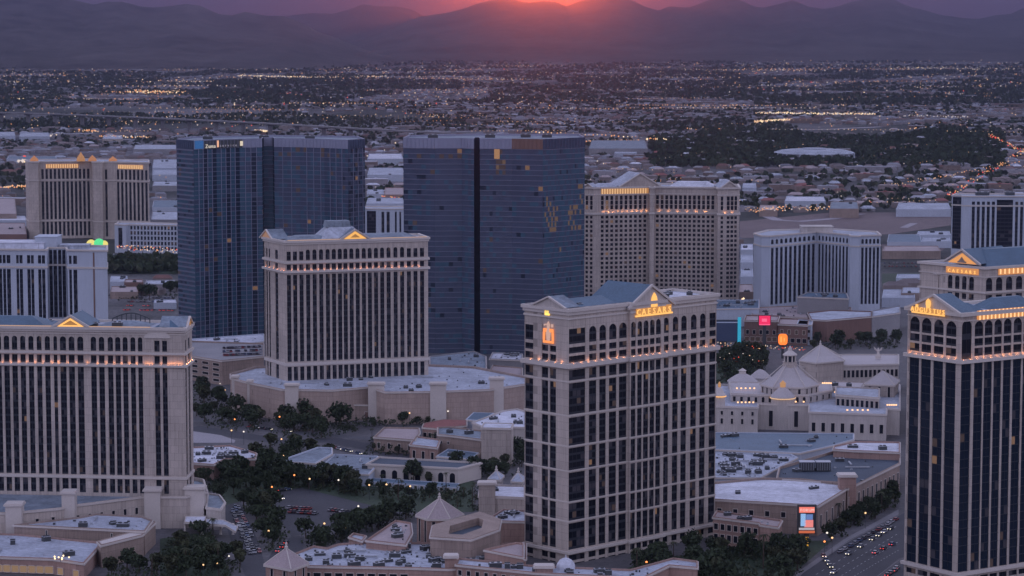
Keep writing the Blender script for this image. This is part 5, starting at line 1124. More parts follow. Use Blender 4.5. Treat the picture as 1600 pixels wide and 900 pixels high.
# behind: casino row and brown hall
lb_('brown_curved_hall', 'big windowless brown hall with a grey right end below the two wing tower', 'building', [(1268, 499), (1292, 500), (1362, 494), (1362, 486), (1300, 484), (1262, 488)], 16, wallm='brown', roofm='roof')
lb_('grey_hall_end', 'grey slab end of the brown hall near the right edge tower', 'building', [(1363, 494), (1406, 488), (1406, 477), (1363, 485)], 16, wallm='grey', roofm='roof')
lb_('tan_roof_row', 'row of tan flat roofs at the foot of the pale two wing tower', 'building', [(1175, 492), (1262, 496), (1330, 490), (1330, 480), (1250, 477), (1175, 480)], 10, wallm='tan', roofm='roof_tan', units=8)
lb_('blue_roof_row', 'blue grey flat roofs between the punched window tower and the white tower', 'building', [(1118, 482), (1186, 481), (1186, 468), (1118, 468)], 14, wallm='white', roofm='roof_blue', units=6)
lb_('casino_block', 'dark casino block carrying the pink screen', 'building', [(1163, 500), (1215, 501), (1218, 493), (1166, 492)], 17, wallm='brown', roofm='roof_tan', openings=[(0, 6, 3, 2, 5, 'litdim'), (0, 5, 2, 7, 10)])
lb_('casino_block', 'dark block behind the orange screen', 'building', [(1216, 506), (1262, 508), (1264, 498), (1218, 497)], 15, wallm='brown', roofm='roof_tan', openings=[(0, 5, 3, 2, 5), (0, 4, 2, 8, 11, 'litdim')])
lb_('grey_brick_stub', 'pale square block with small windows at the left end of the brown hall', 'building', [(1245, 506), (1268, 507), (1270, 500), (1248, 499)], 15, wallm='white', roofm='roof', openings=[(0, 3, 1.6, 4, 6), (0, 3, 1.6, 9, 11)])
def screen(name, label, u0, u1, v0, v1, D, m, back='darkmetal', extra=None, post=True, group=None):
    x0, x1, z0, z1 = xof(u0, D, 15), xof(u1, D, 15), zof(v1, D), zof(v0, D); r = thing(name, label, 'sign', ((x0 + x1) / 2, D, 0), group=group); w2 = (x1 - x0) / 2
    b = MB(); b.box(-w2 - .5, w2 + .5, .3, 2.2, z0 - .5, z1 + .5); b.build('cabinet', back, r); b = MB(); b.box(-w2, w2, 0, .29, z0, z1); b.build('screen', m, r)
    if post: b = MB(); b.box(-w2 * .3, w2 * .3, .8, 1.8, 0, z0 - .5); b.build('post', 'darkmetal', r)
    return r, w2, z0, z1
r, w2, z0, z1 = screen('blue_screen_sign', 'large dark blue screen with a glowing cyan edge tube', 1108, 1151.5, 501, 533, 1800, 'blues'); b = MB(); b.box(w2 + .6, w2 + 2.9, -.6, 1.6, zof(544, 1800), zof(496, 1800)); b.build('neon_tube', 'cyan', r)
b = MB(); b.box(-w2, w2 + .5, -.3, 0, z1 - 1.6, z1 - .9); b.build('light_bar', E('pale_bar', (.3, .35, .6), .5), r)
r, w2, z0, z1 = screen('pink_screen_sign', 'glowing pink red screen on the dark casino block', 1186, 1203.5, 493.5, 508, 1800, 'pink', post=True); b = MB(); b.box(-w2, w2, -.12, 0, z0, z0 + .6); b.box(-2, 1.6, -.12, 0, z0 + 2.4, z0 + 4.6); b.build('screen_image', E('pink_pale', (1, .12, .25), 1.1), r)
r, w2, z0, z1 = screen('orange_screen_sign', 'glowing orange rounded screen above the tent roof lantern', 1216.5, 1230, 522.5, 538, 1740, 'darkmetal'); b = MB(); pr = [(w2 * 1.08 * math.copysign(abs(math.cos(a)) ** .55, math.cos(a)), (z0 + z1) / 2 + (z1 - z0) * .56 * math.copysign(abs(math.sin(a)) ** .55, math.sin(a))) for a in [i * math.pi / 12 for i in range(24)]]; b.face([(x_, -.35, zz_) for x_, zz_ in pr]); [b.face([(*(pr[i][0], -.35), pr[i][1]), (*(pr[i][0], 0), pr[i][1]), (*(pr[(i + 1) % 24][0], 0), pr[(i + 1) % 24][1]), (*(pr[(i + 1) % 24][0], -.35), pr[(i + 1) % 24][1])]) for i in range(24)]; b.build('lit_face', 'orange', r); b = MB(); b.box(-1.6, -.9, -.5, -.36, z0 + 1.5, z1 - 1.5); b.box(.6, 1.2, -.5, -.36, z0 + 2, z1 - 2.5); b.build('screen_image', E('orange_deep', (1, .34, .08), 1.6), r)
# electronic billboard at the mall corner
r, w2, z0, z1 = screen('corner_billboard', 'tall electronic billboard with red header at the mall corner by the boulevard', 1248, 1274, 791, 833, 1108, 'darkmetal')
def bbx(nm, a0, a1, c0, c1, m, t=-.15): b = MB(); b.box(-w2 + 2 * w2 * a0, -w2 + 2 * w2 * a1, t, t + .14, z0 + (z1 - z0) * c0, z0 + (z1 - z0) * c1); return b.build(nm, m, r)
bbx('header_panel', .02, .95, .76, .97, E('header_red', (1, .22, .16), .9)); bbx('screen_image', .12, .42, .26, .72, E('screen_pale_blue', (.35, .6, 1), .75)); bbx('screen_image', .45, .85, .5, .70, E('screen_mid_blue', (.2, .35, .8), .55)); bbx('screen_image', .35, .88, .22, .49, E('screen_pink', (1, .28, .26), .8)); bbx('footer_panel', .02, .95, .12, .2, E('footer_white', (.8, .75, .85), .5)); bbx('footer_panel', .02, .98, .0, .09, E('footer_orange', (1, .22, .08), .55))
for k, ch in enumerate('FORUM'):
    o_ = link('letter', text_mesh(ch, 1.7, .05, 'letter_white') if 'letter_white' in M else (M.__setitem__('letter_white', E('letter_white', (1, .75, .7), .9)), text_mesh(ch, 1.7, .05, 'letter_white'))[1], r); o_.matrix_local = Matrix.Translation(Vector((-w2 + 1 + k * 1.3, -.22, z0 + (z1 - z0) * .81))) @ Matrix(((1, 0, 0, 0), (0, 0, -1, 0), (0, 1, 0, 0), (0, 0, 0, 1)))
r, w2, z0, z1 = screen('blue_billboard', 'blue billboard with an orange mark at the bottom edge', 520, 573, 888, 906, 1030, E('billboard_blue', (.0, .07, .28), .8)); b = MB(); b.lathe([(.6, z0 - 1), (1.0, z0 + 1.5), (.8, z0 + 3.4), (.5, z1 - .6), (.1, z1 + .2)], 8, -.6, -.3); b.build('orange_mark', E('mark_orange', (1, .16, .05), 1), r)
for (u, v, dz, nm, lab) in ((1332, 800, 14, 'yellow_banner_sign', 'yellow lit blade sign on the mall side wall'), (1257, 862, 7, 'yellow_post_sign', 'small yellow lit post sign below the corner billboard')):
    p_ = P(u, v, 0); r = thing(nm, lab, 'sign', (p_.x, p_.y, 0)); b = MB(); b.box(-.2, .2, -.2, .2, 0, dz); b.build('post', 'darkmetal', r)
    for k in range(2): b = MB(); b.box(-1.6, 1.6, -.5, -.2, dz * (.35 + .34 * k), dz * (.6 + .34 * k)); b.build('lit_panel', E('yellow_panel', (1, .5, .04), .75), r)
# ------------------------------------------------------------------ trees
def leaf_crown(seed, r, h, base, n=330, m='foliage', size=.95, lobes=6, flat=1.0):
    """crown of small leaf clumps spread through several uneven lobes"""
    g = random.Random(seed); b = MB(); L_ = []
    for k in range(lobes):
        a = g.uniform(0, 6.28); d = g.uniform(.15, .62) * r; L_.append((d * math.cos(a), d * math.sin(a), base + h * g.uniform(.3, .75), r * g.uniform(.38, .62), h * g.uniform(.22, .36)))
    L_.append((0, 0, base + h * .62, r * .6, h * .38))
    for i in range(n):
        cx, cy, cz, cr_, ch_ = g.choice(L_); a = g.uniform(0, 6.28); u = g.uniform(-1, 1); q = g.uniform(.55, 1.05) ** .5
        s_ = math.sqrt(1 - u * u); p_ = Vector((cx + cr_ * q * s_ * math.cos(a), cy + cr_ * q * s_ * math.sin(a), cz + ch_ * q * u * flat))
        n_ = Vector((g.gauss(0, 1), g.gauss(0, 1), g.gauss(.5, .8))).normalized(); t_ = n_.orthogonal().normalized(); bt = n_.cross(t_); sz = size * g.uniform(.55, 1.15)
        k = g.uniform(0, 3.14); t2 = t_ * math.cos(k) + bt * math.sin(k); b2 = n_.cross(t2)
        b.face([p_ + t2 * sz, p_ + b2 * sz * .7 + n_ * sz * .2, p_ - t2 * sz * .9, p_ - b2 * sz * .75 - n_ * sz * .15], 0)
    return b.mesh('crown', m)
def trunk_mesh(seed, h, r, limbs=4, lean=.3):
    g = random.Random(seed); b = MB(); top = Vector((g.uniform(-lean, lean), g.uniform(-lean, lean), h)); b.tube((0, 0, 0), top, r, r * .6, 7)
    for k in range(limbs):
        a = k * 6.28 / limbs + g.uniform(-.4, .4); e = top + Vector((math.cos(a) * h * .45, math.sin(a) * h * .45, h * g.uniform(.45, .8))); b.tube(top - Vector((0, 0, h * .15)), e, r * .5, r * .15, 5)
    return b.mesh('trunk', 'bark')
def palm_meshes(seed, h):
    g = random.Random(seed); t = MB(); t.tube((0, 0, 0), (.2, .1, h), .28, .2, 7); c = MB()
    for k in range(17):
        a = k * 2.4 + g.uniform(-.2, .2); el = g.uniform(-.1, .9); p_ = Vector((.2, .1, h)); d = Vector((math.cos(a), math.sin(a), 0)); s_ = Vector((-math.sin(a), math.cos(a), 0)); q0 = p_; w0 = .1
        for j in range(1, 5):
            f_ = j / 4; q1 = p_ + d * (2.6 * f_) + Vector((0, 0, math.sin(el) * 2.2 * f_ - 2.2 * f_ * f_)); w1 = .38 * (1 - f_ * .8); c.face([q0 - s_ * w0, q0 + s_ * w0, q1 + s_ * w1, q1 - s_ * w1]); q0, w0 = q1, w1
    return t.mesh('trunk', 'bark'), c.mesh('crown', 'foliage2')
KIND = []
for s_, (r_, h_, b_, m_) in enumerate(((4.2, 7.0, 2.2, 'foliage'), (3.6, 6.0, 2.0, 'foliage2'), (5.2, 8.0, 2.6, 'foliage'), (2.6, 5.0, 1.4, 'foliage2'), (4.6, 6.2, 2.0, 'foliage'), (1.8, 7.5, 1.0, 'foliage'))):
    KIND.append((trunk_mesh(s_, b_ + h_ * .22, .32), leaf_crown(s_, r_, h_, b_, n=420 if r_ > 3 else 260, m=m_, size=.85)))
PALM = [palm_meshes(90 + k, 8 + k * 2) for k in range(3)]
TREES = []
def tree(x, y, kind, sc_, label, group, z=0, name='tree'):
    t_, c_ = (PALM[kind - 10] if kind >= 10 else KIND[kind]); o = thing(name if kind < 10 else 'palm_tree', label, 'tree' if kind < 10 else 'palm tree', (x, y, z), rng.uniform(0, 6.28), group); o.scale = (sc_, sc_, sc_ * rng.uniform(.88, 1.12))
    link('trunk', t_, o); link('crown', c_, o); TREES.append((x, y)); return o
def grove(pix, n, label, group, kinds=(0, 1, 2, 4), smin=.85, smax=1.25, sep=4.4, palms=0, z=0, z_=0):
    n = max(2, int(n * GM)); pts = [tuple(P(u, v, z_)[:2]) for u, v in pix]; GROVES.append((pts, n)); xs = [p_[0] for p_ in pts]; ys = [p_[1] for p_ in pts]; c = 0; tr = 0
    while c < n and tr < 6000:
        tr += 1; x, y = rng.uniform(min(xs), max(xs)), rng.uniform(min(ys), max(ys))
        if not inside((x, y), pts) or any(inside((x, y), e) for e in EXCL_N) or any((x - a) ** 2 + (y - b) ** 2 < sep * sep for a, b in TREES[-400:]): continue
        k = rng.choice(kinds); isp = c < palms; tree(x, y, rng.choice((10, 11, 12)) if isp else k, rng.uniform(smin, smax), label if not isp else label.replace('dark leafy tree', 'palm').replace('dark round tree', 'palm'), group if not isp else group.replace('trees', 'palms'), z); c += 1
EXCL_N = [e for e in EXCL]; GM = .64; GROVES = []
grove([(305, 668), (345, 672), (352, 640), (330, 615), (303, 612)], 15, 'dark leafy tree between the left tower and the salmon podium', 'trees by the salmon podium left end')
grove([(345, 672), (480, 690), (560, 680), (560, 664), (470, 656), (350, 640)], 33, 'dark leafy tree in the dense row below the salmon podium', 'trees below the salmon podium', sep=5)
grove([(440, 661), (480, 661), (480, 653), (440, 653)], 2, 'tall dark round tree against the salmon podium wall', 'tall trees against the podium', kinds=(2,), smin=1.2, smax=1.3)
grove([(520, 672), (556, 674), (556, 662), (520, 660)], 3, 'tall dark leafy tree right end of the row below the salmon podium', 'trees at the podium row end', kinds=(2,), smin=1.1, smax=1.3)
grove([(560, 668), (690, 668), (690, 659), (560, 659)], 9, 'small dark leafy tree along the tan terrace wall', 'trees along the terrace wall', kinds=(0, 3), smin=.5, smax=.8, sep=6)
grove([(690, 655), (800, 652), (815, 630), (700, 634)], 15, 'dark round tree between the podium and the wedge roofed hall', 'trees behind the wedge roofed hall', kinds=(0, 3, 1), smin=.6, smax=.95)
grove([(302, 770), (350, 792), (392, 760), (400, 735), (365, 722), (330, 740)], 16, 'dark leafy tree right of the left tower beside the low rose block', 'trees beside the low rose block')
grove([(350, 792), (425, 772), (432, 735), (395, 715), (392, 760)], 19, 'dark leafy tree at the head of the hotel drive', 'trees at the head of the hotel drive')
grove([(398, 735), (440, 735), (520, 728), (520, 716), (430, 690), (402, 700)], 15, 'dark leafy tree left of the slanted roof shed', 'trees left of the slanted shed')
grove([(430, 772), (470, 770), (560, 780), (562, 745), (500, 735), (432, 735)], 33, 'dark leafy tree in the big grove above the car park', 'trees in the grove above the car park', sep=4.0)
grove([(555, 775), (745, 800), (748, 772), (600, 762), (562, 752)], 31, 'dark leafy tree lining the walk below the arcaded pavilion', 'trees below the arcaded pavilion', sep=5, smin=.55, smax=.85, palms=8, kinds=(0, 1, 3))
grove([(374, 792), (425, 790), (452, 845), (415, 868), (404, 850)], 19, 'dark leafy tree between the hotel drive and the car park', 'trees between drive and car park', sep=4.0)
grove([(455, 872), (528, 856), (560, 838), (545, 824), (460, 842)], 13, 'dark round tree between the car park and the big flat roof', 'trees in front of the car park', kinds=(2, 0, 4), sep=6)
grove([(525, 846), (560, 838), (640, 818), (650, 800), (600, 790), (545, 822)], 18, 'dark leafy tree behind the pink roofed hall', 'trees behind the pink roofed hall', sep=5)
grove([(250, 905), (262, 846), (335, 838), (372, 905)], 28, 'dark leafy tree in the garden below the left podium', 'trees in the garden below the left podium', sep=4.0, palms=4)
grove([(372, 905), (362, 870), (384, 872), (400, 905)], 4, 'small leafy tree in the bottom garden edge by the drive', 'trees at the drive edge', kinds=(1, 3))
grove([(165, 918), (250, 916), (250, 885), (178, 882)], 8, 'dark leafy tree right of the lower flat wing', 'trees right of the lower flat wing', palms=1)
grove([(380, 890), (408, 900), (412, 880), (392, 870)], 3, 'leafy tree left of the corner pavilion', 'trees left of the corner pavilion')
grove([(600, 770), (755, 745), (748, 728), (700, 735), (640, 748)], 8, 'dark leafy tree right of the arcaded pavilion', 'trees right of the arcaded pavilion', kinds=(0, 3))
grove([(735, 748), (815, 748), (818, 715), (800, 700), (755, 728)], 15, 'dark leafy tree between the blank block and the cream tower', 'trees by the blank block')
grove([(570, 712), (690, 712), (690, 698), (640, 700), (580, 690)], 14, 'small dark leafy tree among the villas', 'trees among the villas', kinds=(0, 3), smin=.5, smax=.8, palms=5)
grove([(940, 925), (1240, 925), (1262, 878), (1220, 862), (1130, 862), (1000, 888)], 54, 'dark leafy tree in the grove between cream tower and boulevard', 'trees in the grove at the boulevard corner', sep=4.2, palms=3)
grove([(1105, 872), (1215, 872), (1216, 862), (1120, 862)], 7, 'dark leafy tree in front of the rose corner building', 'trees in front of the rose corner building', smin=.6, smax=.8)
grove([(1285, 852), (1318, 838), (1402, 793), (1404, 770), (1330, 806), (1285, 835)], 33, 'dark leafy street tree lining the mall wall on the boulevard', 'street trees along the mall wall', sep=4.0, smin=.7, smax=1.0, palms=2)
grove([(1122, 600), (1190, 592), (1200, 556), (1122, 556)], 44, 'dark round tree in the park left of the tent roof', 'trees in the park left of the tent roof', sep=6)
grove([(1270, 548), (1404, 545), (1404, 530), (1270, 538)], 20, 'dark round tree behind the palace below the brown hall', 'trees below the brown hall', sep=7)
grove([(170, 470), (278, 470), (278, 455), (170, 458)], 7, 'dark round tree in the lot left of the left glass tower', 'trees left of the left glass tower', sep=14, kinds=(2, 4), smin=1, smax=1.4)
# shrubs and hedges under the groves
b = MB(); gs = random.Random(77)
for pts, n in GROVES:
    xs = [p_[0] for p_ in pts]; ys = [p_[1] for p_ in pts]
    for _ in range(n * 16):
        x, y = gs.uniform(min(xs), max(xs)), gs.uniform(min(ys), max(ys))
        if not inside((x, y), pts) or any(inside((x, y), e) for e in EXCL_N): continue
        hb = gs.uniform(.8, 4.6); rb = gs.uniform(1, 2.6)
        for k in range(9):
            a = gs.uniform(0, 6.28); c = Vector((x + rb * math.cos(a) * gs.uniform(.2, 1), y + rb * math.sin(a) * gs.uniform(.2, 1), hb * gs.uniform(.15, 1))); n_ = Vector((gs.gauss(0, 1), gs.gauss(0, 1), gs.gauss(.4, .7))).normalized(); t_ = n_.orthogonal().normalized(); bt = n_.cross(t_); q = gs.uniform(.4, .8)
            b.face([c + t_ * q, c + bt * q * .8, c - t_ * q, c - bt * q * .7], gs.choice((0, 0, 1)))
tag(b.build('shrubbery', ['foliage', 'foliage2']), kind='stuff')
# ------------------------------------------------------------------ cars
CARM = []
for nm_, c_ in (('car_white', (.42, .42, .45)), ('car_silver', (.2, .21, .24)), ('car_dark', (.03, .035, .045)), ('car_red', (.28, .03, .03)), ('car_blue', (.05, .09, .18))): M[nm_] = mat(nm_, c_, rough=.3, var=0, spec=.6); CARM.append(nm_)
M['tail'] = E('tail_light', (1, .05, .03), 2.4); M['head'] = E('head_light', (1, .88, .68), 3.2)
def car_body(mt):
    b = MB(); prof = [(-2.25, .45), (-2.2, .85), (-1.5, .95), (1.1, .95), (2.1, .8), (2.25, .45)]
    for s_ in (-1, 1):
        f_ = [(x, s_ * .88, z_) for x, z_ in prof]; b.face(f_ if s_ < 0 else f_[::-1])
    for i in range(len(prof)): 
        a, c = prof[i], prof[(i + 1) % len(prof)]; b.face([(a[0], .88, a[1]), (c[0], .88, c[1]), (c[0], -.88, c[1]), (a[0], -.88, a[1])])
    b.face([(-1.25, -.66, 1.45), (.35, -.66, 1.45), (.35, .66, 1.45), (-1.25, .66, 1.45)]); return b.mesh('body', mt)
def cab():
    b = MB(); lo = [(-1.75, -.82, .94), (1.1, -.82, .94), (1.1, .82, .94), (-1.75, .82, .94)]; hi = [(-1.25, -.66, 1.44), (.35, -.66, 1.44), (.35, .66, 1.44), (-1.25, .66, 1.44)]
    for i in range(4): b.face([lo[i], lo[(i + 1) % 4], hi[(i + 1) % 4], hi[i]])
    return b.mesh('window', 'glass')
def wheel():
    b = MB(); b.lathe([(.33, -.1), (.33, .1)], 10); b.v = [(x, z_, y) for x, y, z_ in b.v]; return b.mesh('wheel', 'black')
def lt(m): b = MB(); b.box(-.05, .05, -.2, .2, -.09, .09); return b.mesh('light', m)
BODY = [car_body(m_) for m_ in CARM]; CAB, WH, TL, HL = cab(), wheel(), lt('tail'), lt('head')
LOFF = {'tail': mat('tail_off', (.2, .02, .02), var=0), 'head': mat('head_off', (.5, .5, .5), var=0)}; M['tail_off'] = LOFF['tail']; M['head_off'] = LOFF['head']; TL0, HL0 = lt('tail_off'), lt('head_off')
CW = ('white', 'silver', 'dark', 'red', 'blue')
def car(x, y, rz, ci, label, group, z=.09, on=False, full=True):
    o = thing('car', label % CW[ci], 'car', (x, y, z), rz, group); link('body', BODY[ci], o); link('window', CAB, o)
    if full:
        for a in (-1.4, 1.4):
            for s_ in (-.82, .82): link('wheel', WH, o, (a, s_, .33))
    for s_ in (-.62, .62): link('tail_light', TL if on else TL0, o, (-2.24, s_, .68)); link('headlight', HL if on else HL0, o, (2.2, s_, .62))
    return o
def cars_line(a, b, n, label, group, on=False, dirn=1, jit=.6, z=.09, zr=0, full=True, skip=.1, side=None):
    A_, B_ = P(*a, zr), P(*b, zr); ang = math.atan2(B_.y - A_.y, B_.x - A_.x) + (0 if dirn > 0 else math.pi)
    for k in range(n):
        if rng.random() < skip: continue
        q_ = A_.lerp(B_, (k + .5 + rng.uniform(-.12, .12)) / n); car(q_.x + rng.uniform(-jit, jit) * .4, q_.y + rng.uniform(-jit, jit) * .4, (ang if side is None else ang + side) + rng.uniform(-.03, .03), rng.choice((0, 1, 1, 2, 2, 2, 3, 4)), label, group, z + zr, on, full)
cars_line((360, 792), (392, 868), 13, '%s car in the left queue on the hotel drive', 'cars on the hotel drive left lane', side=0, skip=.05)
cars_line((372, 792), (406, 866), 13, '%s car in the right queue on the hotel drive', 'cars on the hotel drive right lane', skip=.15)
cars_line((366, 790), (399, 868), 12, '%s car in the middle queue on the hotel drive', 'cars on the hotel drive middle lane', skip=.3)
cars_line((452, 801), (495, 804), 7, '%s parked car in the front row of the car park island', 'parked cars in the front island row', side=1.5, z=.12, skip=.0)
cars_line((450, 795), (486, 797), 6, '%s parked car in the back row of the car park island', 'parked cars in the back island row', side=1.5, z=.12)
cars_line((425, 778), (440, 781), 3, '%s car turning at the top of the car park', 'cars turning by the grove', on=True, z=.12); cars_line((437, 768), (452, 766), 2, '%s car with red tail lights above the car park', 'cars above the car park', on=True, z=.12)
cars_line((520, 806), (548, 812), 5, '%s parked car at the right side of the car park', 'parked cars at the car park right side', side=1.4, z=.12); cars_line((515, 798), (545, 802), 5, '%s parked car at the far right side of the car park', 'parked cars at the far right side', side=1.4, z=.12)
cars_line((430, 866), (452, 846), 3, '%s car driving up the lane left of the big flat roof', 'cars on the lane by the corner pavilion', on=True, z=.12)
cars_line((492, 834), (500, 835), 1, '%s lone car at the lower edge of the car park', 'lone cars at the car park edge', z=.12, skip=0)
cars_line((1310, 866), (1403, 811), 13, '%s car in the left lane queue on the boulevard', 'cars in the boulevard left lane', on=False, z=.06, skip=.0)
cars_line((1322, 869), (1403, 820), 9, '%s car in the second lane of the boulevard', 'cars in the boulevard second lane', on=True, dirn=-1, z=.06, skip=.35)
cars_line((1285, 868), (1300, 890), 4, '%s car with lights on at the boulevard corner', 'cars at the boulevard corner', on=True, dirn=1, z=.06, skip=0)
cars_line((1362, 868), (1402, 848), 3, '%s car in the right lane of the boulevard', 'cars in the boulevard right lane', on=True, dirn=1, z=.06, skip=0)
cars_line((1384, 902), (1404, 888), 4, '%s car with red tail lights in the far carriageway', 'cars on the far carriageway', on=True, dirn=1, z=.12, skip=0)
cars_line((1296, 900), (1330, 880), 3, '%s car near the bottom of the boulevard', 'cars at the bottom of the boulevard', on=True, dirn=-1, z=.06, skip=.3)
for i, v_ in enumerate((542, 547.5, 553)): cars_line((348, v_ + 1), (408, v_ - 1.5), 13, '%s car on the parking deck roof', 'cars parked on the deck roof row %s' % ('back', 'middle', 'front')[i], z=-.9, zr=16, full=False, side=1.5, skip=.15)
cars_line((612, 662), (700, 660), 12, '%s parked car along the terrace wall', 'parked cars along the terrace wall', z=.05, full=False, side=1.2)
cars_line((690, 640), (724, 636), 6, '%s parked car behind the blue roofed shed', 'parked cars behind the blue roofed shed', z=.05, full=False, side=1.2)
cars_line((520, 700), (585, 716), 9, '%s car by the villas with tail lights on', 'cars by the villas', z=.08, full=False, on=True, skip=.3)
cars_line((388, 668), (455, 676), 7, '%s car on the service road under the podium trees', 'cars on the service road', z=.06, full=False, on=True, skip=.3)
for i, v_ in enumerate((466, 472, 478, 485)): cars_line((192, v_), (274, v_ + 1), 13, '%s car in the far lot left of the left glass tower', 'cars in the far lot row %s' % ('one', 'two', 'three', 'four')[i], z=.05, full=False, on=rng.random() < .6, side=1.4, skip=.25)
for i, v_ in enumerate((548, 556, 566)): cars_line((1128, v_ + 2), (1192, v_ - 4), 9, '%s car at the street left of the tent roof', 'cars left of the tent roof row %s' % ('back', 'middle', 'front')[i], z=.05, full=False, on=True, side=.2, skip=.3)
for i, v_ in enumerate((412, 417)): cars_line((1380, v_), (1452, v_), 12, '%s car in the distant lot right of the white tower', 'cars in the distant lot row %s' % ('back', 'front')[i], z=.05, full=False, side=1.4, skip=.1)
# ------------------------------------------------------------------ street lamps
b = MB(); b.tube((0, 0, 0), (0, 0, 7), .12, .08, 6); LPm = b.mesh('pole', 'darkmetal'); b = MB(); b.lathe([(.25, 6.9), (.45, 7.1), (.45, 7.4), (.1, 7.7)], 8); 
LH = [b.mesh('lamp_head', E('lamp_head_warm', (1, .58, .28), 1.6)), b.mesh('lamp_head', E('lamp_head_amber', (1, .30, .08), 2.0)), b.mesh('lamp_head', E('lamp_head_white', (1, .9, .8), 1.2))]
def lamp(u, v, k, label, s_=1.0):
    p_ = P(u, v, 0); 
    if any(inside((p_.x, p_.y), e) for e in EXCL_N): pass
    o = thing('street_lamp', label, 'street lamp', (p_.x, p_.y, 0), 0, 'street lamps of the resort streets'); o.scale = (s_, s_, s_); link('pole', LPm, o); link('lamp_head', LH[k], o)
for i in range(11): lamp(448 + i * 5.6, 668 + i * .4, 1, 'amber street lamp under the podium trees', .8)
for u, v, k in ((460, 762, 1), (425, 781, 1), (401, 802, 0), (484, 768, 0), (529, 770, 2), (577, 778, 0), (604, 777, 0), (641, 780, 0), (367, 672, 1), (437, 668, 1), (381, 692, 2), (362, 690, 0), (443, 731, 0), (507, 840, 0), (541, 846, 0), (420, 852, 0), (560, 812, 2), (440, 704, 0)): lamp(u, v + 3, k, 'single street lamp among the dark trees of the resort')
for u, v, k in ((358, 890, 2), (372, 888, 0), (343, 898, 1), (318, 904, 0), (340, 902, 0), (281, 898, 0)): lamp(u, v, k, 'garden lamp in the bottom left garden', .8)
for u, v, k in ((1258, 875, 0), (1292, 858, 2), (1352, 826, 0), (1288, 872, 1), (1300, 866, 0), (1238, 890, 1), (1010, 905, 1), (1120, 903, 1)): lamp(u, v, k, 'street lamp at the boulevard by the grove')
for u, v, k in ((370, 642, 0), (398, 648, 0), (418, 652, 1), (352, 622, 0), (344, 612, 2)): lamp(u, v, k, 'wall side lamp at the left end of the salmon podium', .7)
for u, v, k in ((786, 640, 1), (744, 672, 0), (700, 662, 2), (640, 665, 0)): lamp(u, v, k, 'street lamp between the podium and the villas')
p_ = P(95, 878, 7); r = thing('lamp_cluster', 'cluster of bright lamps on the edge of the lower flat roof', 'lamp cluster', (p_.x, p_.y, 7)); b = MB(); b.tube((0, 0, 0), (0, 0, 1.6), .12, .1, 5); b.build('post', 'darkmetal', r)
for k in range(9): b = MB(); b.lathe([(.1, 0), (.36, .25), (.36, .5), (.1, .75)], 7, rng.uniform(-3.6, 3.6), rng.uniform(-1, 1)); o_ = b.build('lamp_globe', E('globe_warm', (1, .72, .40), 2.0), r); o_.location.z = rng.uniform(.6, 2.2)
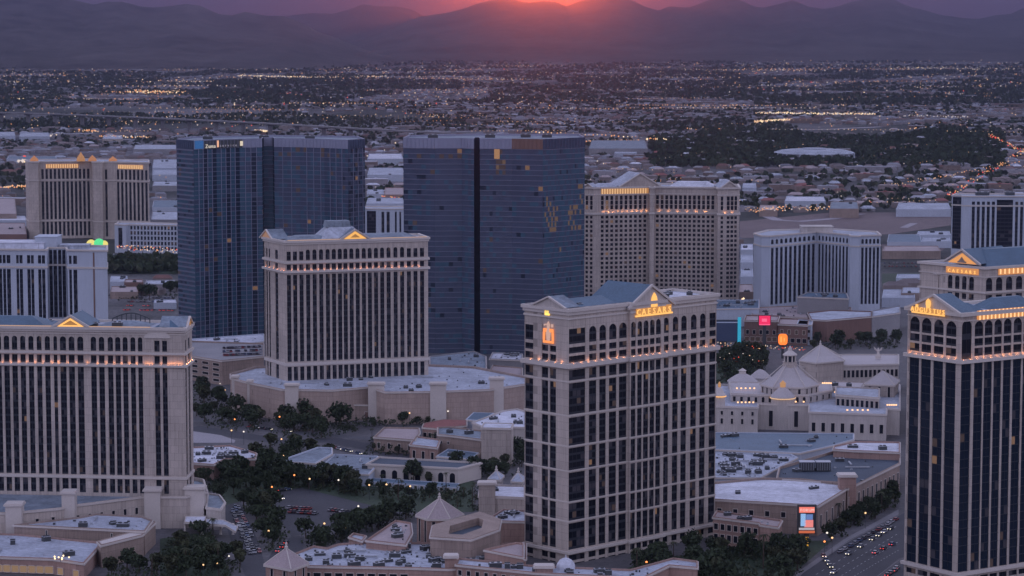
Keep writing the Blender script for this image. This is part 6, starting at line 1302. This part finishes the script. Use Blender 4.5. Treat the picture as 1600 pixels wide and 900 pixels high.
# ------------------------------------------------------------------ the middle distance: traced halls, then the valley's houses, trees and lights
EXCL_F = []
def far(u0, u1, v0, v1, z, wallm, roofm, label, cat='building', units=0, name='flat_hall', skew=0, ops=None):
    pix = [(u0, v1), (u1, v1 + skew), (u1 - (u1 - u0) * .05, v0 + skew), (u0 + (u1 - u0) * .05, v0)]
    r = low_building(name, label, cat, pix, z, wallm=wallm, roofm=roofm, par=.6, units=units, cornice=False, openings=ops); o = r[0].location; EXCL_F.append([(p_[0] + o.x, p_[1] + o.y) for p_ in offset(r[1], 10)]); return r
FW = [('far', -20, 26, 310, 334, 12, 'tan', 'roof_tan', 'tan block at the left edge beside the distant twin wing tower'), ('far', -20, 42, 348, 366, 10, 'brown', 'roof_tan', 'low brown lot building with parked cars at the left edge'),
      ('far', -20, 42, 337, 344, 7, 'white', 'roof_white', 'long white roof at the left edge in front of the tan block'),
      ('far', 238, 283, 249, 262, 9, 'white', 'roof', 'large white roof just left of the left glass tower top'), ('far', 238, 283, 265, 273, 9, 'white', 'roof', 'second white roof below the large white one'), ('far', 238, 283, 283, 290, 8, 'grey', 'roof', 'thin grey roof left of the left glass tower'),
      ('far', 238, 283, 313, 324, 9, 'white', 'roof_blue', 'teal roofed hall left of the left glass tower'), ('far', 236, 283, 330, 343, 8, 'grey', 'roof', 'grey hall right of the distant twin wing tower'),
      ('far', -10, 24, 206, 212, 10, 'white', 'roof', 'far arched hall at the left edge'), ('far', 30, 78, 207, 213, 10, 'white', 'roof', 'far long hall left of the twin wing tower roofs'), ('far', 160, 192, 211, 217, 9, 'beige', 'roof', 'far hall with warm lit front'), ('far', 208, 279, 226, 233, 9, 'grey', 'roof', 'long grey roof left of the glass tower crown'),
      ('far', 10, 90, 244, 248, 8, 'white', 'roof_blue', 'long pale blue roof left of the distant twin wing tower'),
      ('far', 574, 630, 240, 248, 10, 'white', 'roof_white', 'white roof high in the gap between the glass towers'), ('far', 574, 632, 262, 273, 10, 'white', 'roof', 'pale roof in the gap between the glass towers'), ('far', 573, 600, 296, 303, 10, 'white', 'roof', 'small white roof in the gap between glass towers'), ('far', 600, 632, 293, 304, 10, 'rose', 'roof_tan', 'rosy roof in the gap between the glass towers'), ('far', 572, 632, 309, 318, 12, 'white', 'roof', 'hall just above the small distant white tower'),
      ('far', 920, 1012, 219, 232, 14, 'grey', 'roof_grey', 'long hall with a lit roofline right of the middle glass tower'), ('far', 960, 995, 234, 239, 9, 'white', 'roof', 'small white roof right of the middle glass tower'),
      
      ('far', 1160, 1182, 286, 293, 8, 'white', 'roof', 'pale roof right of the punched window tower'), ('far', 1226, 1290, 307, 314, 10, 'white', 'roof_white', 'white hall above the bare field'), ('far', 1296, 1342, 315, 326, 11, 'tan', 'roof_grey', 'greenish lit hall at the bare field edge'), ('far', 1186, 1215, 320, 328, 8, 'tan', 'roof_tan', 'tan hall by the bare field'),
      ('far', 1400, 1486, 317, 327, 9, 'white', 'roof', 'long white hall left of the distant right tower'), ('far', 1386, 1440, 366, 378, 7, 'white', 'roof_blue', 'slate blue roof right of the bare field'), ('far', 1432, 1486, 361, 367, 7, 'white', 'roof', 'bright white roof left of the distant right tower'), ('far', 1440, 1486, 371, 377, 7, 'white', 'roof', 'lower bright white roof left of the distant right tower'),
      ('far', 1378, 1470, 384, 392, 8, 'tan', 'roof_tan', 'long tan roof right of the white two wing tower'), ('far', 1157, 1177, 381, 390, 8, 'white', 'roof_white', 'bright white roof in the gap left of the white tower'), ('far', 1157, 1177, 398, 410, 8, 'white', 'roof', 'pale roof stack in the gap left of the white tower'), ('far', 1157, 1177, 420, 432, 9, 'white', 'roof', 'lower white roof in the gap left of the white tower'), ('far', 1155, 1177, 444, 456, 8, 'tan', 'roof_tan', 'tan roof at the foot of the gap left of the white tower'),
      ('far', 1400, 1440, 428, 434, 5, 'white', 'roof', 'small white shed right of the white two wing tower'), ('far', 1378, 1430, 452, 465, 8, 'white', 'roof', 'grey white roofs at the white tower right foot'), ('far', 1408, 1450, 448, 458, 9, 'tan', 'roof', 'tan roof next to the curved colonnade wing'),
      ('far', 172, 200, 431, 440, 8, 'white', 'roof', 'white shed below the dark hedge'), ('far', 194, 224, 436, 441, 9, 'brown', 'roof_tan', 'brown grey shed right of the white shed'), ('far', 172, 216, 447, 456, 6, 'tan', 'roof_tan', 'tan sheds above the far lot'), ('far', 226, 276, 437, 444, 6, 'grey', 'roof', 'grey roof beside the round trees left of the glass tower'), ('far', 240, 276, 468, 473, 5, 'white', 'roof_white', 'small white roof at the far lot'),
      ('far', 172, 276, 396, 402, 6, 'grey', 'roof_dark', 'dark roof strip below the low pale hotel block')]
for e_ in FW: far(*e_[1:8], e_[8] if len(e_) > 8 else e_[7], units=rng.choice((0, 1, 2)) if e_[4] > 260 else 0)
ar = thing('arena', 'large white roofed oval arena among dark trees at upper right', 'arena', (xof(1272, 4340), 4340, 0)); EXCL_F.append([(ar.location.x - 72, 4250), (ar.location.x + 72, 4250), (ar.location.x + 72, 4430), (ar.location.x - 72, 4430)])
def oval(rx, ry, zz): return [(rx * math.cos(a), ry * math.sin(a), zz) for a in [i * math.pi / 18 for i in range(36)]]
def loft(rs, m_, nm):
    b = MB()
    for A_, B_ in zip(rs[:-1], rs[1:]):
        for i in range(36): b.face([A_[i], A_[(i + 1) % 36], B_[(i + 1) % 36], B_[i]])
    b.face(rs[-1]); return b.build(nm, m_, ar)
loft([oval(64, 74, 0), oval(66, 76, 8)], 'grey', 'wall'); loft([oval(68, 78, 8), oval(68, 78, 9), oval(56, 64, 12.5), oval(34, 40, 14.5)], 'roof', 'roof'); loft([oval(20, 24, 14.4), oval(20, 24, 16)], 'roof', 'roof_lantern')
for k in range(16): a_ = math.pi + (k + .5) * math.pi / 16; b = MB(); b.lathe([(1.6, 0), (1.6, 8)], 6, 67 * math.cos(a_), 77 * math.sin(a_)); b.build('buttress', 'white', ar)
DIRT = mat('bare_dirt', (.15, .11, .11), var=.15, scale=.01, fine=.1)
patch('bare_field', [(1156, 372), (1392, 366), (1486, 352), (1486, 332), (1300, 332), (1156, 346)], DIRT, 'b'); patch('bare_lot', [(1378, 402), (1460, 400), (1486, 382), (1378, 382)], DIRT, 'b', excl=False)
patch('lawn', [(1378, 448), (1440, 446), (1440, 426), (1378, 428)], 'grass', 'c'); patch('hedge_ground', [(168, 428), (280, 428), (280, 408), (168, 408)], 'grass', 'c')
PALE = mat('pale_road', (.34, .31, .34), var=.1, scale=.01)
ribbon('desert_road', [(1195, 337), (1215, 344), (1250, 346), (1300, 342), (1345, 334)], 14, PALE, z=.2); ribbon('desert_road', [(1412, 356), (1428, 349)], 9, PALE, z=.2)
ribbon('distant_avenue', [(1285, 312), (1330, 304), (1400, 293), (1450, 284), (1520, 268), (1600, 250)], 16, mat('avenue', (.16, .15, .16), var=.1), z=.25); ribbon('distant_avenue', [(1160, 281), (1260, 272), (1400, 262)], 12, MATS['avenue'], z=.25)
ribbon('distant_avenue', [(1500, 330), (1560, 300), (1590, 262), (1640, 225)], 26, MATS['avenue'], z=.3)
ribbon('distant_highway', [(1540, 206), (1580, 226), (1640, 262)], 40, MATS['avenue'], z=.3)
ribbon('desert_road', [(1100, 76), (1200, 79), (1400, 79), (1520, 84), (1620, 92)], 60, PALE, z=9); ribbon('distant_avenue', [(-50, 222), (130, 219), (270, 217), (700, 206), (1000, 200)], 30, PALE, z=.3)
ribbon('distant_avenue', [(900, 150), (1200, 146), (1620, 142)], 70, PALE, z=.3); ribbon('distant_avenue', [(880, 212), (1100, 205), (1300, 202), (1380, 198)], 25, PALE, z=.3)
# elevated highway at upper left, with its piers
hw = thing('elevated_highway', 'long elevated highway on piers across the upper left of the valley', 'overpass', (0, 5600, 0))
pts = [P(u, v, 27) for u, v in ((-80, 173), (100, 178), (250, 184), (400, 191), (560, 200), (700, 207))]; b = MB()
for i in range(len(pts) - 1):
    f = Face(pts[i] - Vector((0, 5600, 0)), pts[i + 1] - Vector((0, 5600, 0))); f.box(b, -1, f.L + 1, 24.5, 27, -10, 10, 0, back=True); 
b.build('deck', 'concrete', hw)
for i in range(15):
    u = -40 + i * 42; k = P(u, np.interp(u, [-80, 100, 250, 400, 560, 700], [173, 178, 184, 191, 200, 207]), 27); b = MB(); b.box(k.x - 4, k.x + 4, k.y - 5600 - 4, k.y - 5600 + 4, 0, 24.6); b.box(k.x - 9, k.x + 9, k.y - 5600 - 4, k.y - 5600 + 4, 22, 24.55); b.build('pier', 'concrete', hw)
# ---- houses
BB = {}
def reg(lst):
    for e in lst:
        xs = [p_[0] for p_ in e]; ys = [p_[1] for p_ in e]; yield (min(xs), max(xs), min(ys), max(ys), e)
EX = list(reg(EXCL + EXCL_F))
def blocked(x, y, pad=8):
    for (a, b_, c, d, e) in EX:
        if a - pad < x < b_ + pad and c - pad < y < d + pad and (inside((x, y), e) or inside((x, y + pad), e) or inside((x, y - pad), e)): return True
    return False
def dark_zone(u, v):
    """woods and parks that carry few houses"""
    return (1015 < u < 1570 and 210 + 6 * math.sin(u * .02) < v < 262 and not (1205 < u < 1335 and 232 < v < 262 and False)) or (0 < u < 60 and 262 < v < 300) or (330 < u < 720 and 128 < v < 142) or (1180 < u < 1480 and 150 < v < 168)
def rand_ground(v0, v1, g, u0=-40, u1=1640):
    v = g.uniform(v0, v1) ; u = g.uniform(u0, u1); p_ = P(u, v, 0); return u, v, p_.x, p_.y
def house_faces(b, x, y, w_, d_, h, rz, wm, rm, gable):
    c, s = math.cos(rz), math.sin(rz); T_ = lambda a, e, z_: (x + a * c - e * s, y + a * s + e * c, z_)
    q = [(-w_ / 2, -d_ / 2), (w_ / 2, -d_ / 2), (w_ / 2, d_ / 2), (-w_ / 2, d_ / 2)]
    for i in range(4): a, e = q[i], q[(i + 1) % 4]; b.face([T_(*a, 0), T_(*e, 0), T_(*e, h), T_(*a, h)], wm)
    if gable:
        r0, r1 = (-w_ / 2 * .6, 0), (w_ / 2 * .6, 0); hh = h + d_ * .2
        b.face([T_(*q[0], h), T_(*q[1], h), T_(*r1, hh), T_(*r0, hh)], rm); b.face([T_(*q[2], h), T_(*q[3], h), T_(*r0, hh), T_(*r1, hh)], rm); b.face([T_(*q[1], h), T_(*q[2], h), T_(*r1, hh)], rm); b.face([T_(*q[3], h), T_(*q[0], h), T_(*r0, hh)], rm)
    else: b.face([T_(*p_, h) for p_ in q], rm)
HM = ['beige', 'white', 'roof_tan', 'roof', 'roof_white', 'roof_red', 'grey', 'tan']
for k_, c_ in (('v_wall', (.24, .20, .19)), ('v_wall2', (.30, .28, .30)), ('v_roof', (.17, .14, .14)), ('v_roof2', (.22, .22, .25)), ('v_pale', (.34, .34, .38)), ('v_red', (.16, .08, .07)), ('v_grey', (.12, .12, .13)), ('v_tan', (.2, .15, .13))): M[k_] = mat('valley_' + k_, c_, var=.2, scale=.01, fine=.1)
HV = ['v_wall', 'v_wall2', 'v_roof', 'v_roof2', 'v_pale', 'v_red', 'v_grey', 'v_tan']
g = random.Random(5)
def pick(): 
    r = g.random(); return (0 if r < .4 else 1 if r < .7 else 7, 2 if r < .4 else 3 if r < .66 else 4 if r < .78 else 5 if r < .88 else 6)
n_ind = 0; H_ = []
ZONES = [((1156, 1640), (262, 332), 150, 'house among dark trees below the upper right woods', 'houses below the upper right woods'), ((905, 1200), (238, 300), 70, 'house right of the middle glass tower', 'houses right of the middle glass tower'), ((-30, 280), (205, 300), 36, 'low building in the flats at upper left', 'low buildings at upper left'), ((572, 632), (236, 315), 8, 'low building in the glass tower gap', 'low buildings in the glass tower gap'), ((1380, 1600), (200, 262), 26, 'far low house by the highway at upper right', 'far houses by the upper right highway')]
for (ua, ub), (va, vb), cnt, lab, grp in ZONES:
    c = 0; tr = 0
    while c < cnt and tr < 5000:
        tr += 1; u, v, x, y = rand_ground(va, vb, g, ua, ub)
        if blocked(x, y, 14) or (dark_zone(u, v) and g.random() < .93) or any((x - a) ** 2 + (y - b_) ** 2 < 500 for a, b_ in H_): continue
        big = g.random() < .16; w_, d_, h = (g.uniform(22, 36), g.uniform(14, 22), g.uniform(6, 10)) if big else (g.uniform(12, 20), g.uniform(10, 15), g.uniform(3.5, 5.5)); wm, rm = pick()
        o = thing('house' if not big else 'low_hall', ('gabled ' if not big else 'flat roofed ') + (lab if not big else lab.replace('house', 'hall')), 'house' if not big else 'building', (x, y, 0), g.choice((0, .1, .35, -.3)) + g.uniform(-.05, .05), grp if not big else grp.replace('houses', 'halls').replace('low buildings', 'flat halls'))
        b = MB(); q = [(-w_ / 2, -d_ / 2), (w_ / 2, -d_ / 2), (w_ / 2, d_ / 2), (-w_ / 2, d_ / 2)]; b.prism(q, 0, h, 0, top=False); b.build('wall', HV[wm], o); b = MB()
        if big: b.face([(*p_, h - .3) for p_ in q]); b.box(-2, 2, -2, 1, h - .3, h + 1.4); 
        else:
            qq_ = [(a * 1.06, e * 1.08) for a, e in q]; r0, r1 = (-w_ * .3, 0, h + d_ * .22), (w_ * .3, 0, h + d_ * .22); b.face([(*qq_[0], h), (*qq_[1], h), r1, r0]); b.face([(*qq_[2], h), (*qq_[3], h), r0, r1]); b.face([(*qq_[1], h), (*qq_[2], h), r1]); b.face([(*qq_[3], h), (*qq_[0], h), r0])
        b.build('roof', HM[rm] if g.random() < .6 else HV[rm], o); b = MB()
        for k in range(3): b.box(-w_ / 2 + w_ * (k + .5) / 3 - .8, -w_ / 2 + w_ * (k + .5) / 3 + .8, -d_ / 2 - .06, -d_ / 2 + .1, 1, min(h - .8, 2.8))
        if big: tag(b.build('windows', 'litdim' if g.random() < .3 else 'glass', o), kind='stuff')
        H_.append((x, y)); EX.append((x - 16, x + 16, y - 12, y + 12, [(x - 16, y - 12), (x + 16, y - 12), (x + 16, y + 12), (x - 16, y + 12)])); c += 1
b = MB()
for (va, vb, cnt) in ((98, 112, 2600), (112, 130, 4200), (130, 165, 4600), (165, 205, 3000), (205, 262, 1700), (262, 332, 800), (375, 470, 60)):
    for _ in range(cnt):
        u, v, x, y = rand_ground(va, vb, g)
        if dark_zone(u, v) and g.random() < .72: continue
        if u < 470 and 168 < v < 204: continue
        if noise.noise(Vector((x * .0016, y * .0010, 3))) < -.18 + g.uniform(-.1, .1): continue
        if v > 200 and blocked(x, y, 14): continue
        big = g.random() < .035; w_, d_, h = (g.uniform(30, 90), g.uniform(20, 45), g.uniform(6, 11)) if big else (g.uniform(12, 22), g.uniform(10, 16), g.uniform(3.5, 6)); wm, rm = pick(); house_faces(b, x, y, w_, d_, h, g.uniform(-.3, .3), wm, rm, not big)
tag(b.build('distant_houses', HV), kind='stuff')
# ---- distant trees: uneven clumps of a few leafy faces each
b = MB()
def clump(x, y, r, h, m_):
    for k in range(5):
        a = g.uniform(0, 6.28); c = Vector((x + r * .45 * math.cos(a), y + r * .45 * math.sin(a), h * g.uniform(.45, .72))); n_ = Vector((g.gauss(0, 1), g.gauss(0, 1) - .4, g.gauss(0, .7))).normalized(); t_ = n_.orthogonal().normalized(); bt = n_.cross(t_)
        p_ = [c + (t_ * math.cos(q) + bt * math.sin(q)) * r * g.uniform(.45, .85) for q in (0, 1.2, 2.5, 3.8, 5.1)]; p_ = [Vector((q.x, q.y, max(q.z, 0))) for q in p_]; b.face(p_, m_)
for (va, vb, cnt) in ((97, 112, 3800), (112, 130, 7000), (130, 165, 8500), (165, 205, 6500), (205, 262, 4200), (262, 332, 2600), (404, 428, 260), (445, 480, 60)):
    for _ in range(cnt):
        u, v, x, y = rand_ground(va, vb, g) if va != 404 else rand_ground(va + 3, vb, g, 165, 282)
        dz = dark_zone(u, v)
        if not dz and (noise.noise(Vector((x * .0022, y * .0013, 9))) < -.1 or v > 332): 
            if va != 404: continue
        if v > 200 and blocked(x, y, 3) and va != 404: continue
        r = g.uniform(3.5, 6.5) * (1 if v > 165 else 1.5); clump(x, y, r, r * 1.5, 0 if g.random() < .7 else 1)
for _ in range(3000):
    u, v, x, y = rand_ground(206, 264, g, 1000, 1590)
    if dark_zone(u, v) and not blocked(x, y, 3): r = g.uniform(4, 8); clump(x, y, r, r * 1.5, 0)
tag(b.build('distant_trees', ['foliage', 'foliage2']), kind='stuff')
# ---- lights of the valley
cols = [E('valley_light_warm', (1, .60, .34), 1.0), E('valley_light_white', (1, .84, .76), .85), E('valley_light_amber', (1, .42, .16), 1.1), E('valley_light_red', (1, .10, .05), 1.2), E('valley_light_hot', (1, .74, .45), 1.5)]
b = MB()
def dot(x, y, z_, s_, m_):
    i = len(b.v); b.v += [(x - s_, y, z_), (x, y - s_, z_), (x + s_, y, z_), (x, y + s_, z_), (x, y, z_ + s_), (x, y, z_ - s_)]
    for q in ((0, 1, 4), (1, 2, 4), (2, 3, 4), (3, 0, 4), (1, 0, 5), (2, 1, 5), (3, 2, 5), (0, 3, 5)): b.f.append(tuple(i + k for k in q)); b.m.append(m_)
for (va, vb, cnt, s0) in ((100, 116, 800, 2.9), (116, 135, 1000, 2.6), (135, 170, 1000, 2.0), (170, 210, 520, 1.5), (210, 262, 230, 1.1), (262, 332, 300, .8)):
    for _ in range(cnt):
        u, v, x, y = rand_ground(va, vb, g); v_ = v
        if dark_zone(u, v) and g.random() < .96: continue
        if noise.noise(Vector((x * .0012, y * .0008, 21))) < -.12: continue
        if v > 200 and blocked(x, y, 4): continue
        r = g.random(); m_ = 0 if r < .42 else 1 if r < .74 else 2 if r < .92 else 3 if r < .95 else 4
        if abs(u - 450) < 450 and v < 112 and g.random() < .55: continue
        dot(x, y, g.uniform(5, 10), s0 * g.uniform(.5, 1.15), m_)
def row(u0, u1, v0, v1, n, s_, ms, jit=1.0):
    for k in range(n):
        u = u0 + (u1 - u0) * k / n + g.uniform(-1.5, 1.5); v = v0 + (v1 - v0) * k / n + g.uniform(-jit, jit); p_ = P(u, v, 8); dot(p_.x, p_.y, 8, s_ * g.uniform(.6, 1.2), g.choice(ms))
row(200, 290, 142, 144, 75, 3.2, (0, 2, 4), 1.8); row(145, 215, 143, 144, 22, 2.2, (0, 2)); row(372, 480, 118, 120, 60, 3.4, (0, 1, 4), .7); row(480, 605, 121, 119, 55, 3.2, (0, 1), .6); row(268, 342, 127, 127, 26, 2.6, (1, 0), .9); row(510, 555, 126, 126, 16, 2.6, (0, 1), .5)
row(20, 46, 154, 155, 18, 2.6, (4, 1), .6); row(128, 155, 156, 155, 22, 2.6, (0, 4), .8); row(1, 210, 117, 118, 60, 2.4, (0, 1, 2), 2.5); row(236, 480, 105, 107, 70, 2.2, (0, 1), 3)
row(1180, 1370, 176, 178, 120, 2.3, (4, 1, 0), 1.2); row(1178, 1240, 190, 186, 44, 2.3, (4, 0), 1.0); row(1412, 1518, 180, 183, 30, 1.6, (1,), 1.2); row(1390, 1600, 106, 108, 60, 3.0, (0, 1, 4), 1.3); row(1430, 1590, 136, 134, 40, 2.2, (0, 1), .7); row(1100, 1300, 133, 134, 22, 2.4, (0, 1), 1.5)
row(1200, 1600, 96, 97, 30, 3, (1, 0), 3); row(920, 1100, 120, 117, 30, 2.4, (1, 0), 3); row(830, 1000, 206, 214, 26, 1.7, (2, 0, 4), .8); row(880, 1000, 221, 219, 40, 1.5, (2, 0), .6); row(1012, 1045, 217, 219, 8, 2.4, (2, 4), 1.5)
row(1545, 1605, 210, 240, 60, 1.3, (3, 2, 0), 2.5); row(1480, 1600, 305, 235, 60, 1.1, (2, 3, 0), 4); row(1400, 1600, 289, 252, 45, 1.0, (0, 2), 2); row(1165, 1300, 327, 325, 60, .8, (2, 0, 1), 3); row(1180, 1230, 330, 322, 20, .8, (2, 0), 2)
row(0, 60, 292, 290, 26, 1.5, (2, 0), 1.5); row(30, 50, 251, 251, 10, 2.6, (4, 1), .8); row(36, 42, 244, 245, 4, 1.5, (3,), .5); row(155, 240, 213, 214, 26, 2.0, (0, 2, 1), 1.2); row(78, 100, 212, 209, 6, 2.2, (1, 4), 1.2); row(125, 155, 203, 205, 10, 2.2, (2, 0), 1); row(400, 425, 204, 204, 12, 2.6, (0, 4), .7); row(182, 278, 385, 392, 60, .7, (2, 0, 1, 3), 4)
row(575, 630, 243, 241, 10, 1.4, (2, 1), 1); row(590, 628, 305, 310, 12, 1.0, (3, 2), 1.5); row(1160, 1240, 478, 484, 20, .6, (0, 1), 3); row(1120, 1260, 538, 545, 60, .38, (0, 1, 2, 3), 3.5); row(1200, 1250, 512, 516, 20, .45, (0, 2, 1), 1.5); row(1125, 1200, 556, 560, 10, .35, (1, 0, 3), 6); row(1155, 1165, 470, 466, 5, .9, (4, 0), 1)
row(415, 475, 142, 148, 10, 2.0, (3, 2), 3)
for _ in range(75):
    v = 102 + 105 * g.random() ** 1.4; u = g.uniform(-20, 1500); ln = g.uniform(60, 260); dv = g.uniform(-3, 3) * (v - 60) / 100
    row(u, u + ln, v, v + dv, int(ln / g.uniform(5, 9)), (2.3 if v < 135 else 1.5 if v < 170 else 1.0), g.choice(((0, 2), (0,), (1, 0), (2,))), .35)
for _ in range(26):
    v = g.uniform(212, 330); u = g.uniform(930, 1560); ln = g.uniform(40, 130); row(u, u + ln, v, v - ln * g.uniform(-.05, .18), int(ln / 8), .65, g.choice(((0, 2), (0,), (1, 0))), .4) if not blocked(P(u + ln / 2, v, 0).x, P(u + ln / 2, v, 0).y, 20) else None
tag(b.build('valley_lights', cols), kind='stuff')
# ------------------------------------------------------------------ tell look-alikes apart by their order from the left
ONE = ['', 'first', 'second', 'third', 'fourth', 'fifth', 'sixth', 'seventh', 'eighth', 'ninth', 'tenth', 'eleventh', 'twelfth', 'thirteenth', 'fourteenth', 'fifteenth', 'sixteenth', 'seventeenth', 'eighteenth', 'nineteenth']
TEN = {2: 'twent', 3: 'thirt', 4: 'fort', 5: 'fift', 6: 'sixt', 7: 'sevent', 8: 'eight', 9: 'ninet'}
def ordinal(n):
    if n >= 100: return 'hundred and ' + ordinal(n - 100) if n > 100 else 'hundredth'
    if n < 20: return ONE[n]
    return TEN[n // 10] + ('ieth' if n % 10 == 0 else 'y ' + ONE[n % 10])
by = {}
for o in sc.objects:
    if o.parent is None and 'label' in o: by.setdefault(o['label'], []).append(o)
for lb_l, os_ in by.items():
    if len(os_) < 2: continue
    os_.sort(key=lambda o: (round(proj(*o.location)[0], 1), o.location.y))
    for i, o in enumerate(os_): o['label'] = ordinal(i + 1) + ' from left, ' + lb_l
# ------------------------------------------------------------------ air
hz = MB(); hz.box(-14000, 14000, -2500, 29500, -6, 560)
ho = hz.mesh('haze', []); ho.materials.clear()
hm = bpy.data.materials.new('dusk_haze'); hm.use_nodes = True; t = hm.node_tree
for n in list(t.nodes): t.nodes.remove(n)
o_ = t.nodes.new('ShaderNodeOutputMaterial'); pv = t.nodes.new('ShaderNodeVolumePrincipled')
pv.inputs['Color'].default_value = (*HAZE_C, 1); pv.inputs['Density'].default_value = HAZE_D; pv.inputs['Anisotropy'].default_value = HAZE_G
t.links.new(pv.outputs[0], o_.inputs['Volume'])
try: hm.volume_intersection_method = 'ACCURATE'
except Exception: pass
hm.cycles.homogeneous_volume = True
ho.materials.append(hm)
tag(link('haze', ho), kind='stuff')
